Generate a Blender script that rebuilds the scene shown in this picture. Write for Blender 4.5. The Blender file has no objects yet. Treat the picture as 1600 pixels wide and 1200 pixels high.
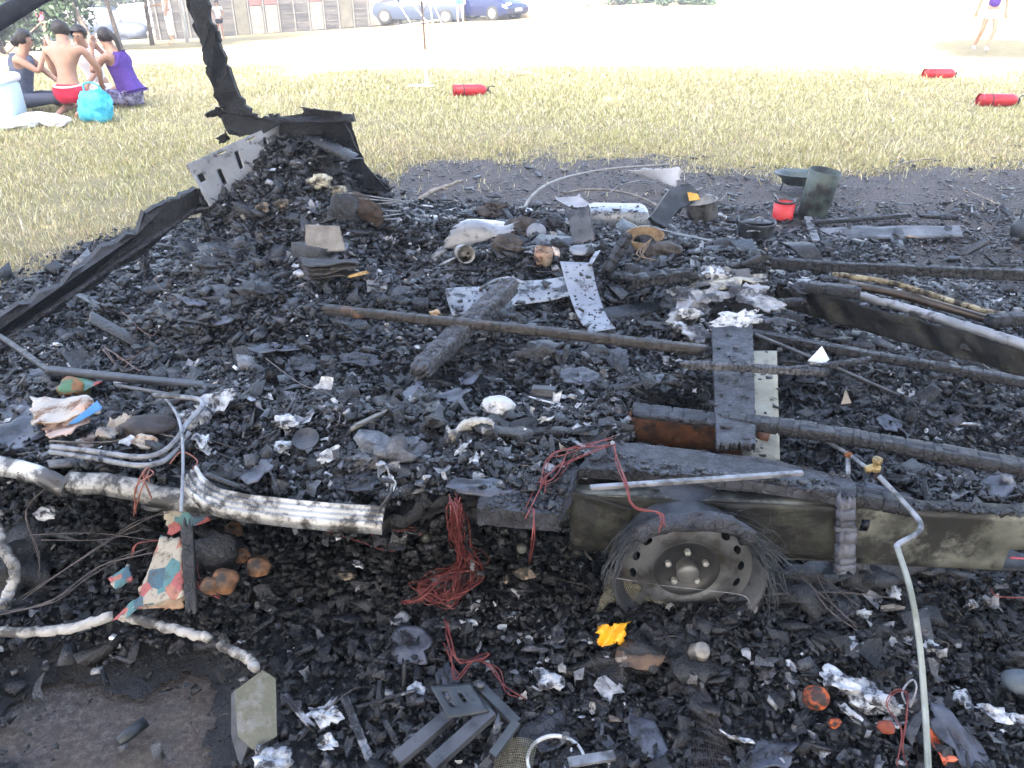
import bpy, bmesh, math, random
import numpy as np
from mathutils import Vector, Matrix
R = math.radians
random.seed(7); RNG = np.random.default_rng(7)
SC = bpy.context.scene; COL = SC.collection
# ---------------------------------------------------------------- camera, sky, sun, exposure
PITCH = R(28.0); CH = 1.6; F = 1230.0
cam_d = bpy.data.cameras.new('camera'); cam = bpy.data.objects.new('camera', cam_d); COL.objects.link(cam)
cam.location = (0, 0, CH); cam.rotation_euler = (R(90) - PITCH, 0, 0)
cam_d.sensor_width = 36; cam_d.lens = 36 * F / 1600; cam_d.clip_start = 0.02; cam_d.clip_end = 2000
SC.camera = cam
SUN_EL, SUN_AZ = R(40), R(196)            # direction the sun stands in, compass from +Y clockwise
world = bpy.data.worlds.new('World'); SC.world = world; world.use_nodes = True
wt = world.node_tree; wt.nodes.clear()
sky = wt.nodes.new('ShaderNodeTexSky'); sky.sky_type = 'NISHITA'; sky.sun_disc = False
sky.sun_elevation = SUN_EL; sky.sun_rotation = SUN_AZ; sky.air_density = 1.0; sky.dust_density = 4.0; sky.ozone_density = 1.0
bg = wt.nodes.new('ShaderNodeBackground'); bg.inputs[1].default_value = 0.15
wo = wt.nodes.new('ShaderNodeOutputWorld')
wt.links.new(sky.outputs[0], bg.inputs[0]); wt.links.new(bg.outputs[0], wo.inputs[0])
sun_d = bpy.data.lights.new('sun', 'SUN'); sun_d.energy = 3.4; sun_d.angle = R(0.5); sun_d.color = (1, .95, .87)
sun = bpy.data.objects.new('sun', sun_d); COL.objects.link(sun)
_s = Vector((math.sin(SUN_AZ) * math.cos(SUN_EL), math.cos(SUN_AZ) * math.cos(SUN_EL), math.sin(SUN_EL)))
sun.rotation_euler = _s.to_track_quat('Z', 'Y').to_euler(); sun.location = _s * 60
SC.view_settings.view_transform = 'Standard'; SC.view_settings.look = 'None'
SC.view_settings.exposure = 3.05; SC.view_settings.gamma = 1
SC.render.engine = 'CYCLES'
SC.cycles.max_bounces = 6; SC.cycles.diffuse_bounces = 3; SC.cycles.transparent_max_bounces = 8
SC.cycles.use_denoising = True
# ---------------------------------------------------------------- picture to world helpers (build-time surveying only)
FW = np.array([0, math.cos(PITCH), -math.sin(PITCH)]); UP = np.array([0, math.sin(PITCH), math.cos(PITCH)]); RT = np.array([1., 0, 0])
def ray(px, py): return FW + (px - 800) / F * RT - (py - 600) / F * UP
def P(px, py, z=0.0):
    d = ray(px, py); t = (z - CH) / d[2]; return Vector((d[0] * t, d[1] * t, z))
def PY(px, py, y):
    d = ray(px, py); t = y / d[1]; return Vector((d[0] * t, y, CH + d[2] * t))
def proj(v):
    w = np.array(v) - np.array([0, 0, CH]); de = w @ FW
    return 800 + F * (w @ RT) / de, 600 - F * (w @ UP) / de, de
def terr(x, y):
    az = x / np.maximum(y, 1.0); s = np.clip(.02 - .1 * az, 0, .08)
    return -s * np.clip(y - 17.0, 0, 45.0)
def PT(px, d):                       # ground point seen in column px at forward distance d
    x = 0.0
    for _ in range(6):
        z = float(terr(np.float64(x), np.float64(d))); dep = d * math.cos(PITCH) + (CH - z) * math.sin(PITCH); x = (px - 800) / F * dep
    return Vector((x, d, z))
# ---------------------------------------------------------------- noise
def _lat(seed):
    return np.random.default_rng(seed).random((256, 256)).astype(np.float32)
_LC = {}
def vnoise(x, y, s, seed=0):
    if seed not in _LC: _LC[seed] = _lat(seed)
    L = _LC[seed]; u = np.asarray(x) / s + 1000; v = np.asarray(y) / s + 1000
    i = np.floor(u).astype(int); j = np.floor(v).astype(int); a = u - i; b = v - j
    a = a * a * (3 - 2 * a); b = b * b * (3 - 2 * b); i0, i1, j0, j1 = i % 256, (i + 1) % 256, j % 256, (j + 1) % 256
    return (L[i0, j0] * (1 - a) + L[i1, j0] * a) * (1 - b) + (L[i0, j1] * (1 - a) + L[i1, j1] * a) * b
def fbm(x, y, s, o=4, seed=0):
    r = 0; a = 1; t = 0
    for k in range(o): r = r + a * vnoise(x, y, s / 2 ** k, seed + k); t += a; a *= .5
    return r / t
def vn3(p, s, seed=0):
    p = np.asarray(p, float); return (vnoise(p[..., 0] + p[..., 2] * .7, p[..., 1] - p[..., 2] * .9, s, seed) + vnoise(p[..., 1] + 3.1, p[..., 2] + p[..., 0] * .35, s, seed + 1)) / 2 - .5
# ---------------------------------------------------------------- materials
def S2(c): return tuple(((v / 255) / 12.92 if v / 255 <= .04045 else ((v / 255 + .055) / 1.055) ** 2.4) for v in c)
_M = {}
def mat(name, c1, c2=None, scale=8.0, rough=.6, rough2=None, metal=0.0, bump=.0, bscale=40.0, spec=.5, soot=None, soot_amt=.5, soot_scale=3.0, attr=False, cracks=0, detail=4, sheen=0, emit=None, alpha=None, trans=0):
    if name in _M: return _M[name]
    m = bpy.data.materials.new(name); m.use_nodes = True; _M[name] = m
    t = m.node_tree; N = t.nodes; L = t.links; b = N['Principled BSDF']
    co = N.new('ShaderNodeTexCoord')
    def noise(sc, det=detail, rgh=.6):
        n = N.new('ShaderNodeTexNoise'); n.inputs['Scale'].default_value = sc; n.inputs['Detail'].default_value = det; n.inputs['Roughness'].default_value = rgh
        L.new(co.outputs['Object'], n.inputs['Vector']); return n
    n1 = noise(scale)
    rmp = N.new('ShaderNodeValToRGB'); rmp.color_ramp.elements[0].position = .35; rmp.color_ramp.elements[1].position = .65
    rmp.color_ramp.elements[0].color = (*c1, 1); rmp.color_ramp.elements[1].color = (*(c2 or c1), 1)
    L.new(n1.outputs[0], rmp.inputs[0]); col = rmp.outputs[0]
    if attr:
        a = N.new('ShaderNodeAttribute'); a.attribute_name = 'Col'
        mx = N.new('ShaderNodeMix'); mx.data_type = 'RGBA'; mx.blend_type = 'MULTIPLY'; mx.inputs[0].default_value = 1
        L.new(col, mx.inputs[6]); L.new(a.outputs['Color'], mx.inputs[7]); col = mx.outputs[2]
    if soot:
        n2 = noise(soot_scale, 8, .7); r2 = N.new('ShaderNodeValToRGB')
        cc_ = .5 + (soot_amt - .5) * .34; r2.color_ramp.elements[0].position = cc_ - .04; r2.color_ramp.elements[1].position = cc_ + .05
        r2.color_ramp.elements[0].color = (1, 1, 1, 1); r2.color_ramp.elements[1].color = (0, 0, 0, 1)
        L.new(n2.outputs[0], r2.inputs[0])
        mx = N.new('ShaderNodeMix'); mx.data_type = 'RGBA'; L.new(r2.outputs[0], mx.inputs[0]); L.new(col, mx.inputs[6]); mx.inputs[7].default_value = (*soot, 1); 
        col = mx.outputs[2]
    L.new(col, b.inputs['Base Color'])
    if rough2 is not None:
        n3 = noise(scale * 1.7); mr = N.new('ShaderNodeMapRange'); mr.inputs[1].default_value = .35; mr.inputs[2].default_value = .65
        mr.inputs[3].default_value = rough; mr.inputs[4].default_value = rough2; L.new(n3.outputs[0], mr.inputs[0]); L.new(mr.outputs[0], b.inputs['Roughness'])
    else: b.inputs['Roughness'].default_value = rough
    b.inputs['Metallic'].default_value = metal; b.inputs['Specular IOR Level'].default_value = spec
    if trans: b.inputs['Transmission Weight'].default_value = trans
    if sheen: b.inputs['Sheen Weight'].default_value = sheen
    if bump:
        nb = noise(bscale, 6, .65); hgt = nb.outputs[0]
        if cracks:
            vo = N.new('ShaderNodeTexVoronoi'); vo.feature = 'DISTANCE_TO_EDGE'; vo.inputs['Scale'].default_value = cracks; vo.inputs['Randomness'].default_value = .9; dn = noise(cracks * .6, 3); vm = N.new('ShaderNodeVectorMath'); vm.operation = 'MULTIPLY_ADD'; L.new(dn.outputs['Color'], vm.inputs[0]); vm.inputs[1].default_value = (.05,) * 3; L.new(co.outputs['Object'], vm.inputs[2]); L.new(vm.outputs[0], vo.inputs['Vector'])
            mr2 = N.new('ShaderNodeMapRange'); mr2.inputs[1].default_value = 0; mr2.inputs[2].default_value = .09; L.new(vo.outputs['Distance'], mr2.inputs[0]); ad = N.new('ShaderNodeMath'); ad.operation = 'MULTIPLY_ADD'; L.new(mr2.outputs[0], ad.inputs[0]); ad.inputs[1].default_value = .42; L.new(nb.outputs[0], ad.inputs[2]); hgt = ad.outputs[0]
        bp = N.new('ShaderNodeBump'); bp.inputs['Strength'].default_value = bump; bp.inputs['Distance'].default_value = .01
        L.new(hgt, bp.inputs['Height']); L.new(bp.outputs[0], b.inputs['Normal'])
    return m
CHAR = dict(c1=(.010, .011, .013), c2=(.026, .028, .034))
M_char = mat('charred_wood', (.007, .0075, .009), (.020, .021, .026), 30, .42, .65, bump=.7, bscale=90, spec=.6, cracks=42)
M_charblue = mat('charred_wood_ashy', (.014, .015, .019), (.050, .053, .066), 18, .45, .7, bump=.8, bscale=70, cracks=34, soot=(.014, .015, .018), soot_amt=.25, soot_scale=9)
M_rub = mat('charcoal_rubble', (.22, .22, .22), (.82, .80, .78), 35, .20, .48, bump=.8, bscale=150, attr=True, spec=.75)
M_bed = mat('ash_bed', (.003, .003, .0035), (.008, .008, .0095), 25, .35, .65, bump=.8, bscale=90)
M_ash = mat('white_ash', (.26, .27, .29), (.62, .64, .66), 30, .85, bump=.6, bscale=80, soot=(.03, .03, .035), soot_amt=.35, soot_scale=25)
M_ashgrey = mat('grey_ash', (.09, .095, .105), (.27, .28, .30), 30, .85, bump=.6, bscale=80, soot=(.02, .02, .024), soot_amt=.6, soot_scale=20)
M_alu = mat('sooty_aluminium', (.17, .175, .185), (.30, .305, .31), 6, .38, .6, metal=.55, bump=.12, bscale=30, soot=(.03, .03, .033), soot_amt=.36, soot_scale=22)
M_aludull = mat('dull_aluminium', (.17, .175, .185), (.27, .275, .29), 5, .42, .62, metal=.35, bump=.15, bscale=40, soot=(.05, .05, .055), soot_amt=.2, soot_scale=18)
M_white_alu = mat('painted_aluminium_trim', (.32, .31, .28), (.56, .55, .52), 7, .35, .6, metal=.1, bump=.15, bscale=25, soot=(.05, .045, .04), soot_amt=.5, soot_scale=12)
M_galv = mat('galvanised_steel', (.07, .073, .060), (.17, .175, .15), 9, .45, .7, metal=.25, bump=.2, bscale=40, soot=(.02, .02, .018), soot_amt=.5, soot_scale=5)
M_steel = mat('heat_greyed_steel', (.035, .037, .042), (.09, .093, .102), 9, .42, .65, metal=.35, bump=.2, bscale=60, soot=(.02, .021, .024), soot_amt=.3, soot_scale=12)
M_steeldk = mat('black_steel', (.022, .026, .030), (.055, .062, .068), 12, .35, .6, metal=.3, bump=.25, bscale=60)
M_rustdk = mat('rusty_steel', (.06, .025, .012), (.22, .08, .025), 10, .6, .85, metal=.1, bump=.4, bscale=60, soot=(.012, .011, .012), soot_amt=.45, soot_scale=6)
M_wire = mat('copper_wire', (.12, .018, .018), (.24, .065, .055), 30, .5, metal=.3)
M_wiredk = mat('sooty_wire', (.045, .04, .04), (.12, .10, .095), 30, .55, metal=.3)
M_rod = mat('grey_rod', (.14, .145, .155), (.27, .275, .29), 20, .45, .6, metal=.3, soot=(.05, .05, .05), soot_amt=.3, soot_scale=10)
# ---------------------------------------------------------------- mesh plumbing
def mesh_data(name, V, Fc, m, col=None, smooth=False):
    me = bpy.data.meshes.new(name); V = np.asarray(V, dtype=np.float32).reshape(-1, 3)
    if isinstance(Fc, np.ndarray):
        n, k = Fc.shape
        me.vertices.add(len(V)); me.vertices.foreach_set('co', V.ravel()); me.loops.add(n * k); me.loops.foreach_set('vertex_index', Fc.astype(np.int32).ravel())
        me.polygons.add(n); me.polygons.foreach_set('loop_start', np.arange(0, n * k, k, dtype=np.int32)); me.polygons.foreach_set('loop_total', np.full(n, k, dtype=np.int32))
        me.update(calc_edges=True)
    else:
        me.from_pydata(V.tolist(), [], Fc); me.update()
    if smooth: me.polygons.foreach_set('use_smooth', np.ones(len(me.polygons), dtype=bool))
    if col is not None:
        a = me.color_attributes.new('Col', 'FLOAT_COLOR', 'POINT'); c = np.ones((len(V), 4), np.float32); c[:, :3] = col; a.data.foreach_set('color', c.ravel())
    for mm in (m if isinstance(m, (list, tuple)) else [m]): me.materials.append(mm)
    return me
def tag(o, label=None, cat=None, group=None, kind=None):
    if label: o['label'] = label
    if cat: o['category'] = cat
    if group: o['group'] = group
    if kind: o['kind'] = kind
    return o
def wloc(o):
    v = Vector(o.location); p = o.parent
    while p: v = v + p.location; p = p.parent
    return v
def mk(name, geo, m, parent=None, smooth=True, col=None, label=None, cat=None, group=None, kind=None, auto=None):
    """geo = (verts, faces) in world space; the object's origin is set at its base."""
    V, Fc = geo; V = np.asarray(V, dtype=float).reshape(-1, 3)
    if parent is not None and parent.rotation_euler.z == 0: o0 = np.array(wloc(parent))
    elif parent is not None: o0 = np.zeros(3)
    else: o0 = np.array([(V[:, 0].min() + V[:, 0].max()) / 2, (V[:, 1].min() + V[:, 1].max()) / 2, V[:, 2].min()])
    me = mesh_data(name, V - o0, Fc, m, col, smooth); o = bpy.data.objects.new(name, me); COL.objects.link(o)
    if auto: 
        try: me.set_sharp_from_angle(angle=R(auto))
        except Exception: pass
    if parent is not None: o.parent = parent
    else: o.location = o0
    return tag(o, label, cat, group, kind)
def thing(name, loc, label, cat, group=None):
    o = bpy.data.objects.new(name, None); o.empty_display_size = .1; COL.objects.link(o); o.location = loc; return tag(o, label, cat, group)
def join(*gs):
    V = []; Fs = []; n = 0
    for v, f in gs:
        v = np.asarray(v, float).reshape(-1, 3); V.append(v); Fs += [tuple(int(i) + n for i in q) for q in f]; n += len(v)
    return np.vstack(V), Fs
def xf(geo, M):
    V, f = geo; V = np.asarray(V, float).reshape(-1, 3); A = np.array(M); return V @ A[:3, :3].T + A[:3, 3], f
def TR(loc, rx=0, ry=0, rz=0, s=1):
    sm = Matrix.Diagonal((*((s, s, s) if not hasattr(s, '__len__') else s), 1))
    return Matrix.Translation(loc) @ Matrix.Rotation(rz, 4, 'Z') @ Matrix.Rotation(ry, 4, 'Y') @ Matrix.Rotation(rx, 4, 'X') @ sm
def box(c, s, bev=0.0):
    x, y, z = [v / 2 for v in s]
    if bev <= 0:
        V = [(a * x, b * y, d * z) for d in (-1, 1) for b in (-1, 1) for a in (-1, 1)]
        Fc = [(0, 2, 3, 1), (4, 5, 7, 6), (0, 1, 5, 4), (2, 6, 7, 3), (0, 4, 6, 2), (1, 3, 7, 5)]
        return np.array(V) + np.array(c), Fc
    bm = bmesh.new(); bmesh.ops.create_cube(bm, size=1); bmesh.ops.scale(bm, vec=s, verts=bm.verts)
    bmesh.ops.bevel(bm, geom=bm.edges[:], offset=bev, segments=2, affect='EDGES', profile=.5)
    V = np.array([v.co[:] for v in bm.verts]) + np.array(c); bm.verts.index_update(); Fc = [tuple(v.index for v in f.verts) for f in bm.faces]; bm.free(); return V, Fc
def crom(pts, n=8):
    p = [Vector(q) for q in pts]
    if len(p) < 3: return [p[0].lerp(p[1], i / n) for i in range(n + 1)]
    p = [p[0] * 2 - p[1]] + p + [p[-1] * 2 - p[-2]]; out = []
    for i in range(1, len(p) - 2):
        for k in range(n):
            t = k / n; a, b, c, d = p[i - 1], p[i], p[i + 1], p[i + 2]
            out.append(.5 * ((2 * b) + (c - a) * t + (2 * a - 5 * b + 4 * c - d) * t * t + (3 * b - a - 3 * c + d) * t ** 3))
    out.append(p[-2]); return out
def frames(pts):
    n = len(pts); T = []
    for i in range(n):
        a = pts[max(0, i - 1)]; b = pts[min(n - 1, i + 1)]; t = (b - a); T.append(t.normalized() if t.length > 1e-9 else Vector((0, 0, 1)))
    up = Vector((0, 0, 1)) if abs(T[0].z) < .9 else Vector((1, 0, 0)); u = T[0].cross(up).normalized(); out = []
    for i in range(n):
        u = (u - T[i] * u.dot(T[i])); u = u.normalized() if u.length > 1e-6 else T[i].orthogonal().normalized(); out.append((u, T[i].cross(u)))
    return out
def tube(pts, r, seg=8, n=8, smoothpath=True, wob=0):
    p = crom(pts, n) if smoothpath else [Vector(q) for q in pts]
    if wob: p = [q + Vector((random.gauss(0, wob), random.gauss(0, wob), random.gauss(0, wob))) for q in p]
    fr = frames(p); V = []; Fc = []; m = len(p)
    for i, (q, (u, w)) in enumerate(zip(p, fr)):
        rr = r(i / (m - 1)) if callable(r) else r
        for k in range(seg):
            a = 2 * math.pi * k / seg; V.append(q + (u * math.cos(a) + w * math.sin(a)) * rr)
    for i in range(m - 1):
        for k in range(seg): k2 = (k + 1) % seg; Fc.append((i * seg + k, i * seg + k2, (i + 1) * seg + k2, (i + 1) * seg + k))
    Fc.append(tuple(range(seg - 1, -1, -1))); Fc.append(tuple((m - 1) * seg + k for k in range(seg)))
    return np.array([v[:] for v in V]), Fc
def lathe(prof, seg=32, cap=False, a0=0, a1=2 * math.pi):
    full = abs(a1 - a0 - 2 * math.pi) < 1e-6; ns = seg if full else seg + 1; V = []; Fc = []
    for r, z in prof:
        for k in range(ns): a = a0 + (a1 - a0) * k / seg; V.append((r * math.cos(a), r * math.sin(a), z))
    for i in range(len(prof) - 1):
        for k in range(seg): k2 = (k + 1) % ns; Fc.append((i * ns + k, i * ns + k2, (i + 1) * ns + k2, (i + 1) * ns + k))
    if cap: Fc.append(tuple(range(ns - 1, -1, -1))); Fc.append(tuple((len(prof) - 1) * ns + k for k in range(ns)))
    return np.array(V), Fc
def patch(A, B, C, D, nu=20, nv=10, th=.004, amp=0.0, ns=.08, holes=(), bend=None, seed=0, jag=0.0):
    """sheet A-B (u) and A-D (v); holes = [(u0,u1,v0,v1)] left open"""
    A, B, C, D = [np.array(q, float) for q in (A, B, C, D)]
    u = np.linspace(0, 1, nu + 1); v = np.linspace(0, 1, nv + 1)
    for h in holes:
        for val, arr in ((h[0], u), (h[1], u), (h[2], v), (h[3], v)): arr[np.abs(arr - val).argmin()] = val
    U, W = np.meshgrid(u, v, indexing='ij'); X = U.ravel()[:, None]; Y = W.ravel()[:, None]
    if jag:
        rj = np.random.default_rng(seed + 5); ju = rj.normal(0, jag, (nu + 1, nv + 1)); jv = rj.normal(0, jag, (nu + 1, nv + 1)); e = np.zeros((nu + 1, nv + 1)); e[0] = e[-1] = 1; e[:, 0] = e[:, -1] = 1
        X = X + (ju * e).ravel()[:, None]; Y = Y + (jv * e).ravel()[:, None]
    V = (A * (1 - X) + B * X) * (1 - Y) + (D * (1 - X) + C * X) * Y
    nrm = np.cross(B - A, D - A); nrm = nrm / np.linalg.norm(nrm)
    if nrm[2] < 0: nrm = -nrm
    off = np.zeros(len(V))
    if amp: off += amp * 2 * vn3(V + seed * 3.7, ns, seed)
    if bend: off += np.array([bend(a, b) for a, b in zip(X[:, 0], Y[:, 0])])
    V = V + nrm * off[:, None]; Vb = V - nrm * th; n = len(V); Fc = []; w = nv + 1
    keep = np.ones((nu, nv), bool)
    for h in holes:
        for i in range(nu):
            for j in range(nv):
                cu, cv = (u[i] + u[i + 1]) / 2, (v[j] + v[j + 1]) / 2
                if h[0] < cu < h[1] and h[2] < cv < h[3]: keep[i, j] = False
    for i in range(nu):
        for j in range(nv):
            if not keep[i, j]: continue
            q = (i * w + j, (i + 1) * w + j, (i + 1) * w + j + 1, i * w + j + 1); Fc.append(q); Fc.append(tuple(k + n for k in q[::-1]))
            for (a, b, di, dj) in ((q[0], q[1], 0, -1), (q[1], q[2], 1, 0), (q[2], q[3], 0, 1), (q[3], q[0], -1, 0)):
                ii, jj = i + di, j + dj
                if ii < 0 or jj < 0 or ii >= nu or jj >= nv or not keep[ii, jj]: Fc.append((b, a, a + n, b + n))
    return np.vstack([V, Vb]), Fc
def beam(p0, p1, w, h, crack=.03, depth=.12, seed=0, sag=0.0, taper=1.0, twist=0.0, ends=.02, bow=None):
    """a charred board with cracked blocky skin: w across, h thick"""
    p0, p1 = Vector(p0), Vector(p1); ax = p1 - p0; Lg = ax.length; t = ax.normalized()
    side = t.cross(Vector((0, 0, 1))); side = side.normalized() if side.length > .05 else Vector((1, 0, 0)); nr = side.cross(t)
    if twist: q = Matrix.Rotation(twist, 3, t); side = q @ side; nr = q @ nr
    rg = np.random.default_rng(seed + 11); pos = []; x = 0.0; cells = []
    cmin = max(crack, Lg / 110)
    while x < Lg:
        c_ = cmin * rg.uniform(.45, 1.7); c_ = min(c_, Lg - x + 1e-4)
        for q in (0, .08, .5, .92): pos.append(min(1, (x + q * c_) / Lg)); cells.append((len(cells) // 4, q == 0))
        x += c_
    pos.append(1.0); cells.append((cells[-1][0], False)); seg = len(pos) - 1; nc = cells[-1][0] + 1
    per = []; kx = max(2, round(w / cmin)) * 3; ky = max(1, round(h / cmin)) * 3
    for i in range(kx): per.append((-.5 + i / kx, -.5))
    for i in range(ky): per.append((.5, -.5 + i / ky))
    for i in range(kx): per.append((.5 - i / kx, .5))
    for i in range(ky): per.append((-.5, .5 - i / ky))
    npz = len(per); V = []; dm = depth * min(w, h); rk = rg.random((nc, npz)); gs_ = rg.random((nc, npz)) < .20; off_ = rg.normal(0, .14, (nc, npz)); wv_ = 1 + .10 * vn3(np.stack([np.array(pos) * Lg, np.zeros(seg + 1), np.zeros(seg + 1)], 1) + seed, .12, seed) * 2
    for i in range(seg + 1):
        s = pos[i]; ci, gr = cells[i]; c = p0 + ax * s - nr * (sag * 4 * s * (1 - s))
        if bow: c = c + side * bow * 4 * s * (1 - s)
        c = c + nr * float(vn3(np.array([s * Lg * .7, seed * 1.3, .2]), .2, seed + 2)) * .012
        k = (1 + (taper - 1) * s) * wv_[i]
        for j, (a, b) in enumerate(per):
            cell = rk[ci, j - j % 3]; d = dm * .4 * cell
            if gr: d += dm * (.5 + .9 * rk[ci, j])
            if gs_[ci, j]: d += dm * .8
            rr = math.hypot(a, b) + 1e-6; ca = (1 - (.08 if abs(a) > .42 and abs(b) > .42 else 0)); sh_ = off_[ci, j - j % 4] * cmin * .35 if 0 < i < seg else rg.normal(0, ends) * .5
            V.append(c + side * (a * w * k * ca - a / rr * d) + nr * (b * h * k * ca - b / rr * d) + t * float(sh_))
    Fc = []
    for i in range(seg):
        for j in range(npz): j2 = (j + 1) % npz; Fc.append((i * npz + j, i * npz + j2, (i + 1) * npz + j2, (i + 1) * npz + j))
    Fc.append(tuple(range(npz - 1, -1, -1))); Fc.append(tuple(seg * npz + j for j in range(npz)))
    return np.array([v[:] for v in V]), Fc
def lump(c, s, seed=0, rough=.35, sub=3, freq=1.2, sharp=False):
    bm = bmesh.new(); bmesh.ops.create_icosphere(bm, subdivisions=sub, radius=1); V = np.array([v.co[:] for v in bm.verts]); bm.verts.index_update(); Fc = [tuple(v.index for v in f.verts) for f in bm.faces]; bm.free()
    d = 1 + rough * 2 * (vn3(V * freq + seed * 5.3, 1.0, seed) + .6 * vn3(V * freq * 2.3 + seed, 1.0, seed + 3) + .35 * vn3(V * freq * 6 + seed, 1.0, seed + 6))
    if sharp: d = 1 + rough * (np.abs(d - 1) / rough * 2 - .6)
    return V * d[:, None] * np.array(s) + np.array(c), Fc
def flake(c, rx, ry, seed=0, amp=.3, th=.0025, tilt=(0, 0, 0), jag=.35, rings=7, seg=22, curl=0.0):
    rg = np.random.default_rng(seed + 77); rad = 1 + jag * (rg.random(seg) - .6); rad = (rad + np.roll(rad, 1) * .5) / 1.5; V = [(0, 0, 0)]
    for i in range(1, rings + 1):
        for k in range(seg):
            a = 2 * math.pi * k / seg; rr = rad[k] * i / rings; V.append((math.cos(a) * rr, math.sin(a) * rr, 0))
    V = np.array(V); z = amp * (2 * vn3(V * 1.0 + seed * 1.9, .8, seed) + 1.2 * vn3(V + seed, .35, seed + 4)) + curl * (V[:, 0] ** 2) ; V[:, 2] = z; V = V * np.array([rx, ry, (rx + ry) / 2]); n = len(V)
    Vb = V - np.array([0, 0, th]); Fc = [(0, 1 + k, 1 + (k + 1) % seg) for k in range(seg)]
    for i in range(rings - 1):
        for k in range(seg): a = 1 + i * seg; k2 = (k + 1) % seg; Fc.append((a + k, a + seg + k, a + seg + k2, a + k2))
    Fb = [tuple(q + n for q in f[::-1]) for f in Fc]; e = 1 + (rings - 1) * seg
    Fe = [(e + k, e + k + n, e + (k + 1) % seg + n, e + (k + 1) % seg) for k in range(seg)]
    return xf((np.vstack([V, Vb]), Fc + Fb + Fe), TR(Vector(c), *tilt))
def plate(pts, th=.004, nrm=None, jag=0.0, sub=1, seed=0):
    """a flat cut-out with thickness, outline given as 3-D points"""
    p = [Vector(q) for q in pts]; rg = random.Random(seed); o = []
    for i in range(len(p)):
        a, b = p[i], p[(i + 1) % len(p)]
        for k in range(sub): q = a.lerp(b, k / sub); o.append(q + (Vector((rg.gauss(0, jag), rg.gauss(0, jag * .25), rg.gauss(0, jag))) if k else Vector()))
    n = Vector()
    for i in range(len(o)): n += (o[i] - o[0]).cross(o[(i + 1) % len(o)] - o[0])
    n = n.normalized(); m = len(o); V = [q + n * th / 2 for q in o] + [q - n * th / 2 for q in o]
    Fc = [tuple(range(m)), tuple(range(2 * m - 1, m - 1, -1))] + [(i + m, (i + 1) % m + m, (i + 1) % m, i) for i in range(m)]
    return np.array([v[:] for v in V]), Fc
def inpoly(x, y, poly):
    poly = np.asarray(poly); r = np.zeros(np.shape(x), bool); n = len(poly); j = n - 1
    for i in range(n):
        xi, yi = poly[i]; xj, yj = poly[j]; c = ((yi > y) != (yj > y)) & (x < (xj - xi) * (y - yi) / (yj - yi + 1e-12) + xi); r ^= c; j = i
    return r

def PL(px, py, c, n):
    d = Vector(ray(px, py)); o = Vector((0, 0, CH)); n = Vector(n); return o + d * ((Vector(c) - o).dot(n) / d.dot(n))
M_black = mat('soot_black_panel', (.004, .0045, .006), (.012, .013, .017), 14, .5, .75, bump=.8, bscale=60, cracks=60)
# ---------------------------------------------------------------- heights of the burnt heap
CTRL_G = [(600,300,.04),(700,300,.02),(900,300,0),(1200,330,0),(1400,300,0),(1600,330,0),(1500,400,0),(1300,400,.02),(1600,420,0),
 (100,440,.02),(0,420,0),(0,500,.05),(200,400,.03),(250,360,.02),(60,560,.14),(0,640,.22),(120,500,.10),(200,450,.12),
 (1250,480,.10),(1400,500,.08),(1600,560,.06),(1300,600,.10),(1500,640,.10),(1250,680,.10),(1400,700,.10),(1600,680,.12),(1450,760,.22),(1250,740,.1),
 (1180,640,.05),(1075,955,.13),(1000,945,.13),(1150,955,.13),(0,780,.10),(150,800,.12),(300,850,.10),(450,850,.12),(600,860,.12),(750,840,.14),(850,860,.12),(60,860,.08),(200,960,.06),
 (20,960,.05),(100,1100,0),(300,1080,0),(250,1180,0),(420,1000,.07),(500,1100,.07),(650,1000,.09),(800,950,.10),(900,870,.06),(1000,960,.08),(1100,960,.09),
 (1250,900,.12),(1400,900,.12),(1550,880,.16),(1300,1000,.12),(1500,1000,.13),(1100,1100,.09),(900,1100,.08),(700,1180,.07),(1300,1150,.10),(1550,1150,.10),(1100,1190,.08),
 (920,820,.02),(980,790,.02),(1200,830,.06)]
CTRL_F = [(0,640,.34),(100,600,.34),(250,560,.34),(400,560,.36),(550,520,.37),(700,500,.37),(850,500,.37),(1000,480,.38),(650,600,.37),(800,600,.37),(950,600,.40),(1050,560,.38),
 (300,680,.39),(150,680,.37),(500,700,.42),(700,700,.43),(850,690,.43),(450,760,.41),(600,780,.41),(720,780,.42),(330,380,.42),(360,450,.46),
 (540,400,.48),(590,350,.36),(620,360,.34),(470,470,.44),(250,480,.34),(150,560,.30),(700,400,.42),(780,380,.44),(860,370,.44),(950,400,.44),(1050,410,.44),(1150,440,.46),(620,430,.38),(880,440,.40),(560,460,.41),
 (1000,640,.40),(950,700,.43),(1100,480,.42)]
for _px, _py, _d in [(450,205,4.2),(500,205,4.15),(540,205,4.2),(440,230,4.1),(490,230,4.1),(540,235,4.15),(430,255,4.05),(480,255,4.0),(540,260,4.1),(400,285,4.0),(440,285,3.9),(490,285,3.85),(545,285,4.0),(370,325,3.9),(420,325,3.75),(480,325,3.7),(535,330,3.75),(350,360,3.75),(410,360,3.6),(470,360,3.55),(540,365,3.55),(400,400,3.35),(460,400,3.3),(340,400,3.5)]:
    CTRL_F.append((_px, _py, PY(_px, _py, _d).z - (.14 if _px > 538 else 0)))
FLOOR_PX = [(-80,712),(110,742),(320,778),(600,806),(760,800),(885,800),(900,745),(985,735),(990,690),(1000,630),(1105,600),(1110,470),(1215,450),(1190,405),(1000,385),(900,350),(780,345),(650,360),(620,325),(575,255),(450,205),(330,320),(232,470),(80,560),(-80,620)]
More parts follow.
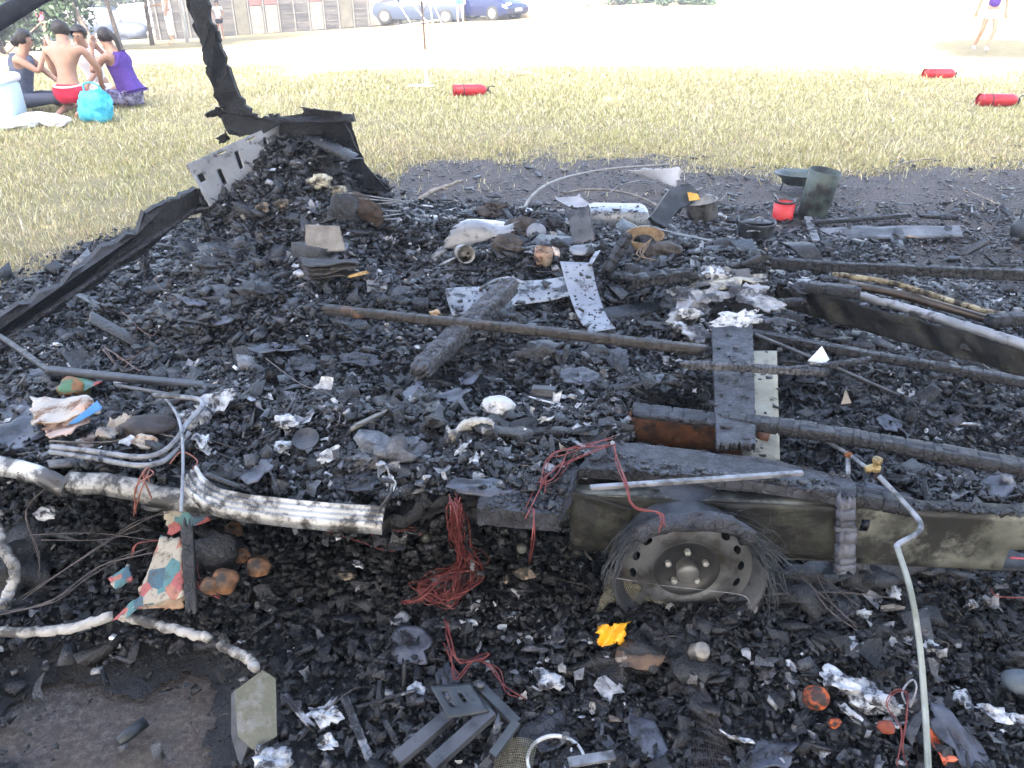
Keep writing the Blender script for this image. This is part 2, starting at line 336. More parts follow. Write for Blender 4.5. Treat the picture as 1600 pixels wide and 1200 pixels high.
def _idw(ctrl, X, Y, p=4.2):
    num = 0; den = 0
    for px, py, z in ctrl:
        q = P(px, py, z); w = 1 / ((X - q.x) ** 2 + (Y - q.y) ** 2 + .006) ** (p / 2); num = num + w * z; den = den + w
    return num / den
_hz = {(575,255):.6,(450,205):.8,(330,320):.5,(620,325):.36}
FLOOR = [P(a, b, _hz.get((a, b), .38))[:2] for a, b in FLOOR_PX]
GX0, GX1, GY0, GY1, GS = -3.9, 3.9, .55, 6.0, .02
_gx = np.arange(GX0, GX1, GS); _gy = np.arange(GY0, GY1, GS)
_X, _Y = np.meshgrid(_gx, _gy, indexing='ij')
_fm = inpoly(_X, _Y, FLOOR).astype(float)
HOL_PX = [(-90,716),(110,746),(320,782),(600,810),(760,806),(885,806),(903,745),(990,738),(990,700),(900,690),(760,690),(600,680),(320,650),(110,620),(-90,600)]
HOLLOW = [P(a, b, .39)[:2] for a, b in HOL_PX]
HARD = _fm.copy(); _hol = inpoly(_X, _Y, HOLLOW); _hd = _hol.copy()
for _ in range(5): _hd = _hd | np.roll(_hd, 1, 0) | np.roll(_hd, -1, 0) | np.roll(_hd, 1, 1) | np.roll(_hd, -1, 1)
for _ in range(3): _fm = (_fm + np.roll(_fm, 1, 0) + np.roll(_fm, -1, 0) + np.roll(_fm, 1, 1) + np.roll(_fm, -1, 1)) / 5
_zg = _idw(CTRL_G, _X, _Y); _zf = _idw(CTRL_F, _X, _Y)
_fm = np.where(_hd, HARD, _fm); BASE = _zg * (1 - _fm) + _zf * _fm; LOW = np.where(_hol, _zg * .8, BASE); TOP = _zf
_rel = (fbm(_X, _Y, .34, 4, 12) - .57) * .10 + (fbm(_X, _Y, .11, 3, 13) - .5) * .045
def _relief(H): return H + _rel * np.clip((H - .015) / .08, 0, 1)
BASE = _relief(BASE); LOW = _relief(LOW); TOP = _relief(TOP)
_outer = np.clip((_Y - 3.6) / .5, 0, 1) * (1 - _fm)
def hsample(x, y, H=None):
    H = BASE if H is None else H
    i = np.clip((np.asarray(x) - GX0) / GS, 0, BASE.shape[0] - 2); j = np.clip((np.asarray(y) - GY0) / GS, 0, BASE.shape[1] - 2)
    i0 = i.astype(int); j0 = j.astype(int); a = i - i0; b = j - j0
    return (H[i0, j0] * (1 - a) + H[i0 + 1, j0] * a) * (1 - b) + (H[i0, j0 + 1] * (1 - a) + H[i0 + 1, j0 + 1] * a) * b
def HP(px, py, dz=0.0, z=None):      # the heap's surface point seen at a picture position
    if z is not None: return P(px, py, z + dz)
    z = .3
    for t in np.arange(.6, 9, .01):
        d = ray(px, py); q = d * t + np.array([0, 0, CH]); h = float(hsample(q[0], q[1])) if (GX0 < q[0] < GX1 and GY0 < q[1] < GY1) else 0.0
        if q[2] <= h + dz: return Vector(q)
    return P(px, py, dz)
# where the fire reached: burnt ground outline
BURN_PX = [(-900,520),(-400,470),(0,440),(80,425),(140,395),(225,352),(300,345),(330,300),(480,290),(570,262),(640,246),(760,236),(900,240),(1000,236),(1100,246),(1210,262),(1330,262),(1480,252),(1600,236),(1900,230),(2600,300)]
BURN = [P(a, b, 0)[:2] for a, b in BURN_PX] + [(9, -3), (-9, -3)]
def burn_frac(x, y, r=.62):
    wx = x + (fbm(x, y, .7, 4, 21) - .5) * .9; wy = y + (fbm(x, y, .6, 4, 31) - .5) * 1.2; f = 0
    for k in range(10): a = k * 2.4; q = r * math.sqrt((k + .5) / 10); f = f + inpoly(wx + q * math.cos(a), wy + 1.2 * q * math.sin(a), BURN)
    return f / 10.0
# ---------------------------------------------------------------- ground
def build_ground():
    xs = np.concatenate([-np.geomspace(8, 260, 60)[::-1], np.arange(-7.95, 8, .06), np.geomspace(8, 260, 60)])
    ys = np.concatenate([-np.geomspace(2.1, 120, 30)[::-1], np.arange(-2, 9, .06), np.geomspace(9, 420, 130)])
    X, Y = np.meshgrid(xs, ys, indexing='ij')
    near = (np.abs(X) < 8) & (Y < 9.5) & (Y > -2)
    Z = terr(X, Y) + np.where(near, (fbm(X, Y, .5, 5, 3) - .5) * .04, (fbm(X, Y, 3., 3, 3) - .5) * .05)
    Z = Z - .02
    b = burn_frac(X, Y); b = np.clip((b + (fbm(X, Y, .12, 4, 71) - .5) * 1.3 - .16) * 1.9, 0, 1)
    n = X.size; nx, ny = X.shape; idx = np.arange(n).reshape(nx, ny)
    Fc = np.stack([idx[:-1, :-1].ravel(), idx[1:, :-1].ravel(), idx[1:, 1:].ravel(), idx[:-1, 1:].ravel()], 1)
    V = np.stack([X.ravel(), Y.ravel(), Z.ravel()], 1)
    # colour channels: R burnt, G brown scorched soil, B pale track
    scorch = np.clip((fbm(X, Y, 1.1, 4, 41) - .38) * 3, 0, 1) * np.clip(1.4 - np.abs(X - 3.0) / 3.2, 0, 1) * np.clip(1.8 - np.abs(Y - 6.3) / 1.2, 0, 1)
    bare = np.clip(1.6 - np.hypot(X + .75, (Y - 1.05) * 1.3) / .5, 0, 1)
    track = np.clip(1 - np.abs(Y - (16.7 - X * .16 + np.where(X < 3, -0.2 * (X - 3), 0)))/ 1.9, 0, 1) * 3
    col = np.stack([b.ravel(), np.maximum(np.maximum(scorch, bare), np.maximum(.55 * np.clip((Y - 4.4) / .8, 0, 1), np.clip(1.5 - 1.6 * b, 0, 1))).ravel(), np.clip(track, 0, 1).ravel()], 1)
    m = bpy.data.materials.new('field_ground'); m.use_nodes = True; t = m.node_tree; N = t.nodes; L = t.links; bs = N['Principled BSDF']
    a = N.new('ShaderNodeAttribute'); a.attribute_name = 'Col'; sp = N.new('ShaderNodeSeparateColor'); L.new(a.outputs['Color'], sp.inputs[0])
    co = N.new('ShaderNodeTexCoord')
    def nz(s, d=6, r=.65):
        q = N.new('ShaderNodeTexNoise'); q.inputs['Scale'].default_value = s; q.inputs['Detail'].default_value = d; q.inputs['Roughness'].default_value = r; L.new(co.outputs['Object'], q.inputs['Vector']); return q
    def ramp(src, *el):
        r = N.new('ShaderNodeValToRGB'); r.color_ramp.elements[0].position = el[0][0]; r.color_ramp.elements[0].color = (*el[0][1], 1); r.color_ramp.elements[1].position = el[-1][0]; r.color_ramp.elements[1].color = (*el[-1][1], 1)
        for p_, c_ in el[1:-1]: e = r.color_ramp.elements.new(p_); e.color = (*c_, 1)
        L.new(src, r.inputs[0]); return r.outputs[0]
    def mix(f, c1, c2):
        x = N.new('ShaderNodeMix'); x.data_type = 'RGBA'; L.new(f, x.inputs[0]); L.new(c1, x.inputs[6]); L.new(c2, x.inputs[7]); return x.outputs[2]
    g1 = ramp(nz(5, 14, .9).outputs[0], (.35, (.13, .12, .05)), (.5, (.28, .235, .12)), (.65, (.40, .31, .19)))
    ch = ramp(nz(60, 8, .75).outputs[0], (.30, (.032, .029, .029)), (.50, (.085, .078, .078)), (.66, (.22, .21, .20)))
    br = ramp(nz(45, 8, .75).outputs[0], (.32, (.06, .047, .038)), (.55, (.15, .115, .092)), (.75, (.32, .26, .21)))
    tr = ramp(nz(6).outputs[0], (.3, (.42, .38, .32)), (.7, (.55, .51, .44)))
    f2 = N.new('ShaderNodeMath'); f2.operation = 'MULTIPLY_ADD'; L.new(nz(9, 8, .7).outputs[0], f2.inputs[0]); f2.inputs[1].default_value = 2.2; f2.inputs[2].default_value = -.62; f2.use_clamp = True
    f3 = N.new('ShaderNodeMath'); f3.operation = 'MULTIPLY'; L.new(f2.outputs[0], f3.inputs[0]); L.new(sp.outputs[1], f3.inputs[1])
    c = mix(sp.outputs[2], g1, tr); burnt = mix(f3.outputs[0], ch, br); c = mix(sp.outputs[0], c, burnt)
    L.new(c, bs.inputs['Base Color']); bs.inputs['Roughness'].default_value = .85; bs.inputs['Specular IOR Level'].default_value = .3
    bp = N.new('ShaderNodeBump'); bp.inputs['Strength'].default_value = .9; bp.inputs['Distance'].default_value = .02; L.new(nz(70, 8, .7).outputs[0], bp.inputs['Height']); L.new(bp.outputs[0], bs.inputs['Normal'])
    me = mesh_data('ground', V, Fc, m, col, True); o = bpy.data.objects.new('ground', me); COL.objects.link(o); tag(o, kind='structure')
build_ground()
# ---------------------------------------------------------------- the bed of cinders under everything
def worley(X, Y, s, seed):
    u = X / s + 500; v = Y / s + 500; i = np.floor(u).astype(int); j = np.floor(v).astype(int); L1 = _lat(seed); L2 = _lat(seed + 1); L3 = _lat(seed + 2)
    best = np.full(X.shape, 9.); hv = np.zeros(X.shape)
    for di in (-1, 0, 1):
        for dj in (-1, 0, 1):
            a, b = (i + di) % 256, (j + dj) % 256; cx = i + di + L1[a, b]; cy = j + dj + L2[a, b]; d = (u - cx) ** 2 + (v - cy) ** 2
            mm = d < best; hv = np.where(mm, L3[a, b] + ((L1[a, b] - .5) * (u - cx) + (L2[a, b] - .5) * (v - cy)) * 1.2, hv); best = np.minimum(best, d)
    return hv, np.sqrt(best)
def build_bed(name, label, H, sel):
    g = .0125; xs = np.arange(GX0 + .05, GX1 - .05, g); ys = np.arange(GY0 + .02, GY1 - .1, g); X, Y = np.meshgrid(xs, ys, indexing='ij')
    Z = hsample(X, Y, H)
    h1, d1 = worley(X + (fbm(X, Y, .1, 3, 9) - .5) * .03, Y, .055, 100); h2, d2 = worley(X, Y + (fbm(X, Y, .1, 3, 8) - .5) * .02, .028, 110)
    heap = np.clip(Z / .08, .15, 1)
    Z = Z + heap * ((h1 - .5) * .030 + (h2 - .5) * .018 - (d2 > .62) * .008) - .012
    V = np.stack([X.ravel(), Y.ravel(), Z.ravel()], 1); nx, ny = X.shape; idx = np.arange(X.size).reshape(nx, ny)
    Fc = np.stack([idx[:-1, :-1].ravel(), idx[1:, :-1].ravel(), idx[1:, 1:].ravel(), idx[:-1, 1:].ravel()], 1)
    keep = (Z.ravel()[Fc].max(1) > -.004) & ((burn_frac(X, Y, .15) > .55) | inpoly(X, Y, FLOOR)).ravel()[Fc].all(1)
    if sel is not None: keep &= sel(X, Y).ravel()[Fc].all(1)
    Fc = Fc[keep]; used = np.unique(Fc); re = np.zeros(len(V), int); re[used] = np.arange(len(used)); V = V[used]; Fc = re[Fc]
    o = bpy.data.objects.new(name, mesh_data(name, V, Fc, M_bed, None, False)); COL.objects.link(o); tag(o, label, 'cinders', kind='stuff'); return o
build_bed('cinder_bed', 'black bed of cinders and ash covering the ground round the caravan', LOW, None)
_tp = build_bed('floor_cinders', 'black cinders lying on the burnt caravan floor above the front gap', TOP, lambda X, Y: inpoly(X, Y, FLOOR) & inpoly(X, Y + .10 * 0, [P(a, b, .39)[:2] for a, b in HOL_PX[:9] + [(900, 680), (760, 672), (600, 664), (320, 636), (110, 606), (-90, 590)]]))
_so = _tp.modifiers.new('thickness', 'SOLIDIFY'); _so.thickness = .03; _so.offset = -1
# ---------------------------------------------------------------- loose burnt pieces
_CV = np.array([(x, y, z) for z in (-1, 1) for y in (-1, 1) for x in (-1, 1)], float)
_CF = np.array([(0, 2, 3, 1), (4, 5, 7, 6), (0, 1, 5, 4), (2, 6, 7, 3), (0, 4, 6, 2), (1, 3, 7, 5)])
def chunks(x, y, z, sx, sy, sz, tilt, col, rg):
    n = len(x); V = _CV[None] * np.stack([sx, sy, sz], 1)[:, None] * .5
    V = V * (1 + rg.uniform(-.38, .38, (n, 8, 3)))
    k = rg.random((n, 8, 1)) < .18; V = np.where(k, V * .35, V)
    a = rg.uniform(0, 2 * np.pi, n); ca, sa = np.cos(a), np.sin(a); t = tilt; b = rg.uniform(0, 2 * np.pi, n)
    X, Y, Z = V[..., 0], V[..., 1], V[..., 2]
    X, Y = X * ca[:, None] - Y * sa[:, None], X * sa[:, None] + Y * ca[:, None]
    cb, sb = np.cos(b)[:, None], np.sin(b)[:, None]; ct, st = np.cos(t)[:, None], np.sin(t)[:, None]
    U = X * cb + Y * sb; W = -X * sb + Y * cb; U, Z = U * ct + Z * st, -U * st + Z * ct; X = U * cb - W * sb; Y = U * sb + W * cb
    V = np.stack([X + x[:, None], Y + y[:, None], Z + z[:, None]], 2).reshape(-1, 3)
    Fc = (_CF[None] + (np.arange(n) * 8)[:, None, None]).reshape(-1, 4)
    return V, Fc, np.repeat(col, 8, 0)
def scatter(n, x0, x1, y0, y1, rg, dens):
    x = rg.uniform(x0, x1, n); y = rg.uniform(y0, y1, n); k = rg.random(n) < dens(x, y); x, y = x[k], y[k]
    # leave out what falls far outside the wedge in view
    k = np.abs(x) < .74 * y * 1.0 + 1.15; return x[k], y[k]
FILM = P(780, 575, .4)
def soilmask(x, y):
    return np.clip(1.5 - np.hypot(x + .78, (y - 1.12) * 1.25) / .50, 0, 1)
def ashzone(x, y):
    r = 0
    for px, py, z, sx, sy in ((440, 680, .41, .42, .16), (330, 650, .4, .16, .16), (830, 650, .42, .42, .12), (1400, 1100, .12, .35, .10), (1120, 480, .44, .22, .22), (500, 1120, .1, .15, .12), (250, 770, .38, .3, .05), (860, 1010, .12, .25, .15), (600, 880, .1, .3, .1), (700, 400, .45, .6, .3)):
        q = P(px, py, z); r = np.maximum(r, np.exp(-((x - q.x) / sx) ** 2 - ((y - q.y) / sy) ** 2))
    return r
def rubble(name, label, n, size, flat, lift, tone, seed, dens=None, x0=-3.7, x1=3.7, y0=.62, y1=5.9, tiltmax=1.0, long=1.0, m=None):
    rg = np.random.default_rng(seed)
    def dd(x, y):
        h = hsample(x, y); base = np.clip(h / .05, .15, 1) * np.clip(burn_frac(x, y, .2) * 1.5 - .4, 0, 1); base = np.where(inpoly(x, y, FLOOR), 1, base) * (1 - .84 * soilmask(x, y)) * (.35 + .65 * np.clip(fbm(x, y, .3, 3, seed) * 3 - .9, 0, 1)) * (1 - .8 * np.clip(1.5 - np.hypot((x - FILM.x) / .55, (y - FILM.y) / .26), 0, 1) * np.clip(fbm(x, y, .2, 3, 44) * 4 - 1.2, 0, 1))
        return base * (dens(x, y) if dens else 1)
    x, y = scatter(n, x0, x1, y0, y1, rg, dd); k = len(x)
    s = size[0] * np.exp(rg.normal(0, size[1], k)) * np.clip(.72 + .13 * y, .8, 1.3)
    t = np.abs(rg.normal(0, tiltmax * .5, k)); z = hsample(x, y) + rg.uniform(-.2, 1, k) * lift + np.sin(t) * s * .3
    v = np.exp(rg.normal(0, tone[1], k))[:, None]; col = np.array(tone[0])[None] * v
    br = rg.random(k) < .05; col[br] *= np.array([1.5, 1.15, .85])
    ap = np.clip(fbm(x, y, .28, 3, 55) * 3 - 1.45 + .7 * ashzone(x, y), 0, 1); g1 = rg.random(k) < ap * .30; col[g1] = np.array((.13, .132, .145)) * np.exp(rg.normal(0, .5, (g1.sum(), 1))); g2 = rg.random(k) < ap * .035; col[g2] = np.array((.5, .5, .52)) * np.exp(rg.normal(0, .3, (g2.sum(), 1)))
    V, Fc, C = chunks(x, y, z, s * long * rg.uniform(.8, 1.6, k), s * rg.uniform(.5, 1.0, k), s * flat * rg.uniform(.5, 1.4, k), t, col, rg)
    o = bpy.data.objects.new(name, mesh_data(name, V, Fc, m or M_rub, C, False)); COL.objects.link(o); tag(o, label, 'debris', kind='stuff'); return k
def nearw(x, y): return np.clip(2.2 / (y + .3), .25, 1)
rubble('charcoal_pieces', 'small broken pieces of charcoal strewn over the whole burnt wreck', 420000, (.0095, .50), .6, .016, ((.0115, .0116, .0132), .75), 1, nearw)
rubble('charcoal_flakes', 'flat black flakes of burnt board lying across the heap', 24000, (.019, .42), .2, .022, ((.015, .016, .020), .7), 2, nearw)
rubble('charcoal_lumps', 'larger blocky lumps of charred wood on the burnt heap', 4600, (.034, .40), .45, .014, ((.010, .0105, .013), .6), 3, None, tiltmax=.9)
rubble('ash_flecks', 'pale grey and white flecks of ash between the cinders', 34000, (.0065, .7), .4, .026, ((.40, .405, .42), .7), 4, lambda x, y: np.clip(fbm(x, y, .20, 4, 77) * 4.5 - 2.2 + 1.1 * ashzone(x, y), .03, 1))
rubble('charred_splinters', 'thin black splinters of burnt wood mixed into the cinders', 9000, (.012, .5), .25, .025, ((.02, .021, .025), .8), 5, None, long=3.0, tiltmax=.9)
rubble('charred_laths', 'long broken charred laths and strips lying on the heap', 900, (.016, .35), .35, .02, ((.013, .0135, .016), .7), 9, None, long=5.5, tiltmax=.5)
def clumps():
    rg = np.random.default_rng(19); g = []; cc = []
    for i in range(520):
        x, y = rg.uniform(-2.9, 3.3), rg.uniform(.9, 4.8)
        if abs(x) > .74 * y + .2 or soilmask(x, y) > .05: continue
        h = float(hsample(x, y))
        if h < .05 or rg.random() > (1 if inpoly(np.array(x), np.array(y), FLOOR) else .5): continue
        s = .035 * math.exp(rg.normal(0, .4)); v, f = lump((x, y, h + s * .05), (s * rg.uniform(.8, 1.5), s * rg.uniform(.7, 1.2), s * rg.uniform(.35, .7)), i, 1.25, 3, 2.6)
        g.append((v, f)); c = .012 * math.exp(rg.normal(0, .4)) * (5 if rg.random() < .10 else 1); cc.append(np.tile([[c, c * 1.02, c * 1.12]], (len(v), 1)))
    V = np.vstack([a for a, b in g]); n = 0; Fs = []
    for a, b in g: Fs.append(np.array(b) + n); n += len(a)
    o = bpy.data.objects.new('matted_clumps', mesh_data('matted_clumps', V, np.vstack(Fs), M_rub, np.vstack(cc), False)); COL.objects.link(o); tag(o, 'matted clumps of burnt stuff rising between the cinders', 'debris', kind='stuff')
clumps()
def crisps(name, label, n, size, seed, tone, dens=None, lift=.03):
    rg = np.random.default_rng(seed); x = rg.uniform(-3.7, 3.7, n); y = rg.uniform(.62, 5.6, n); fl = inpoly(x, y, FLOOR)
    w = np.where(fl, 1, np.clip(hsample(x, y) / .05, .1, 1) * np.clip(burn_frac(x, y, .2) * 1.5 - .4, 0, 1)) * (1 - .95 * soilmask(x, y)) * nearw(x, y) * (dens(x, y) if dens else 1)
    k = (rg.random(n) < w) & (np.abs(x) < .74 * y + 1.15); x, y = x[k], y[k]; n = len(x); s = size * np.exp(rg.normal(0, .55, n)); z = hsample(x, y) + rg.uniform(0, 1, n) * lift
    G = np.array([(i, j) for i in (-1, 0, 1) for j in (-1, 0, 1)], float); U = G[None, :, 0] * s[:, None] * (1 + rg.uniform(-.45, .35, (n, 9))); W = G[None, :, 1] * s[:, None] * rg.uniform(.3, .9, (n, 1)) * (1 + rg.uniform(-.45, .35, (n, 9))); H = (G[None, :, 0] ** 2) * s[:, None] * rg.normal(0, .45, (n, 1)) + rg.normal(0, .18, (n, 9)) * s[:, None]
    a = rg.uniform(0, 6.283, (n, 1)); t = rg.normal(0, .7, (n, 1)); U2 = U * np.cos(t) + H * np.sin(t); H2 = -U * np.sin(t) + H * np.cos(t); X = U2 * np.cos(a) - W * np.sin(a); Y = U2 * np.sin(a) + W * np.cos(a)
    V = np.stack([X + x[:, None], Y + y[:, None], H2 + z[:, None]], 2).reshape(-1, 3); q = np.array([(0, 1, 4, 3), (1, 2, 5, 4), (3, 4, 7, 6), (4, 5, 8, 7)]); Fc = (q[None] + (np.arange(n) * 9)[:, None, None]).reshape(-1, 4)
    col = np.array(tone)[None] * np.exp(rg.normal(0, .8, n))[:, None]; o = bpy.data.objects.new(name, mesh_data(name, V, Fc, M_rub, np.repeat(np.clip(col, 0, .8), 9, 0), False)); COL.objects.link(o); tag(o, label, 'debris', kind='stuff')
crisps('curled_char', 'thin curled black scraps of char lying over the cinders', 60000, .008, 6, (.018, .019, .023))
crisps('curled_ash', 'thin curled grey scraps of ash lying over the cinders', 26000, .009, 7, (.27, .275, .29), lambda x, y: np.clip(fbm(x, y, .20, 4, 77) * 4.5 - 2.1 + 1.2 * ashzone(x, y), .05, 1), .035)
def threads():
    rg = np.random.default_rng(8); g = []
    for i in range(420):
        x, y = rg.uniform(-3, 3), rg.uniform(.9, 4.5)
        if abs(x) > .74 * y + .3: continue
        z = float(hsample(x, y)) + .02; a = rg.uniform(0, 6.283); L_ = rg.uniform(.03, .16); b = rg.normal(0, .8); g.append(tube([(x, y, z - .015), (x + math.cos(a) * L_ * .4, y + math.sin(a) * L_ * .4, z + rg.uniform(0, .035)), (x + math.cos(a + b) * L_, y + math.sin(a + b) * L_, z + rg.uniform(-.01, .02))], rg.uniform(.0006, .0015), 4, 4))
    o = mk('burnt_threads', join(*g), mat('burnt_thread', (.02, .018, .018), (.09, .075, .065), 30, .7)); tag(o, 'fine burnt threads and wire ends sticking out of the cinders', 'debris', kind='stuff')
threads()
def outer_cinders():
    rg = np.random.default_rng(15); n = 60000; x = rg.uniform(-6.5, 7.5, n); y = rg.uniform(3.2, 8.3, n)
    wx = x + (fbm(x, y, .7, 4, 21) - .5) * .9; wy = y + (fbm(x, y, .6, 4, 31) - .5) * 1.3
    k = ~inpoly(x, y, FLOOR) & (rg.random(n) < burn_frac(x, y) ** 2 * np.clip(fbm(x, y, .8, 3, 61) * 2.2 - .3, .1, 1) * np.clip(1.6 - (y - 3.2) / 4.2, .25, 1)) & (np.abs(x) < .74 * y + 1); x, y = x[k], y[k]; k = len(x)
    s = .0115 * np.exp(rg.normal(0, .5, k)); t = np.abs(rg.normal(0, .3, k)); v = np.exp(rg.normal(0, .6, k))[:, None]; col = np.array((.045, .046, .053))[None] * v; w = rg.random(k) < .04; col[w] = (.35, .34, .33); w = rg.random(k) < .12; col[w] *= (1.7, 1.3, 1.0)
    z = np.maximum(np.where((np.abs(x) < 3.8) & (y < 5.9), hsample(x, y), 0), -.01) + .002
    V, Fc, C = chunks(x, y, z, s * rg.uniform(.8, 1.8, k), s * rg.uniform(.5, 1, k), s * .3, t, col, rg)
    o = bpy.data.objects.new('scattered_cinders', mesh_data('scattered_cinders', V, Fc, M_rub, C, False)); COL.objects.link(o); tag(o, 'thin scatter of black cinders on the scorched ground behind the wreck', 'debris', kind='stuff')
outer_cinders()
def under_rubble():
    rg = np.random.default_rng(33); n = 30000; x = rg.uniform(-2.6, 1.0, n); y = rg.uniform(1.2, 2.6, n); k = inpoly(x, y, HOLLOW); x, y = x[k], y[k]; k = len(x)
    s = .014 * np.exp(rg.normal(0, .45, k)); col = np.array((.02, .0215, .025))[None] * np.exp(rg.normal(0, .5, k))[:, None]; z = hsample(x, y, _zg * .8) + rg.uniform(-.002, .012, k)
    V, Fc, C = chunks(x, y, z, s * 1.2, s * .8, s * .5, np.abs(rg.normal(0, .5, k)), col, rg); o = bpy.data.objects.new('shaded_cinders', mesh_data('shaded_cinders', V, Fc, M_rub, C, False)); COL.objects.link(o); tag(o, 'cinders lying in the dark gap under the caravan floor', 'debris', kind='stuff')
under_rubble()
# ---------------------------------------------------------------- grass
def build_grass(name, label, n, x0, x1, y0, y1, hgt, wid, seed, cols, dens):
    rg = np.random.default_rng(seed); x = rg.uniform(x0, x1, n); y = np.sqrt(rg.uniform(y0 ** 2, y1 ** 2, n)) if y0 > 0 else rg.uniform(y0, y1, n)
    k = (np.abs(x) < .74 * y + .6); x, y = x[k], y[k]
    wx = x + (fbm(x, y, .7, 4, 21) - .5) * .9; wy = y + (fbm(x, y, .6, 4, 31) - .5) * 1.3
    k = rg.random(len(x)) < dens(x, y, burn_frac(x, y)); x, y = x[k], y[k]; n = len(x)
    h = hgt * np.exp(rg.normal(0, .35, n)) * (.5 + 1.1 * fbm(x, y, .35, 3, seed + 2)); w = wid * rg.uniform(.6, 1.4, n) * np.clip(y / 6, .7, 2); a = rg.uniform(0, 2 * np.pi, n); l = h * rg.uniform(.15, 1.1, n); la = rg.uniform(0, 2 * np.pi, n)
    z = terr(x, y) - .03; dx, dy = np.cos(a) * w / 2, np.sin(a) * w / 2; lx, ly = np.cos(la) * l, np.sin(la) * l
    V = np.stack([np.stack([x - dx, y - dy, z], 1), np.stack([x + dx, y + dy, z], 1), np.stack([x + lx * .4 + dx * .7, y + ly * .4 + dy * .7, z + h * .65], 1), np.stack([x + lx * .4 - dx * .7, y + ly * .4 - dy * .7, z + h * .65], 1), np.stack([x + lx, y + ly, z + h], 1)], 1).reshape(-1, 3)
    i = np.arange(n)[:, None] * 5; Fc = np.concatenate([np.concatenate([i, i + 1, i + 2], 1), np.concatenate([i, i + 2, i + 3], 1), np.concatenate([i + 3, i + 2, i + 4], 1)], 0)
    f = np.clip((fbm(x, y, 1.6, 4, seed + 5) - .5) * 3 + rg.normal(0, .3, n) + cols[3](x, y), 0, 1)[:, None]; c = np.array(cols[0]) * (1 - f) + np.array(cols[1]) * f; dr = rg.random(n) < .2; c[dr] = cols[2]; c = c * np.exp(rg.normal(0, .2, n))[:, None]
    o = bpy.data.objects.new(name, mesh_data(name, V, Fc, mat('grass_blade', (1, 1, 1), rough=.75, attr=True, spec=.2), np.repeat(c, 5, 0), False)); COL.objects.link(o); tag(o, label, 'grass', kind='stuff')
build_grass('grass', 'short sun dried yellow green grass of the field behind the wreck', 520000, -12, 12, 3.2, 15.2, .038, .0065, 50, ((.48, .46, .24), (.60, .54, .34), (.67, .59, .44), lambda x, y: np.clip((9.5 - y) / 4, 0, .7)),
    lambda x, y, b: np.maximum(np.clip(1 - b * 1.05, 0, 1) ** .8 * (.6 + .6 * np.clip(fbm(x, y, .5, 3, 92) * 2.4 - .6, 0, 1)), (y > 5.2) * (.012 + .10 * (fbm(x, y, .35, 3, 91) > .66))))

build_grass('dry_grass', 'dry tan grass thinning out along the edge of the burnt ground', 330000, -9, 9, 3.2, 9.2, .034, .006, 53, ((.42, .40, .17), (.56, .47, .28), (.58, .46, .34), lambda x, y: .35 + 0 * x),
    lambda x, y, b: np.clip(1 - b * 1.25, 0, 1) ** .6 * np.clip((9.2 - y) / 1.2, 0, 1) * np.clip(b * 3 + .35, 0, 1))
def chips():
    rg = np.random.default_rng(71); X = []; Y = []; Z = []
    for cs, n in (((P(695, 452, .44), P(886, 433, .45), P(906, 462, .42), P(706, 492, .41)), 90), ((P(875, 408, .50), P(924, 411, .50), P(962, 513, .43), P(920, 520, .43)), 60), ((P(1166, 548, .40), P(1214, 548, .40), P(1219, 724, .385), P(1164, 724, .385)), 22), ((P(1112, 505, .46), P(1176, 503, .46), P(1181, 694, .45), P(1120, 694, .45)), 50), ((P(905, 738, .44), P(1310, 752, .44), P(1330, 778, .44), P(950, 705, .44)), 260), ((P(760, 775, .44), P(890, 748, .44), P(880, 800, .44), P(760, 800, .44)), 120), ((P(1340, 790, .405), P(1600, 806, .405), P(1600, 795, .405), P(1340, 780, .405)), 160), ((P(925, 322, .31), P(1005, 322, .31), P(1005, 340, .31), P(925, 340, .31)), 60)):
        u, v = rg.random((2, n)); c = [np.array(q[:]) for q in cs]; q = ((c[0][None] * (1 - u[:, None]) + c[1][None] * u[:, None]) * (1 - v[:, None]) + (c[3][None] * (1 - u[:, None]) + c[2][None] * u[:, None]) * v[:, None]); X.append(q[:, 0]); Y.append(q[:, 1]); Z.append(q[:, 2] + .001)
    x, y, z = map(np.concatenate, (X, Y, Z)); n = len(x); s = .0075 * np.exp(rg.normal(0, .55, n)); col = np.array((.013, .013, .015))[None] * np.exp(rg.normal(0, .7, n))[:, None]
    V, Fc, C = chunks(x, y, z, s * 1.3, s * .8, s * .5, np.abs(rg.normal(0, .3, n)), col, rg); o = bpy.data.objects.new('char_crumbs', mesh_data('char_crumbs', V, Fc, M_rub, C, False)); COL.objects.link(o); tag(o, 'black crumbs of char lying on the metal sheets and boards', 'debris', kind='stuff')
chips()
# ================================================================ THE BURNT CARAVAN (one thing, many parts)
def T(name, label, cat, geo, m, **k): return mk(name, geo, m, None, label=label, cat=cat, **k)
def Q(*a): return [P(x, y, z) for x, y, z in a]
cv = thing('burnt_caravan', P(760, 660, 0), 'burnt out caravan chassis with a bare steel wheel and black corner wall', 'caravan')
def part(name, geo, m, parent=None, label=None, **k): return mk(name, geo, m, parent or cv, label=label, **k)
def down(v, h): return Vector((v[0], v[1], v[2] - h))
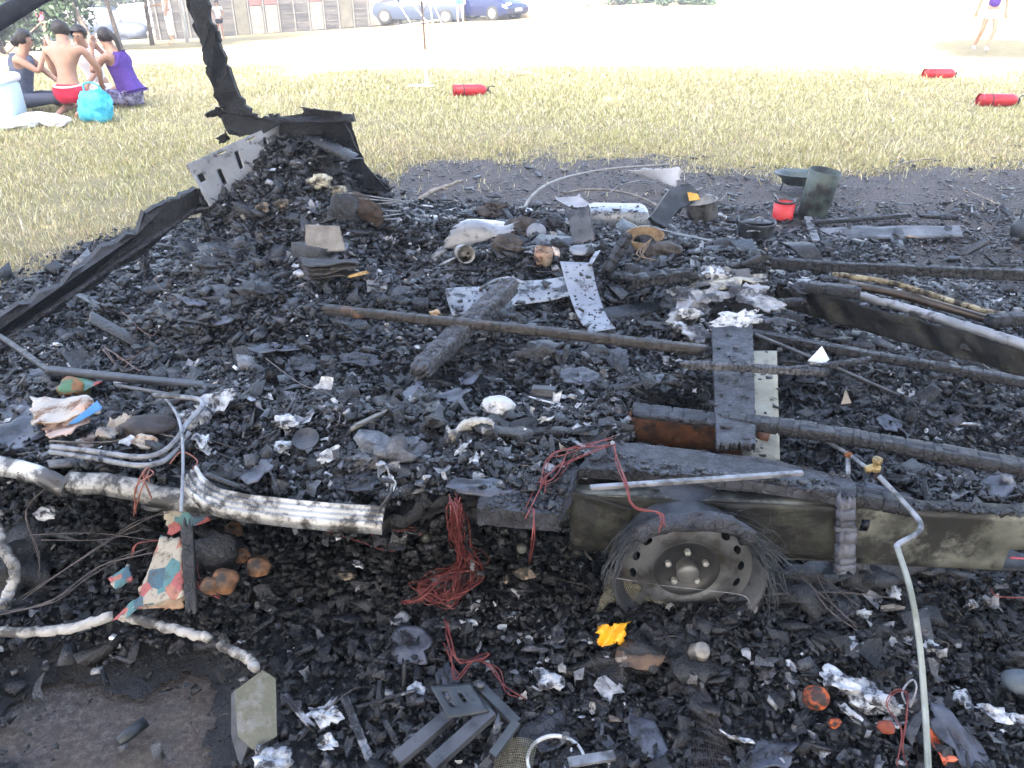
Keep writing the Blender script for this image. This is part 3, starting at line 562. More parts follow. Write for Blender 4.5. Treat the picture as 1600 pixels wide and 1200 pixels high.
# --- near side rail: folded steel web with top and bottom lips
rl0, rl1 = P(893, 772, .40), P(1760, 812, .40)
rd = (rl1 - rl0).normalized(); rin = Vector((-rd.y, rd.x, 0))
rlm = rl0.lerp(rl1, .52)
web = patch(rlm, rl1, down(rl1, .175), down(rlm, .175), 40, 8, .003, .006, .2, holes=[(.04, .075, .2, .42), (.62, .86, .6, 1.0)], seed=3)
web1 = patch(rl0, rlm, down(rlm, .175), down(rl0, .175), 50, 10, .003, .014, .07, seed=13)
lip = patch(rl0, rl1, rl1 + rin * .045, rl0 + rin * .045, 40, 2, .003, .003, .2, seed=4)
lip2 = patch(down(rl0, .175), down(rl1, .175), down(rl1, .175) + rin * .045, down(rl0, .175) + rin * .045, 40, 2, .003, .003, .2, seed=5)
part('side_rail', join(web1, lip2), mat('blackened_rail', (.010, .011, .009), (.045, .047, .036), 11, .5, .75, metal=.15, bump=.5, bscale=40, soot=(.010, .010, .009), soot_amt=.5, soot_scale=7))
part('side_rail', join(web, lip), M_galv)
for px, py, r in ((1347, 812, .012), (815, 842, .014), (668, 826, .012)):
    c = P(px, py, .30) if px > 1300 else P(px, py, .27)
    b, f = lathe([(0, 0), (r, 0), (r, .012), (r * .7, .018), (0, .019)], 12); part('bolt', xf((b, f), TR(c - Vector((0, .03, 0)), rx=R(90))), M_rustdk if px > 1300 else M_galv)
# --- far side rail
fr0, fr1 = P(1215, 440, .36), P(1740, 580, .36); fd = (fr1 - fr0).normalized(); fi = Vector((-fd.y, fd.x, 0))
part('side_rail', join(patch(fr0, fr1, down(fr1, .11), down(fr0, .11), 90, 12, .003, .022, .05, seed=6, jag=.004)), mat('mossy_sooty_steel', (.004, .004, .004), (.026, .027, .016), 45, .6, .8, bump=.6, bscale=50, soot=(.004, .004, .004), soot_amt=.6, soot_scale=11))
part('rail_flange', tube(Q((1338, 461, .37), (1420, 483, .37), (1520, 514, .37), (1620, 546, .37), (1740, 584, .37)), lambda s: .017 + .006 * s, 10, 12, wob=.0012), M_aludull)
part('bolt', lump(P(1378, 465, .385), (.014, .014, .012), 4, .2, 2), M_steeldk)
for c in (P(1490, 533, .26), P(1580, 568, .26)):
    part('rail_hole_ring', xf(tube([Vector((math.cos(a) * .10, 0, math.sin(a) * .045)) for a in np.linspace(0, 2 * math.pi, 22)], .0022, 5, 2), TR(c, rz=R(-22))), M_rod)
# --- timbers still lying on the chassis
def bm_(name, a, b, w, h, m=M_char, parent=None, **k):
    lab = k.pop('label', None); return part(name, beam(P(*a), P(*b), w, h, **k), m, parent, lab)
bm_('floor_bearer', (1125, 652, .44), (1700, 748, .44), .052, .034, crack=.030, depth=.12, seed=1, sag=-.006, taper=1.1)
bm_('floor_bearer', (1175, 520, .40), (1700, 618, .40), .034, .03, crack=.03, depth=.15, seed=2)
bm_('floor_bearer', (1190, 411, .37), (1720, 435, .37), .04, .05, crack=.03, depth=.16, seed=3)
bm_('floor_bearer', (1262, 449, .40), (1340, 457, .40), .05, .05, crack=.05, depth=.08, seed=4)
bm_('floor_bearer', (1195, 474, .36), (1256, 472, .36), .035, .035, crack=.03, seed=5)
part('cross_board', patch(P(1112, 505, .46), P(1176, 503, .46), P(1181, 694, .45), P(1120, 694, .45), 26, 60, .022, .007, .035, seed=6, jag=.008), M_charblue)
cm = patch(P(1166, 548, .40), P(1214, 548, .40), P(1219, 724, .385), P(1164, 724, .385), 6, 24, .0, .002, .1, seed=8)
cmA = join(patch(P(1166, 548, .40), P(1214, 548, .40), P(1219, 724, .385), P(1164, 724, .385), 6, 24, .004, .002, .1, seed=8), patch(P(1166, 548, .396), P(1164, 724, .381), down(P(1164, 724, .381), .05), down(P(1166, 548, .396), .05), 24, 3, .003, .001, .1), patch(P(1214, 548, .396), P(1219, 724, .381), down(P(1219, 724, .381), .05), down(P(1214, 548, .396), .05), 24, 3, .003, .001, .1))
part('cross_member', cmA, mat('scorched_cream_steel', (.24, .22, .15), (.34, .32, .25), 7, .45, .65, metal=.1, bump=.15, bscale=40, soot=(.07, .06, .04), soot_amt=.25, soot_scale=9))
part('axle_tube', tube([P(985, 668, .34), P(1060, 676, .34), P(1130, 688, .34), P(1200, 704, .34)], .056, 20, 8, wob=.002), M_rustdk)
part('charred_shell', beam(P(990, 640, .425), P(1180, 662, .43), .07, .02, crack=.06, depth=.3, seed=9), M_charblue)
sill = plate([P(898, 741, .425), P(905, 735, .425), P(950, 700, .425), P(1000, 698, .425), P(1060, 706, .425), P(1130, 716, .425), P(1220, 728, .425), P(1310, 748, .425), P(1335, 762, .425), P(1332, 786, .425), P(1225, 768, .425), P(1100, 752, .425), P(1000, 744, .425)], .03, jag=.004, sub=5, seed=2)
part('sill_board', sill, M_charblue, smooth=False)
bm_('sill_board', (1330, 772, .425), (1430, 792, .42), .05, .035, crack=.04, depth=.2, seed=21)
part('sill_board', plate([P(752, 788, .415), P(800, 768, .415), P(870, 742, .415), P(903, 741, .415), P(893, 775, .415), P(873, 818, .415), P(800, 812, .415), P(745, 806, .415)], .05, jag=.004, sub=5, seed=3), M_charblue, smooth=False)
part('hanging_slat', beam(P(1322, 776, .44), P(1322, 776, .44) + Vector((.012, -.06, -.19)), .048, .030, crack=.024, depth=.3, seed=12, twist=0), mat('pale_cracked_char', (.045, .047, .058), (.12, .125, .15), 25, .5, .7, bump=.6, bscale=90))
a0 = PY(888, 765, 1.60)
part('wheel_arch_panel', patch(PY(880, 762, 1.66), PY(990, 792, 1.64), PY(985, 822, 1.64), PY(878, 815, 1.66), 20, 8, .003, .02, .06, seed=12, jag=.01), _M['blackened_rail'])
part('wheel_arch_panel', patch(PY(1185, 775, 1.66), PY(1310, 800, 1.62), PY(1300, 850, 1.62), PY(1200, 862, 1.66), 20, 8, .003, .03, .08, seed=13, jag=.01), _M['blackened_rail'])
# --- edge trims (bent aluminium profiles along the near side of the floor)
def channel(pts, w, ribs=3, m=M_white_alu, seed=0, name='edge_trim', lip=.008, wob=.004):
    p = crom(pts, 12); fr = frames(p); V = []; Fc = []; prof = []
    for i in range(ribs * 4 + 1):
        s = i / (ribs * 4); prof.append((s * w, lip * (.5 - .5 * math.cos(2 * math.pi * s * ribs)) - s * w * .55))
    prof += [(w * 1.0, -w * .55 - .018)]; k = len(prof)
    for i, q in enumerate(p):
        t = (p[min(i + 1, len(p) - 1)] - p[max(0, i - 1)]).normalized(); s = t.cross(Vector((0, 0, 1))).normalized(); n = Vector((0, 0, 1)); e = Vector((vn3(np.array(q[:]) * 1.0 + seed, .06, seed), 0, vn3(np.array(q[:]) + seed + 5, .05, seed))) * wob * 2
        for a, b in prof: V.append(q + s * a + n * b + e)
    m0 = len(V); V2 = [v - Vector((0, 0, .003)) for v in V]
    for i in range(len(p) - 1):
        for j in range(k - 1):
            q = (i * k + j, i * k + j + 1, (i + 1) * k + j + 1, (i + 1) * k + j); Fc.append(q); Fc.append(tuple(x + m0 for x in q[::-1]))
    for i in range(len(p) - 1):
        for j, s_ in ((0, 1), (k - 1, -1)): Fc.append((i * k + j, (i + 1) * k + j, (i + 1) * k + j + m0, i * k + j + m0)[::s_])
    return part(name, (np.array([v[:] for v in V + V2]), Fc), m)
channel(Q((-90, 700, .40), (0, 712, .40), (50, 726, .40), (112, 748, .39)), .035, 1, seed=1, wob=.012)
channel(Q((112, 736, .40), (180, 742, .41), (250, 756, .40), (335, 772, .40)), .040, 1, mat('heat_stained_trim', (.18, .17, .145), (.36, .345, .31), 9, .45, .65, metal=.2, bump=.2, bscale=40, soot=(.04, .037, .033), soot_amt=.45, soot_scale=12), seed=2, wob=.012)
channel(Q((308, 728, .44), (322, 748, .43), (350, 764, .43), (420, 776, .43), (520, 786, .43), (602, 790, .43)), .050, 4, seed=3, wob=.004)
part('edge_trim', patch(P(590, 798, .43), P(612, 760, .46), P(600, 796, .37), P(578, 818, .37), 8, 8, .003, .008, .03, seed=8, jag=.02), M_white_alu)
# --- far left corner: cabinet panel, black wall, tall strip and the fallen wall edge
yp = 4.0
pn = patch(PY(291, 257, 3.95), PY(437, 190, 4.25), PY(442, 252, 4.2), PY(330, 328, 3.9), 60, 24, .012, .012, .25, holes=[(.24, .285, .38, .72), (.47, .51, .22, .58), (.80, .835, .2, .6), (.30, .40, .08, .12), (.62, .72, .08, .12), (.04, .10, .28, .44)], seed=9, jag=.003)
part('cabinet_panel', pn, M_aludull)
part('cabinet_back', patch(PY(300, 262, 4.02), PY(437, 200, 4.31), PY(442, 256, 4.27), PY(332, 322, 3.97), 30, 12, .01, .01, .1, seed=29, jag=.01), M_black)  # black sheet added behind the panel so its slots look dark
part('cabinet_side', patch(PY(330, 330, 3.9), PY(442, 254, 4.2), PY(448, 290, 4.2), PY(342, 352, 3.9), 20, 6, .01, .02, .1, seed=19, jag=.02), mat('scorched_laminate', (.10, .10, .095), (.22, .215, .20), 8, .55, .7, bump=.2, soot=(.03, .03, .03), soot_amt=.5, soot_scale=10))
def strip(pts, th, seed, jag=.007, m=M_black, name='wall_remains'):
    return part(name, plate(pts, th, jag=jag, sub=4, seed=seed), m, smooth=False)
strip([PY(x, y, 4.22 + .02 * math.sin(i)) for i, (x, y) in enumerate([(286, -60), (293, 0), (302, 40), (318, 72), (322, 100), (330, 125), (335, 150), (350, 170), (343, 182), (360, 210), (400, 212), (440, 192), (556, 190), (548, 178), (490, 178), (440, 182), (425, 177), (412, 184), (392, 176), (375, 150), (362, 115), (350, 80), (343, 55), (330, 35), (325, 0), (318, -60)])], .035, 4)
strip([PY(x, y, yy) for x, y, yy in [(438, 186, 4.22), (548, 182, 4.26), (556, 215, 4.3), (570, 255, 4.35), (604, 302, 4.4), (560, 305, 4.35), (430, 300, 4.2)]], .03, 5, jag=.008)
for k, (x0, y0, x1, y1) in enumerate(((345, 165, 322, 176), (352, 205, 338, 214), (330, 98, 320, 108), (540, 190, 560, 232), (470, 168, 535, 176))):
    part('wall_scrap', patch(PY(x0, y0, 4.18), PY(x1, y1, 4.2), PY(x1 + 6, y1 + 9, 4.22), PY(x0 + 8, y0 + 12, 4.2), 8, 4, .006, .02, .05, seed=30 + k, jag=.09), M_char)
part('corner_post', beam(PY(318, 296, 3.98), PY(326, 372, 4.02), .055, .05, crack=.03, depth=.3, seed=17), M_char)
_e0, _e1 = 3.97, P(-90, 575, .05).y
def _fe(x, y): return PY(x, y, _e0 + (_e1 - _e0) * (312 - x) / 402)
part('fallen_wall_edge', plate([_fe(x, y) for x, y in ((312, 296), (280, 302), (262, 314), (240, 322), (216, 352), (180, 378), (130, 412), (60, 455), (0, 492), (-90, 548), (-90, 600), (0, 532), (70, 492), (140, 452), (200, 408), (250, 370), (290, 340), (314, 330))], .03, jag=.014, sub=3, seed=8), M_char, smooth=False)
part('fallen_wall_edge', beam(_fe(312, 322) + Vector((0, -.02, 0)), _fe(-80, 590) + Vector((0, -.02, 0)), .035, .02, crack=.04, depth=.2, seed=18, ends=.03), M_charblue)
part('wall_scrap', patch(PY(240, 326, 4.0), PY(300, 300, 3.95), PY(296, 322, 3.93), PY(238, 352, 3.98), 14, 6, .006, .05, .06, seed=41, jag=.07), M_char)
part('burnt_lining', join(lump(PY(350, 350, 3.95), (.06, .05, .10), 3, .6, 3), lump(PY(345, 320, 3.98), (.04, .04, .10), 5, .6, 3)), M_char)
# --- edge profile behind the far rail
def strip_path(pts, w, th, m, name, seed, parent=None, amp=.006):
    p = crom(pts, 10); V = []; Fc = []
    for i, q in enumerate(p):
        t = (p[min(i + 1, len(p) - 1)] - p[max(0, i - 1)]).normalized(); s = t.cross(Vector((0, 0, 1))).normalized(); e = vn3(np.array(q[:]) + seed, .07, seed) * amp * 2
        for a, b in ((-w / 2, 0), (0, .004), (w / 2, 0), (w / 2, -th), (-w / 2, -th)): V.append(q + s * (a + e) + Vector((0, 0, b + e)))
    for i in range(len(p) - 1):
        for j in range(5): j2 = (j + 1) % 5; Fc.append((i * 5 + j, i * 5 + j2, (i + 1) * 5 + j2, (i + 1) * 5 + j))
    return part(name, (np.array([v[:] for v in V]), Fc), m, parent)
M_gold = mat('yellowed_insulation', (.22, .17, .09), (.50, .44, .30), 18, .8, bump=.5, bscale=60, soot=(.04, .03, .02), soot_amt=.45, soot_scale=14)
strip_path(Q((1300, 425, .31), (1380, 436, .30), (1460, 458, .30), (1530, 480, .30), (1590, 492, .29)), .022, .02, M_gold, 'far_edge_profile', 5)
strip_path(Q((1300, 436, .30), (1400, 455, .28), (1500, 482, .27), (1560, 500, .26)), .06, .02, mat('brown_smoked_metal', (.03, .02, .012), (.09, .06, .035), 10, .3, .5, metal=.3), 'far_edge_profile', 6)
bm_('floor_bearer', (1545, 500, .33), (1680, 492, .33), .06, .05, crack=.05, depth=.16, seed=25)
# far wheel: collapsed tyre over its rim
fw = P(1135, 412, .36)
arc = [fw + Vector((.36 * (s - .5) * 1.0, -.10 * (s - .5), .085 * math.sin(math.pi * s) - .02)) for s in np.linspace(0, 1, 9)]
wf = part('wheel', tube(arc, lambda s: .028 + .03 * math.sin(math.pi * s), 12, 6, wob=.003), mat('burnt_rubber', (.008, .008, .009), (.02, .02, .022), 20, .6, .8, bump=.5, bscale=80))
# ---------------------------------------------------------------- near wheel
WC = Vector(P(1074, 893, .235)); WN = (Vector((-rin.x, -rin.y, 0))).normalized()
WN = (WN + Vector((.05, 0, 0.03))).normalized()
WM = Matrix.Translation(WC) @ WN.to_track_quat('Z', 'Y').to_matrix().to_4x4()
wh = bpy.data.objects.new('wheel', mesh_data('wheel', *xf(lathe([(.178, -.13), (.190, -.135), (.193, -.128), (.180, -.115), (.165, -.07), (.163, -.03), (.168, .005), (.180, .018), (.184, .028), (.193, .036), (.1935, .030), (.184, .020), (.171, .008), (.166, -.03), (.168, -.07), (.183, -.112)], 72), TR((0, 0, 0))), M_steel, None, True))
COL.objects.link(wh); wh.parent = cv; wh.matrix_parent_inverse = Matrix(); wh.matrix_basis = Matrix.Translation(-Vector(cv.location)) @ WM
# wheel disc with ventilation slots, cut with a boolean
disc_v, disc_f = lathe([(.0, -.028), (.060, -.028), (.074, -.026), (.082, -.012), (.090, -.004), (.104, -.001), (.122, -.004), (.140, -.010), (.152, -.012), (.165, -.008), (.166, -.016), (.152, -.017), (.140, -.015), (.122, -.009), (.104, -.006), (.090, -.009), (.079, -.017), (.071, -.031), (.060, -.033), (.0, -.033)], 96)
bm = bmesh.new(); vs = [bm.verts.new(v) for v in disc_v]
for f in disc_f:
    try: bm.faces.new([vs[i] for i in f])
    except ValueError: pass
bmesh.ops.remove_doubles(bm, verts=bm.verts[:], dist=1e-5); bmesh.ops.recalc_face_normals(bm, faces=bm.faces[:]); dm = bpy.data.meshes.new('d'); bm.to_mesh(dm); bm.free(); dob = bpy.data.objects.new('d', dm); COL.objects.link(dob)
cu = []
for k in range(16):
    a = 2 * math.pi * k / 16 + .1; c, f = lathe([(1, -1), (1, 1)], 16, cap=True); cu.append(xf((c, f), Matrix.Translation((math.cos(a) * .137, math.sin(a) * .136, -.01)) @ Matrix.Rotation(a, 4, 'Z') @ Matrix.Diagonal((.0088, .0145, .05, 1))))
cv_, cf_ = join(*cu); cmesh = bpy.data.meshes.new('c'); cmesh.from_pydata(cv_.tolist(), [], cf_); cob = bpy.data.objects.new('c', cmesh); COL.objects.link(cob)
bmx = bmesh.new(); bmx.from_mesh(cmesh); bmesh.ops.recalc_face_normals(bmx, faces=bmx.faces[:]); bmx.to_mesh(cmesh); bmx.free()
mo = dob.modifiers.new('b', 'BOOLEAN'); mo.object = cob; mo.operation = 'DIFFERENCE'; mo.solver = 'EXACT'
dg = bpy.context.evaluated_depsgraph_get(); de = bpy.data.meshes.new_from_object(dob.evaluated_get(dg)); bpy.data.objects.remove(dob); bpy.data.objects.remove(cob)
de.name = 'wheel_disc'; de.materials.clear(); de.materials.append(mat('wheel_disc_steel', (.040, .043, .047), (.092, .096, .102), 9, .4, .6, metal=.3, bump=.12, bscale=70, soot=(.030, .027, .023), soot_amt=.4, soot_scale=9))
for pl in de.polygons: pl.use_smooth = True
de.set_sharp_from_angle(angle=R(35))
def wpart(name, geo, m, par=None, smooth=True):
    me = mesh_data(name, geo[0], geo[1], m, None, smooth); o = bpy.data.objects.new(name, me); COL.objects.link(o); o.parent = par or wh; return o
dsk = bpy.data.objects.new('wheel_disc', de); COL.objects.link(dsk); dsk.parent = wh
wpart('hub_plate', lathe([(.0, -.022), (.073, -.022), (.084, -.008), (.086, -.012)], 40), mat('sooty_hub', (.010, .011, .012), (.022, .023, .025), 20, .5))  # hub recess given a darker tone than the disc
wpart('hub_cap', lathe([(.026, -.024), (.029, .008), (.026, .014), (.0, .015)], 32), mat('hub_grey', (.09, .09, .09), (.16, .16, .15), 20, .5, metal=.3))
for k in range(5):
    a = 2 * math.pi * k / 5 + .35; wpart('wheel_bolt', xf(lathe([(.0085, -.02), (.0085, -.008), (.006, -.005), (.0, -.005)], 6), Matrix.Translation((math.cos(a) * .050, math.sin(a) * .050, 0))), mat('bolt_bright', (.2, .2, .2), (.4, .4, .38), 60, .5, metal=.3))
wpart('brake_drum', lathe([(.0, -.05), (.10, -.05), (.12, -.055), (.12, -.12), (.0, -.12)], 40), M_steeldk)
# steel cords of the burnt tyre
rg = random.Random(5); gs = []
WI = np.array(WM.inverted())
for k in range(120):
    side = rg.random(); a = (R(rg.gauss(38, 16)) if side < .65 else R(rg.gauss(138, 9))); r0 = rg.uniform(.165, .195); ln = rg.uniform(.03, .16) * (1 if side < .65 else .6); da = rg.gauss(.45, .35) * (-1 if side < .65 else 1)
    z0 = rg.uniform(-.05, .06); p = []
    for s in np.linspace(0, 1, 6): rr = r0 + ln * s * .42 + rg.uniform(-.002, .008) * (s > 0); aa = a + da * s; p.append(Vector((math.cos(aa) * rr, math.sin(aa) * rr, z0 + .05 * s)))
    gs.append(tube(p, rg.uniform(.0006, .0013), 4, 2, wob=.0012))
wpart('tyre_cords', join(*gs), M_steeldk)['kind'] = 'stuff'
# charred tread remains lying over the rim
tp = [];
for s in np.linspace(0, 1, 14): aa = R(42 + 96 * s); tp.append((aa, .184 + .006 * math.sin(s * 9), .05))
V = []; Fc = []; nn = 10; rgn = np.random.default_rng(4)
for i, (aa, rr, w) in enumerate(tp):
    for j in range(nn): b = j / nn * 2 * math.pi; e = rgn.normal(0, .0065); V.append((math.cos(aa) * (rr + .022 * math.cos(b) + e), math.sin(aa) * (rr + .022 * math.cos(b) + e), .030 + .030 * math.sin(b) * math.sin(math.pi * (i + .5) / 14) ** .5 + e))
for i in range(len(tp) - 1):
    for j in range(nn): j2 = (j + 1) % nn; Fc.append((i * nn + j, i * nn + j2, (i + 1) * nn + j2, (i + 1) * nn + j))
wpart('tread_remains', (np.array(V), Fc), M_charblue)
# ================================================================ LOOSE THINGS ON THE HEAP
def hb(name, label, cat, a, b, w, h, m=M_char, group=None, **k):
    return T(name, label, cat, beam(P(*a), P(*b), w, h, **k), m, group=group)
M_halfburnt = mat('half_burnt_wood', (.016, .014, .013), (.035, .030, .028), 25, .4, .65, bump=.6, bscale=80, soot=(.20, .09, .04), soot_amt=.10, soot_scale=5)
hb('charred_board', 'long charred batten with brown unburnt patches crossing the middle of the heap', 'board', (508, 482, .49), (1102, 547, .49), .030, .034, M_halfburnt, crack=.04, depth=.08, seed=51)
hb('charred_beam', 'thick beam with deeply cracked charcoal skin leaning on the grey metal sheet', 'beam', (655, 578, .425), (797, 446, .52), .072, .055, mat('ashy_cracked_beam', (.030, .032, .037), (.085, .088, .098), 22, .55, .75, bump=.6, bscale=90), crack=.018, depth=.15, seed=52, ends=.03)
hb('angle_bar', 'dark straight bar lying above the bent chair tubes at left', 'bar', (75, 580, .37), (425, 612, .40), .03, .022, mat('sooty_bar', (.02, .022, .027), (.05, .053, .062), 14, .4, .6, bump=.2), crack=.12, depth=.05, seed=53)
hb('angle_bar', 'short bent bar running down from the left edge to the long dark bar', 'bar', (-20, 512, .20), (78, 580, .37), .02, .015, M_steel, crack=.1, depth=.05, seed=54)
hb('charred_stick', 'thin cracked charred stick lying across the cross board right of centre', 'stick', (1068, 570, .485), (1292, 580, .485), .026, .026, mat('grey_cracked_stick', (.03, .032, .038), (.09, .092, .10), 25, .5, .7, bump=.6, bscale=90), crack=.012, depth=.3, seed=55)
hb('charred_stick', 'thin charred stick resting over the white card', 'stick', (1235, 576, .49), (1360, 561, .49), .018, .018, M_charblue, crack=.014, depth=.25, seed=56)
T('metal_rod', 'thin dark rod slanting from the white card down to the pale bracket', 'rod', tube(Q((1180, 522, .46), (1300, 572, .44), (1405, 618, .30)), .0055, 6), M_steel)
T('flat_steel_bar', 'straight grey steel bar resting above the bare wheel', 'bar', xf(box((0, 0, 0), (1, 1, 1), .02), Matrix.Translation((P(922, 762, .462) + P(1254, 739, .462)) / 2) @ (P(1254, 739, .462) - P(922, 762, .462)).to_track_quat('X', 'Z').to_matrix().to_4x4() @ Matrix.Diagonal(((P(1254, 739, .462) - P(922, 762, .462)).length, .013, .010, 1))), M_rod)
T('metal_sheet', 'wide pale aluminium strip under the cracked beam in the middle of the heap', 'metal sheet', patch(P(695, 452, .44), P(886, 433, .45), P(906, 462, .42), P(706, 492, .41), 24, 8, .002, .012, .12, seed=61, jag=.002), M_alu)
T('metal_sheet', 'curved pale blue grey metal strip standing upright right of the cracked beam', 'metal sheet', patch(P(875, 408, .50), P(924, 411, .50), P(962, 513, .43), P(920, 520, .43), 10, 26, .002, .003, .1, seed=62, bend=lambda a, b: -.05 * math.sin(math.pi * b)), mat('pale_blue_metal', (.19, .20, .225), (.28, .29, .315), 4, .45, .6, metal=.35, bump=.1, bscale=30, soot=(.03, .03, .035), soot_amt=.22, soot_scale=18))
T('bent_pipe', 'short bent grey pipe on the aluminium strip', 'pipe', tube(Q((752, 450, .455), (775, 438, .46), (800, 435, .465), (818, 443, .46)), .007, 10), M_rod)
T('metal_bracket', 'small bent grey bracket beside the top of the upright metal strip', 'bracket', beam(P(922, 412, .52), P(934, 392, .53), .02, .006, crack=.1, depth=.05), M_rod)
# bent tubes of a folding chair
ch = thing('folding_chair', P(200, 690, .36), 'burnt folding chair with two bent steel tubes among the scorched cloths', 'chair')
mk('frame_tube', tube(Q((80, 698, .44), (150, 706, .44), (215, 714, .44), (250, 708, .44), (275, 688, .45), (292, 662, .46), (312, 640, .47), (316, 628, .47), (300, 622, .47), (240, 618, .47)), .0075, 10, 8), M_rod, ch)
mk('frame_tube', tube(Q((78, 706, .43), (140, 715, .43), (212, 727, .43), (252, 722, .43), (275, 704, .43), (296, 676, .45)), .0075, 10, 8), M_rod, ch)
mk('frame_tube', tube(Q((180, 602, .44), (240, 612, .45), (300, 624, .46), (318, 636, .46)), .006, 10, 8), M_steel, ch)
T('thin_rod', 'long thin rod standing up beside the chair tubes at left', 'rod', tube(Q((246, 612, .44), (268, 634, .46), (282, 665, .47), (286, 720, .47), (283, 800, .46)), .0042, 6, 8), M_rod)
for i, (pp, lab) in enumerate((([(78, 690, .41), (160, 691, .43), (210, 680, .44), (272, 640, .46)], 'thin twig lying across the scorched cloths'), ([(212, 676, .43), (240, 676, .44), (280, 685, .43)], 'short twig ending at the chair tubes'))):
    T('twig', lab, 'twig', tube(Q(*pp), lambda s: .0032 - .0012 * s, 5, 8, wob=.001), mat('burnt_twig', (.06, .05, .045), (.14, .12, .10), 30, .7))
# gas pipe with brass valve
gp = thing('gas_pipe', P(1450, 1150, .05), 'tall bent gas pipe with a brass valve rising in front of the right hand rail', 'pipe')
mk('pipe', tube(Q((1374, 745, .47), (1400, 772, .46), (1432, 808, .45), (1439, 824, .45), (1430, 836, .45), (1404, 850, .45), (1402, 858, .45)), .0065, 10, 8), M_rod, gp)
mk('pipe', tube(Q((1402, 856, .45), (1422, 920, .42), (1436, 1000, .36), (1444, 1090, .30), (1450, 1190, .25), (1452, 1260, .22)), .0065, 10, 8), mat('tarnished_pipe', (.16, .17, .14), (.30, .31, .27), 14, .5, metal=.3), gp)
mk('feed_pipe', tube(Q((1284, 686, .40), (1318, 705, .42), (1345, 724, .44), (1360, 736, .45)), .0055, 8), M_rod, gp)
mk('feed_pipe', tube(Q((1325, 712, .425), (1325, 750, .40)), .0065, 8, smoothpath=False), M_rod, gp)
mk('feed_nut', lump(P(1326, 711, .43), (.012, .010, .009), 2, .12, 2), M_rustdk, gp)
M_brass = mat('smoked_brass', (.20, .14, .05), (.38, .30, .15), 30, .45, .65, metal=.4, soot=(.05, .03, .02), soot_amt=.2, soot_scale=30)
vz = P(1367, 735, .455)
mk('valve', join(xf(lathe([(0, 0), (.012, 0), (.014, .01), (.010, .016), (.010, .024), (.013, .028), (.013, .036), (0, .040)], 8), TR(vz)), xf(lathe([(0, -.018), (.010, -.018), (.010, .018), (0, .018)], 8), TR(vz + Vector((-.008, 0, .008)), ry=R(70)))), M_brass, gp, smooth=False)
mk('valve_nut', xf(lathe([(0, 0), (.009, 0), (.0105, .007), (.009, .014), (0, .014)], 6), TR(vz + Vector((.006, -.004, -.012)), ry=R(130))), M_rustdk, gp, smooth=False)
# wires
def wires(name, label, bundles, m=M_wire, r=.0014, seed=0, parent=None):
    rg = random.Random(seed); g = []
    for pts, n, sp in bundles:
        for k in range(n):
            g.append(tube([P(x + rg.gauss(0, sp), y + rg.gauss(0, sp), z + rg.uniform(-.01, .02)) for x, y, z in pts], r * rg.uniform(.7, 1.2), 5, 5))
    return T(name, label, 'wire', join(*g), m)
wires('wire_bundle', 'thick tangle of red copper wires hanging below the floor edge in the middle', [
    ([(705, 782, .44), (712, 800, .42), (708, 830, .32), (722, 860, .22), (715, 895, .17), (700, 930, .14), (668, 932, .14), (655, 915, .15), (690, 900, .16), (735, 880, .17)], 16, 7),
    ([(715, 785, .44), (720, 815, .38), (718, 850, .25), (742, 885, .17), (735, 915, .15), (705, 935, .14), (680, 920, .15)], 14, 8),
    ([(720, 880, .18), (690, 905, .17), (655, 935, .15), (628, 942, .14)], 4, 4)], M_wire, .0012, 1)
wires('copper_wire', 'red copper wires trailing under the pale curved trim', [([(440, 806, .34), (520, 820, .30), (590, 822, .28), (655, 828, .30)], 3, 4), ([(480, 826, .26), (560, 834, .24), (610, 856, .20), (640, 835, .26)], 2, 4)], M_wire, .0012, 2)
wires('copper_wire', 'copper strands reaching from the burnt sill up to the pale knob', [([(958, 690, .47), (900, 722, .47), (850, 745, .46), (820, 800, .45)], 2, 3), ([(955, 688, .47), (880, 705, .47), (855, 720, .46), (850, 765, .45)], 3, 3), ([(890, 705, .47), (862, 745, .46), (845, 750, .46), (880, 720, .47)], 2, 5), ([(835, 795, .45), (833, 840, .40), (828, 880, .2)], 2, 2)], M_wire, .0016, 3)
wires('copper_wire', 'pink copper wires dropping from the sill board over the wheel', [([(958, 695, .47), (965, 720, .46), (975, 755, .46), (990, 790, .44), (1030, 800, .44), (1035, 825, .42)], 3, 2.5)], M_wire, .0019, 4)
wires('copper_wire', 'loops of copper wire lying in the ash below the tangle', [([(698, 970, .13), (700, 1000, .12), (715, 1035, .12), (750, 1030, .12), (765, 1020, .13)], 3, 3), ([(700, 1010, .12), (712, 1055, .11), (740, 1030, .12), (768, 1040, .12), (790, 1080, .11), (812, 1090, .11)], 3, 4)], M_wire, .0018, 5)
wires('copper_wire', 'loop of pink wire standing in the white ash at lower right', [([(1400, 1200, .15), (1408, 1140, .18), (1388, 1100, .20), (1398, 1080, .21), (1415, 1085, .20), (1418, 1120, .18), (1410, 1170, .14), (1420, 1200, .1)], 2, 2)], M_wire, .0016, 6)
wires('grey_cable', 'loop of grey cable behind the pink wire at lower right', [([(1415, 1100, .18), (1410, 1080, .2), (1425, 1062, .22), (1432, 1075, .21), (1422, 1105, .17)], 1, 0)], M_rod, .003, 7)
wires('copper_wire', 'short orange wire below the red scrap at the right edge', [([(1548, 920, .2), (1560, 932, .19), (1620, 934, .18)], 1, 0)], M_wire, .0016, 8)
wires('copper_wire', 'copper wire wound beside the black slat at left', [([(370, 815, .22), (330, 845, .22), (308, 880, .20), (318, 915, .16), (345, 935, .14)], 4, 4), ([(205, 870, .2), (215, 848, .22), (260, 843, .23)], 2, 2)], M_wire, .0016, 9)
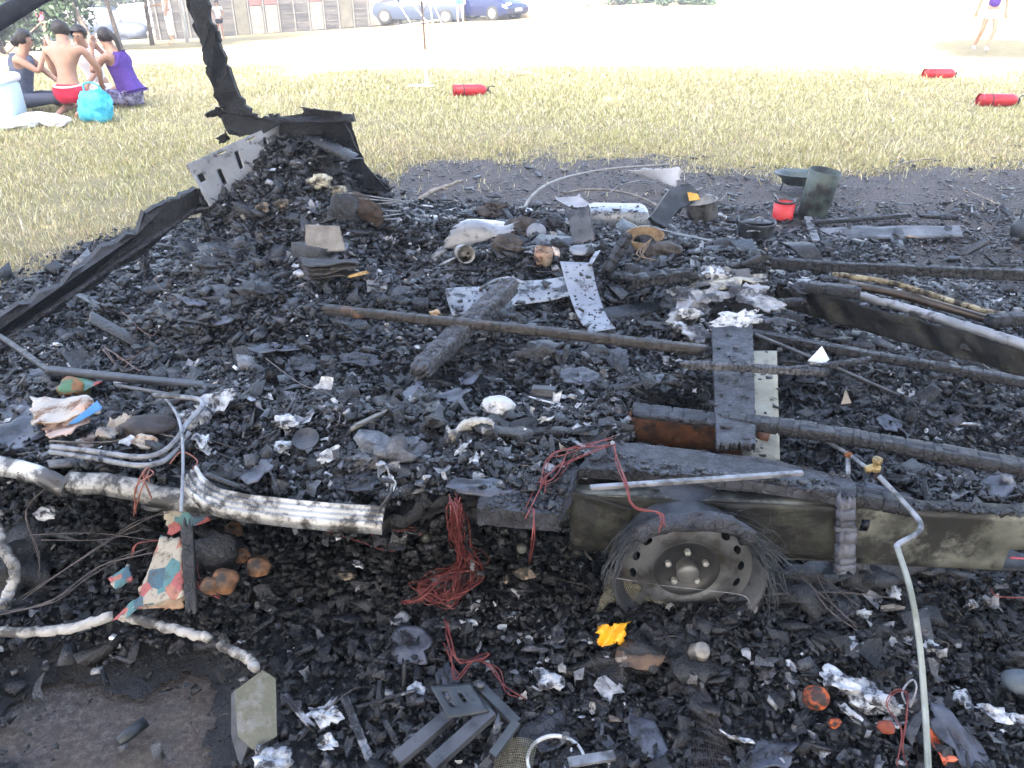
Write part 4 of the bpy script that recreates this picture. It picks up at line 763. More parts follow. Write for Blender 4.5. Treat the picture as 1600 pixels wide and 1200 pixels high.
wires('copper_wire', 'rusty wires looped round the stained trim at left', [([(215, 800, .3), (218, 760, .42), (235, 735, .44), (225, 740, .43), (240, 790, .34)], 3, 4), ([(265, 725, .43), (285, 705, .45), (308, 720, .44), (300, 735, .43)], 1, 1)], mat('rust_red_wire', (.16, .05, .03), (.28, .11, .07), 30, .6), .0022, 10)
wires('thin_wires', 'long sooty wires crossing the lower left cinders', [([(-10, 962, .12), (80, 940, .14), (160, 885, .18), (240, 853, .24)], 3, 3), ([(30, 940, .12), (130, 870, .2), (210, 820, .26), (270, 790, .34)], 2, 5), ([(90, 745, .38), (40, 800, .25), (60, 860, .15), (62, 905, .1)], 2, 4), ([(65, 830, .2), (160, 840, .2), (230, 830, .22)], 2, 8)], M_wiredk, .0018, 11)
wires('thin_wires', 'fine sooty wires looping on the floor left of the grey plate', [([(415, 560, .42), (470, 600, .44), (520, 620, .44), (530, 660, .43), (510, 668, .43)], 1, 0), ([(400, 690, .42), (440, 665, .43), (465, 610, .45)], 2, 6), ([(430, 640, .43), (500, 660, .43), (560, 670, .43)], 1, 3)], M_wiredk, .0018, 12)
wires('thin_wires', 'thin wires and grass stems on the rust brown patch at left', [([(240, 430, .38), (275, 500, .36), (200, 560, .34), (170, 540, .3)], 1, 3), ([(190, 510, .34), (240, 505, .36), (262, 480, .37)], 3, 10), ([(165, 545, .34), (185, 570, .34), (215, 575, .35)], 3, 6)], mat('rusty_stems', (.10, .06, .045), (.2, .13, .1), 30, .7), .0018, 13)
wires('thin_wires', 'a single thin wire strung across the front of the bare wheel', [([(955, 902, .22), (1030, 914, .22), (1100, 922, .21), (1160, 930, .19), (1172, 944, .16)], 1, 0)], M_rod, .0013, 14)
wires('thin_wires', 'long thin wire lying in the ash right of the wheel', [([(1190, 930, .15), (1300, 925, .16), (1400, 935, .15)], 1, 0)], M_wiredk, .0015, 15)
wires('thin_wires', 'fan of thin wires between the wheel and the cracked block', [([(1260, 890, .2), (1300, 930, .17), (1340, 960, .15)], 4, 12)], M_wiredk, .0015, 16)
wires('thin_wires', 'two thin bent wires behind the grey ribbed jar', [([(1030, 1000, .12), (1060, 985, .12), (1100, 990, .12)], 2, 5)], M_wiredk, .0015, 17)

# layered peeling boards at the head of the cross board
M_peel = mat('peeling_ash_board', (.16, .16, .165), (.40, .40, .40), 16, .85, bump=.9, bscale=45, soot=(.035, .035, .04), soot_amt=.42, soot_scale=12)
M_peelc = mat('peeling_cream_board', (.26, .24, .18), (.46, .43, .35), 12, .85, bump=.8, bscale=40, soot=(.10, .10, .105), soot_amt=.5, soot_scale=8)
for i, (px, py, z, rx, ry, tx, ty, rz, m) in enumerate(((1130, 437, .455, .20, .085, 8, 0, 5, M_peelc), (1075, 490, .45, .12, .07, 25, -10, 50, M_peel), (1105, 462, .48, .12, .045, 30, 0, 28, M_peel), (1152, 500, .475, .11, .04, 35, -8, 16, M_ash), (1190, 470, .45, .09, .06, 12, 10, -20, M_peel), (1060, 465, .44, .09, .06, 5, -5, 80, M_peelc), (1165, 452, .46, .08, .05, 20, 0, 0, M_peel), (1210, 500, .42, .08, .05, 0, 10, 10, M_charblue), (1090, 520, .44, .07, .05, 10, 0, 60, M_peel))):
    part('peeling_board', flake(P(px, py, z), rx, ry, 600 + i, .22, .006, (R(tx), R(ty), R(rz)), .7, 12, 40), m)
for i, (px, py, z) in enumerate(((1250, 452, .36), (1300, 440, .34), (1430, 500, .33), (1520, 540, .30), (1235, 500, .28), (1280, 520, .24), (1340, 545, .20), (1460, 560, .18))):
    part('burnt_crust', lump(P(px, py, z), (.05, .03, .025), 40 + i, .7, 4, 1.8), M_char if i % 2 else M_charblue)
# ---------------------------------------------------------------- sheets, cloths, boxes, pans on the heap
def FL(name, label, cat, px, py, rx, ry, m, dz=.015, seed=0, amp=.3, tilt=(0, 0, 0), z=None, **k):
    g = k.pop('group', None); c = HP(px, py, dz + .012, z); return T(name, label, cat, flake(c, rx, ry, seed, amp, tilt=tilt, **k), m, group=g)
def LU(name, label, cat, px, py, s, m, dz=.01, seed=0, rough=.35, sub=3, z=None, **k):
    g = k.pop('group', None); c = HP(px, py, dz + .012, z); return T(name, label, cat, lump(c, s, seed, rough, sub, **k), m, group=g)
def clothmat(name, cols, scale=9, seed=0, rough=.8, lines=False):
    if name in _M: return _M[name]
    m = bpy.data.materials.new(name); m.use_nodes = True; _M[name] = m; t = m.node_tree; N = t.nodes; L = t.links; b = N['Principled BSDF']; co = N.new('ShaderNodeTexCoord')
    v = N.new('ShaderNodeTexVoronoi'); v.inputs['Scale'].default_value = scale; L.new(co.outputs['Object'], v.inputs['Vector']); sp = N.new('ShaderNodeSeparateColor'); L.new(v.outputs['Color'], sp.inputs[0])
    r = N.new('ShaderNodeValToRGB'); r.color_ramp.interpolation = 'CONSTANT'; e = r.color_ramp.elements; e[0].color = (*cols[0], 1); e[1].position = 1 / len(cols); e[1].color = (*cols[1], 1)
    for i, c in enumerate(cols[2:]): q = e.new((i + 2) / len(cols)); q.color = (*c, 1)
    L.new(sp.outputs[0], r.inputs[0]); n = N.new('ShaderNodeTexNoise'); n.inputs['Scale'].default_value = scale * 2.2; n.inputs['Detail'].default_value = 8; n.inputs['Roughness'].default_value = .7; L.new(co.outputs['Object'], n.inputs['Vector'])
    r2 = N.new('ShaderNodeValToRGB'); r2.color_ramp.elements[0].position = .50; r2.color_ramp.elements[1].position = .70; r2.color_ramp.elements[0].color = (0, 0, 0, 1); r2.color_ramp.elements[1].color = (1, 1, 1, 1); L.new(n.outputs[0], r2.inputs[0])
    mx = N.new('ShaderNodeMix'); mx.data_type = 'RGBA'; L.new(r2.outputs[0], mx.inputs[0]); L.new(r.outputs[0], mx.inputs[6]); mx.inputs[7].default_value = (.05, .035, .025, 1); L.new(mx.outputs[2], b.inputs['Base Color']); b.inputs['Roughness'].default_value = rough; return m
M_cream = mat('scorched_cream_cloth', (.34, .29, .24), (.46, .42, .37), 9, .8, bump=.3, soot=(.16, .08, .04), soot_amt=.33, soot_scale=14)
M_patch = clothmat('patchwork_print', [S2((150, 82, 80)), S2((75, 115, 118)), S2((150, 142, 128)), S2((60, 88, 102)), S2((155, 105, 90)), S2((158, 152, 138))], 24)
M_greenbr = clothmat('scorched_green_cloth', [(.10, .085, .03), (.20, .10, .045), (.07, .16, .09), (.30, .24, .15)], 24)
M_blue = mat('blue_plastic', S2((60, 115, 165)), S2((80, 135, 180)), 8, .5)
M_brown = mat('scorched_brown', (.05, .028, .015), (.26, .12, .05), 16, .6, .8, bump=.5, bscale=60, soot=(.02, .015, .012), soot_amt=.4, soot_scale=12)
M_skinc = mat('smoked_translucent_film', (.16, .12, .085), (.34, .29, .23), 12, .3, .5, bump=.3, soot=(.06, .04, .03), soot_amt=.3, soot_scale=14)
T('cream_cloth', 'cream cloth with scorched edges lying in the left of the heap', 'cloth', patch(P(48, 622, .42), P(140, 620, .43), P(158, 640, .43), P(50, 668, .41), 16, 12, .004, .03, .05, seed=71, jag=.02), M_cream)
T('scorched_cloth', 'pinkish brown singed cloth folded below the cream cloth', 'cloth', patch(P(60, 655, .42), P(150, 628, .44), P(112, 678, .42), P(78, 688, .40), 14, 12, .004, .05, .05, seed=72, jag=.03), mat('singed_pink_cloth', (.30, .20, .15), (.50, .36, .29), 12, .85, bump=.4, soot=(.10, .05, .035), soot_amt=.4, soot_scale=12))
LU('scorched_cloth', 'round bundle of green and brown singed cloth above the cream cloth', 'cloth', 118, 606, (.058, .045, .035), M_greenbr, .03, 8, .35)
FL('scorched_cloth', 'pale green and pink scrap behind the green bundle', 'cloth', 138, 600, .05, .03, M_patch, .045, 9, .5)
LU('scorched_cloth', 'small dark green lump at the corner of the cream cloth', 'cloth', 70, 655, (.035, .028, .020), M_greenbr, .03, 12, .4)
T('blue_strip', 'bright blue plastic strip beside the cream cloth', 'plastic strip', patch(P(104, 664, .44), P(152, 626, .45), P(160, 638, .44), P(120, 662, .43), 14, 5, .003, .008, .05, seed=73), M_blue)
T('melted_film', 'wrinkled brownish translucent film between the cloths and chair tubes', 'plastic film', patch(P(135, 690, .41), P(168, 648, .44), P(208, 652, .44), P(180, 692, .42), 14, 12, .002, .05, .05, seed=74, jag=.03), M_skinc)
T('scorched_cloth', 'pale blue and pink scrap of cloth in front of the brown film', 'cloth', patch(P(118, 690, .41), P(160, 672, .43), P(188, 690, .42), P(130, 700, .41), 12, 8, .003, .03, .04, seed=75, jag=.04), mat('pale_pinkblue', (.30, .27, .25), (.34, .40, .42), 22, .8, bump=.3, soot=(.08, .05, .04), soot_amt=.3, soot_scale=14))
FL('paper_scrap', 'curled cream paper scrap inside the bent chair tubes', 'paper', 226, 690, .035, .022, M_cream, .03, 14, .6, tilt=(.5, .2, 0))
LU('burnt_bundle', 'dark brown burnt bundle inside the bent chair tubes', 'bundle', 225, 670, (.07, .05, .03), mat('dark_burnt_cloth', (.018, .013, .012), (.05, .036, .03), 20, .7, bump=.6), .02, 15, .5)
# patchwork plates at lower left and the black slat
pk = 'printed_board'
T(pk, 'tall triangle of pink and teal printed board leaning on the black slat', 'printed board', patch(P(252, 838, .28), P(284, 842, .28), P(290, 935, .20), P(212, 948, .17), 10, 14, .004, .012, .08, seed=81, jag=.02), M_patch)
T(pk, 'small teal and pink printed scrap left of the big triangle', 'printed board', patch(P(170, 905, .2), P(200, 880, .22), P(208, 908, .20), P(180, 922, .19), 8, 8, .004, .012, .06, seed=82, jag=.04), M_patch)
T(pk, 'teal and pink printed board just above the black slat', 'printed board', patch(P(255, 800, .33), P(322, 790, .34), P(330, 812, .31), P(262, 838, .28), 12, 8, .004, .015, .06, seed=83, jag=.04), M_patch)
T(pk, 'narrow printed strip with singed tip reaching the pale tube', 'printed board', patch(P(205, 940, .17), P(240, 925, .18), P(200, 965, .15), P(176, 968, .14), 10, 6, .003, .012, .05, seed=84, jag=.05), M_patch)
T('scorched_cloth', 'cream and brown scorched cloth under the printed triangle', 'cloth', patch(P(220, 915, .19), P(292, 915, .18), P(290, 950, .15), P(205, 952, .15), 14, 8, .004, .04, .04, seed=85, jag=.04), mat('cream_singed', (.45, .38, .30), (.25, .12, .06), 12, .8, bump=.3, soot=(.05, .03, .02), soot_amt=.3, soot_scale=12))
hb('charred_lath', 'upright black slat standing between the printed boards and the burnt onions', 'slat', (292, 822, .34), (300, 955, .17), .030, .022, M_char, crack=.08, depth=.08, seed=91)
for i, (px, py, s, l) in enumerate(((365, 828, .026, 'top round brown burnt lump right of the black slat'), (352, 908, .034, 'large brown peeling lump at the foot of the burnt pile'), (405, 885, .030, 'brown lump with an orange patch furthest right of the slat'), (378, 868, .022, 'small orange brown lump between the larger burnt lumps'), (330, 915, .026, 'dark brown lump touching the black slat'))):
    LU('burnt_onion', l, 'burnt food', px, py, (s, s * .9, s * .9), M_brown, .035, 20 + i, .3, z=.17)
LU('charred_bag', 'tall black charred bag behind the brown burnt lumps', 'bag', 345, 860, (.06, .05, .07), M_char, .06, 31, .5, z=.16)
# pale corrugated hose pieces
M_hose = mat('ash_coated_hose', (.20, .19, .17), (.44, .42, .39), 18, .8, bump=.7, bscale=50, soot=(.06, .055, .05), soot_amt=.4, soot_scale=16)
for i, (pts, r, l) in enumerate((([(-40, 985, .12), (40, 988, .12), (110, 982, .12), (176, 962, .13)], .013, 'pale ash coated hose entering from the left edge'), ([(190, 962, .14), (240, 975, .13), (290, 988, .13), (328, 998, .12)], .012, 'middle piece of pale ash coated hose below the printed boards'), ([(345, 1008, .12), (370, 1020, .12), (392, 1032, .11), (400, 1046, .11)], .012, 'short bent piece of ash coated hose beside the green metal plate'), ([(-5, 820, .22), (8, 860, .20), (24, 895, .16), (12, 930, .12), (0, 950, .11)], .014, 'upright pale bent hose at the left edge'))):
    T('ash_coated_hose', l, 'hose', tube(Q(*pts), lambda s, r=r, i=i: r * (1 + .05 * math.sin(s * 41 + i) + .05 * math.sin(s * 97)), 12, 10, wob=.0016), M_hose)
T('metal_plate', 'green grey galvanised plate with cut corners standing at bottom left', 'metal plate', plate([PL(x, y, P(400, 1110, .14), (.12, -.72, .68)) for x, y in ((366, 1080), (410, 1047), (431, 1060), (433, 1150), (395, 1172), (372, 1150))], .003), mat('greenish_galv', (.055, .062, .048), (.105, .112, .09), 6, .45, .6, metal=.25, bump=.3, bscale=50, soot=(.14, .145, .155), soot_amt=.4, soot_scale=9), smooth=False)
T('metal_plate', 'dark plate hidden behind the green grey plate at bottom left', 'metal plate', plate([PL(x, y, P(372, 1120, .09), (-.5, -.6, .6)) for x, y in ((362, 1085), (370, 1075), (388, 1165), (376, 1200), (362, 1150))], .003), M_steel, smooth=False)
T('black_can', 'small black cylinder lying on the bare soil at lower left', 'can', xf(join(lathe([(0, -.035), (.014, -.035), (.015, 0), (.014, .035), (.012, .035), (.012, -.03), (0, -.03)], 20)), TR(P(206, 1144, .014), ry=R(90), rz=R(55))), M_steeldk)
# black steel hinge arms at the bottom
ha = thing('steel_bracket', P(720, 1130, .07), 'black steel hinge bracket with two arms lying at the bottom centre', 'bracket')
def bar3(a, b, w, h, m, name, par): 
    A, B = P(*a), P(*b); d = B - A; return mk(name, xf(box((0, 0, 0), (1, 1, 1), .03), Matrix.Translation((A + B) / 2) @ d.to_track_quat('X', 'Z').to_matrix().to_4x4() @ Matrix.Diagonal((d.length, w, h, 1))), m, par, smooth=False)
bar3((620, 1188, .13), (702, 1118, .15), .030, .018, M_steel, 'arm', ha); bar3((672, 1198, .13), (768, 1112, .15), .030, .018, M_steel, 'arm', ha)
bar3((745, 1068, .16), (808, 1130, .14), .022, .012, M_steeldk, 'link_plate', ha); bar3((735, 1075, .15), (765, 1120, .14), .028, .008, M_steeldk, 'link_plate', ha); bar3((808, 1128, .145), (770, 1180, .12), .020, .010, M_steeldk, 'link_plate', ha)
mk('mounting_plate', patch(P(672, 1070, .17), P(735, 1066, .17), P(764, 1112, .16), P(700, 1122, .16), 14, 10, .004, .006, .05, holes=[(.2, .35, .2, .7), (.55, .65, .3, .6)], seed=88), M_steeldk, ha)
mk('pivot', xf(lathe([(0, 0), (.009, 0), (.009, .008), (0, .009)], 12), TR(P(751, 1072, .168))), M_steel, ha)
for i, (a, b, w, l) in enumerate((((445, 1088, .11), (485, 1135, .10), .016, 'short grey weathered stick right of the green grey plate'), ((470, 1150, .09), (520, 1095, .10), .014, 'grey stick crossing under the short stick at bottom left'), ((538, 1090, .10), (585, 1205, .07), .020, 'long split grey wood piece at the bottom left of centre'), ((555, 1105, .10), (650, 1078, .11), .008, 'thin pale splinter above the hinge bracket'), ((750, 1205, .07), (780, 1130, .09), .020, 'ash covered branch end right of the hinge bracket'), ((1230, 1060, .13), (1240, 1090, .12), .011, 'small pale upright stick left of the burnt orange'), ((1150, 1035, .12), (1168, 1050, .12), .015, 'short pale block of wood below the dark jar'))):
    T('ashy_stick', l, 'stick', beam(P(*a), P(*b), w, w * .6, crack=.05, depth=.25, seed=130 + i, ends=.02), M_ashgrey)
# pan rim and handle at the bottom
pn_ = thing('saucepan', P(862, 1205, .05), 'white rimmed burnt pan with a metal handle at the bottom edge', 'pan')
mk('bowl', xf(lathe([(0, 0), (.050, 0), (.058, .03), (.060, .034), (.062, .034), (.060, .0), (0, -.004)], 40), TR(P(868, 1206, .06))), M_steel, pn_)
mk('rim', xf(lathe([(.058, .034), (.064, .034), (.064, .041), (.058, .041), (.058, .034)], 40), TR(P(868, 1206, .06))), mat('white_enamel', (.5, .5, .48), (.66, .66, .64), 10, .5, soot=(.2, .19, .17), soot_amt=0, soot_scale=14), pn_)
bar3((888, 1192, .115), (960, 1180, .12), .022, .008, M_rod, 'handle', pn_)
# orange wrapper, burnt paper, jar, wire mesh, flask
T('orange_wrapper', 'bright orange crisp packet scrap in front of the bare wheel', 'wrapper', patch(P(932, 978, .155), P(978, 974, .16), P(974, 1006, .13), P(937, 1008, .13), 16, 12, .001, .022, .022, seed=101, jag=.07, bend=lambda a, b: .016 * math.sin(a * 7 + b * 3)), mat('orange_foil', S2((240, 160, 20)), S2((250, 185, 50)), 10, .35, bump=.2, soot=(.12, .035, .01), soot_amt=.15, soot_scale=16))
FL('burnt_paper', 'round brown burnt paper with pale corners below the orange wrapper', 'paper', 998, 1024, .058, .042, mat('browned_paper', (.045, .025, .015), (.11, .065, .038), 18, .6, bump=.5, soot=(.50, .44, .38), soot_amt=.15, soot_scale=13), .03, 41, .35)
LU('burnt_jar', 'small grey ribbed burnt jar right of the brown paper', 'jar', 1090, 1020, (.028, .024, .022), mat('jar_grey', (.07, .06, .05), (.22, .19, .16), 25, .4, .6, bump=.5, bscale=60, soot=(.03, .028, .025), soot_amt=.4, soot_scale=18), .02, 43, .12)
T('jar_lid', 'round ribbed lid lying on the grey burnt jar', 'lid', xf(lathe([(0, .006), (.012, .006), (.013, .004), (.019, .004), (.020, 0), (.020, -.004)], 24), TR(P(1097, 1016, .155), rx=R(35), ry=R(15))), mat('lid_grey', (.12, .11, .10), (.28, .26, .23), 30, .5))
def netting(name, label, cat, A, B, C, D, nu, nv, r, m, seed, fold):
    A, B, C, D = map(Vector, (A, B, C, D)); g = []
    def S(u, v):
        q = A.lerp(B, u).lerp(D.lerp(C, u), v); return q + Vector((vn3(np.array(q[:]) + seed, .05, seed) * fold * .5, 0, fold * math.sin(u * 3.1) * (1 - .3 * v) + vn3(np.array(q[:]) * 1.3, .04, seed + 2) * fold))
    for i in range(nu + 1): g.append(tube([S(i / nu, v) for v in np.linspace(0, 1, 10)], r, 3, 1))
    for j in range(nv + 1): g.append(tube([S(u, j / nv) for u in np.linspace(0, 1, 16)], r, 3, 1))
    return T(name, label, cat, join(*g), m)
M_net = mat('smoked_mesh_wire', (.16, .15, .10), (.34, .32, .24), 40, .5, metal=.3)
netting('wire_mesh', 'crumpled yellowish wire mesh in front of the wheel', 'wire mesh', P(955, 892, .20), P(1000, 918, .17), P(985, 945, .12), P(932, 958, .12), 18, 18, .0006, M_net, 3, .03)
netting('wire_mesh', 'tail of wire mesh lying flat right of the crumpled mesh', 'wire mesh', P(985, 915, .17), P(1040, 920, .15), P(1052, 950, .12), P(1000, 940, .12), 18, 9, .0006, M_net, 5, .02)
netting('wire_mesh', 'dark square netting lying at the lower centre edge', 'wire mesh', P(1075, 1030, .12), P(1110, 1090, .12), P(1150, 1200, .10), P(1080, 1200, .10), 16, 12, .0005, M_wiredk, 7, .006)
netting('wire_mesh', 'greenish wire netting at the bottom between bracket and pan', 'wire mesh', P(780, 1160, .10), P(840, 1160, .10), P(830, 1210, .09), P(770, 1210, .08), 20, 14, .0006, M_net, 9, .015)
# oranges and bright scraps at lower right
M_or = mat('scorched_orange', S2((165, 62, 22)), S2((180, 88, 30)), 12, .6, .8, bump=.5, bscale=70, soot=(.022, .013, .010), soot_amt=.47, soot_scale=24)
LU('burnt_orange', 'round scorched orange beside the pale ash at lower right', 'fruit', 1275, 1090, (.030, .027, .027), M_or, .03, 51, .12, z=.14)
LU('orange_scrap', 'small bright orange scrap right below the scorched orange', 'scrap', 1303, 1130, (.013, .010, .008), M_or, .015, 52, .4, z=.12)
LU('orange_scrap', 'dark red glowing scrap in a hollow of the white ash', 'scrap', 1385, 1136, (.017, .014, .012), mat('dark_red_scrap', (.16, .03, .015), (.30, .07, .03), 20, .7, bump=.5), .012, 53, .4, z=.12)
T('orange_cloth', 'ragged orange cloth scrap beside the pipe at the bottom right', 'cloth', patch(P(1448, 1138, .14), P(1465, 1140, .14), P(1494, 1196, .12), P(1470, 1200, .12), 8, 16, .004, .03, .04, seed=111, jag=.04), mat('orange_cloth', S2((215, 90, 55)), S2((235, 125, 85)), 15, .8, soot=(.06, .03, .02), soot_amt=.3, soot_scale=20))
T('red_box', 'small bright red box at the right edge', 'box', xf(box((0, 0, 0), (.06, .03, .025), .004), TR(P(1598, 882, .21), rz=R(-8))), mat('red_plastic', S2((200, 30, 30)), S2((225, 45, 40)), 8, .4, soot=(.05, .01, .01), soot_amt=0, soot_scale=16))
LU('blue_stone', 'dull blue grey lump at the lower right edge', 'lump', 1592, 1065, (.035, .03, .025), mat('dull_bluegrey', (.05, .065, .08), (.09, .11, .13), 12, .6, bump=.4), .015, 54, .15, z=.13)
# white ash and melted lumps, one by one
ASH = [(1310,1062,.030,'ragged white ash crust right of the scorched orange'),(1345,1075,.034,'thick white ash crust above the dark hollow'),(1370,1095,.030,'brightest lump of white ash at lower right'),(1405,1120,.026,'grey white ash beside the pink wire loop'),(1330,1115,.022,'long white ash curl under the thick crust'),(1430,1100,.022,'grey ash lump leaning on the tall pipe'),(1500,1090,.022,'feathery white ash right of the tall pipe'),(1550,1112,.024,'streak of white ash near the right edge'),(1590,1128,.020,'white ash at the right edge below the blue lump'),
 (1150,1150,.026,'crumpled pale foil near the bottom right of centre'),(1278,1165,.020,'grey crumpled scrap below the scorched orange'),(1455,1010,.014,'small white flake beside the tall pipe'),(1235,1040,.010,'tiny bent white flake above the pale upright stick'),
 (870,990,.024,'grey crumpled metal left of the orange wrapper'),(862,1065,.020,'long pale melted drip below the grey crumpled metal'),(850,1050,.018,'round pale flake beside the melted drip'),(800,960,.012,'pale bent metal clip in the dark ash'),(730,975,.018,'pale feathery ash by the copper loops'),
 (505,1115,.030,'large white ash lump at bottom left'),(510,1160,.018,'white ash below the large lump at bottom left'),(425,1190,.026,'crumpled white foil under the green grey plate'),(620,965,.020,'grey peeled strip left of the copper wire tail'),(275,1010,.014,'small grey foil square above the bare soil'),(650,1078,.016,'pale torn flake above the hinge bracket'),
 (378,1000,.012,'white flake by the short hose piece'),(340,625,.038,'large white ash sheet right of the chair tubes'),(305,655,.030,'white ash crust behind the bent chair tubes'),(315,685,.028,'grey white ash lump under the large ash sheet'),(320,700,.020,'bright white knob at the foot of the ash lump'),
 (450,660,.022,'pale crumbling ash on the floor left of centre'),(480,690,.024,'grey ash ring beside the round dark plate'),(515,710,.026,'white melted metal curl above the curved trim'),(440,700,.020,'white ash left of the melted curl'),(540,690,.018,'small grey ash heap above the trim'),(600,735,.022,'pale torn metal at the end of the curved trim'),(585,700,.02,'white crumbs of ash in the black heap'),
 (610,755,.018,'thin curl of pale metal behind the trim end'),(840,655,.026,'grey white ash heap right of the bright pot'),(870,640,.018,'small pale ash below the grey box'),(940,630,.018,'grey crumpled scrap left of the rusty tube'),(985,645,.018,'thin white flakes standing by the rusty tube'),(905,735,.020,'pale ash knot among the copper strands'),(720,700,.020,'cream melted scrap below the curled shell'),(740,715,.016,'pale scrap in front of the curled shell'),
 (1075,490,.030,'pale grey peeled board left of the cross board'),(1100,465,.034,'large flap of light grey ash at the head of the cross board'),(1150,495,.045,'bright curled sheet of ash on top of the cross board'),(1120,430,.045,'creamy ash layer behind the peeled sheets'),(1195,438,.020,'bright white ash scrap left of the charred stub'),(1180,455,.024,'grey crust between the creamy ash and the stub'),(1060,510,.024,'grey ash flakes left of the bright curled sheet'),
 (1030,640,.016,'thin pale flake by the mouth of the rusty tube'),(500,285,.040,'pale yellow foam lump on top of the rear mound'),(525,300,.034,'cream coloured foam beside the wire rack'),(470,260,.022,'grey ash patch high on the rear mound'),(440,320,.034,'brown straw like stuffing on the rear mound'),(410,325,.03,'pale tan stuffing left of the straw like lump'),(600,345,.022,'grey crumpled scrap below the wire rack'),
 (650,403,.016,'white curled flake in the middle back of the heap'),(590,425,.018,'pale feathery flake right of the burnt book'),(515,430,.016,'small white tangle under the burnt book'),(860,450,.012,'pale chip on the wide aluminium strip'),(830,470,.014,'grey chip behind the long batten'),(945,415,.02,'grey flat chip right of the upright strip'),(985,420,.020,'white chip beside the charred log'),(1065,455,.024,'white crumbs at the end of the charred log'),
 (145,560,.018,'pale ring shaped scrap above the dark bar at left'),(75,540,.018,'white tuft of ash at the far left'),(120,580,.016,'grey scrap at the left end of the dark bar'),(420,620,.014,'small white tuft at the right end of the dark bar'),(1505,600,.018,'white folded scrap at right between the beams'),(1405,618,.016,'bright white bracket at the end of the thin rod'),(1290,475,.012,'pale chip on the mossy rail'),(1260,940,.016,'white chip in the ash right of the wheel'),(1345,960,.022,'white ash edge of the cracked block'),(1330,1005,.016,'small white flake below the cracked block'),(1395,925,.022,'long pale peeled flake below the hanging slat'),(1520,945,.016,'white crumbs near the right edge of the ash'),(1490,1000,.02,'grey feathery ash right of the tall pipe top'),(130,830,.026,'grey torn foil below the trim at left'),(75,800,.024,'pale torn foil under the left trim'),(60,890,.018,'grey chip above the left hose'),(790,905,.012,'thin pale strip right of the wire tangle'),(820,895,.020,'white ash crust right of the wire tangle'),(905,880,.014,'pale round chip left of the wheel'),(560,880,.016,'white crumbs under the floor edge'),(540,900,.018,'grey white crumbs left of the wire tangle')]
brightw = ('white', 'bright', 'cream', 'pale')
for i, (px, py, s, l) in enumerate(ASH):
    s *= 1.55 if py > 600 and py < 760 or py > 1000 else 1.25
    if 'foam' in l: m = mat('scorched_foam', (.30, .27, .19), (.52, .49, .38), 14, .9, bump=.7, bscale=40, soot=(.06, .05, .04), soot_amt=.4, soot_scale=12)
    elif 'straw' in l or 'tan' in l: m = mat('singed_stuffing', (.14, .10, .07), (.36, .29, .21), 26, .9, bump=.9, bscale=60, soot=(.03, .025, .02), soot_amt=.5, soot_scale=18)
    elif any(w in l for w in brightw): m = M_ash
    else: m = M_ashgrey
    cat = 'foam' if 'foam' in l else 'stuffing' if 'stuffing' in l or 'straw' in l else 'foil' if 'foil' in l else 'metal scrap' if ('metal' in l or 'clip' in l) else 'ash'
    nm = {'foam': 'foam_lump', 'stuffing': 'burnt_stuffing', 'foil': 'crumpled_foil', 'metal scrap': 'melted_metal', 'ash': 'ash_flake'}[cat]; rg = random.Random(i)
    if i % 3 == 2 and cat not in ('foam', 'stuffing'): LU(nm, l, cat, px, py, (s * .9, s * .6, s * .5), m, s * .35, 200 + i, .8, 3, freq=1.8)
    else: FL(nm, l, cat, px, py, s * rg.uniform(.9, 1.2), s * rg.uniform(.45, .75), m, s * .55, 200 + i, rg.uniform(.4, .8), tilt=(rg.uniform(-.2, .7), rg.uniform(-.4, .4), rg.uniform(0, 6)), jag=.75, seg=26, rings=8) if cat not in ('foam', 'stuffing') else LU(nm, l, cat, px, py, (s, s * .7, s * .6), m, s * .3, 200 + i, .6, 4, freq=2)
# charred boards and blocks, one by one
BLK = [(1312,965,.05,.035,'cracked charred block with a white edge right of the wheel'),(1358,985,.035,.03,'cracked charcoal block right of the white edged block'),(690,432,.05,.018,'flat charred board piece behind the long batten'),(600,455,.05,.016,'dark splinter of board below the burnt book'),(860,520,.05,.03,'flat charred board scrap in front of the long batten'),(640,405,.04,.02,'black shard beside the white curled flake'),
 (190,530,.035,.03,'square grey black slab at left above the dark bar'),(158,525,.02,.03,'upright charred stump at left'),(232,440,.015,.04,'thin charred stump behind the left slab'),(215,575,.03,.02,'grey slab resting above the dark bar'),(650,740,.045,.02,'brown black board leaning left of the curled shell'),(690,730,.035,.015,'narrow charred board right of the brown black board'),(100,840,.045,.03,'ridged charred block at left below the trim'),(170,855,.03,.02,'small ridged charcoal block right of the ridged block'),(660,1030,.03,.03,'blocky charcoal left of the copper loops'),(800,930,.05,.012,'row of black cubes of cracked wood in the dark ash'),(770,310,.05,.03,'charred box remains behind the dented grey sheet'),(1520,640,.05,.02,'flat grey slab at right between the bearers'),(1350,635,.05,.03,'fan of charred fibres below the pale triangle'),(280,1020,.03,.02,'black flat chip near the bare soil')]
for i, (px, py, a, b, l) in enumerate(BLK):
    c = HP(px, py) + Vector((0, 0, .012)); ang = random.Random(i * 3).uniform(-.9, .9); d = Vector((math.cos(ang), math.sin(ang) * .7, random.Random(i).uniform(-.1, .35))) * a
    if 'stump' in l: d = Vector((.01, 0, .05 + b))
    T('charred_block', l, 'charred wood', beam(c - d * .9 + Vector((0, 0, .01)), c + d, b * 1.3, b * .55, crack=.016, depth=.3, seed=300 + i, ends=.03), M_char if i % 3 else M_charblue)
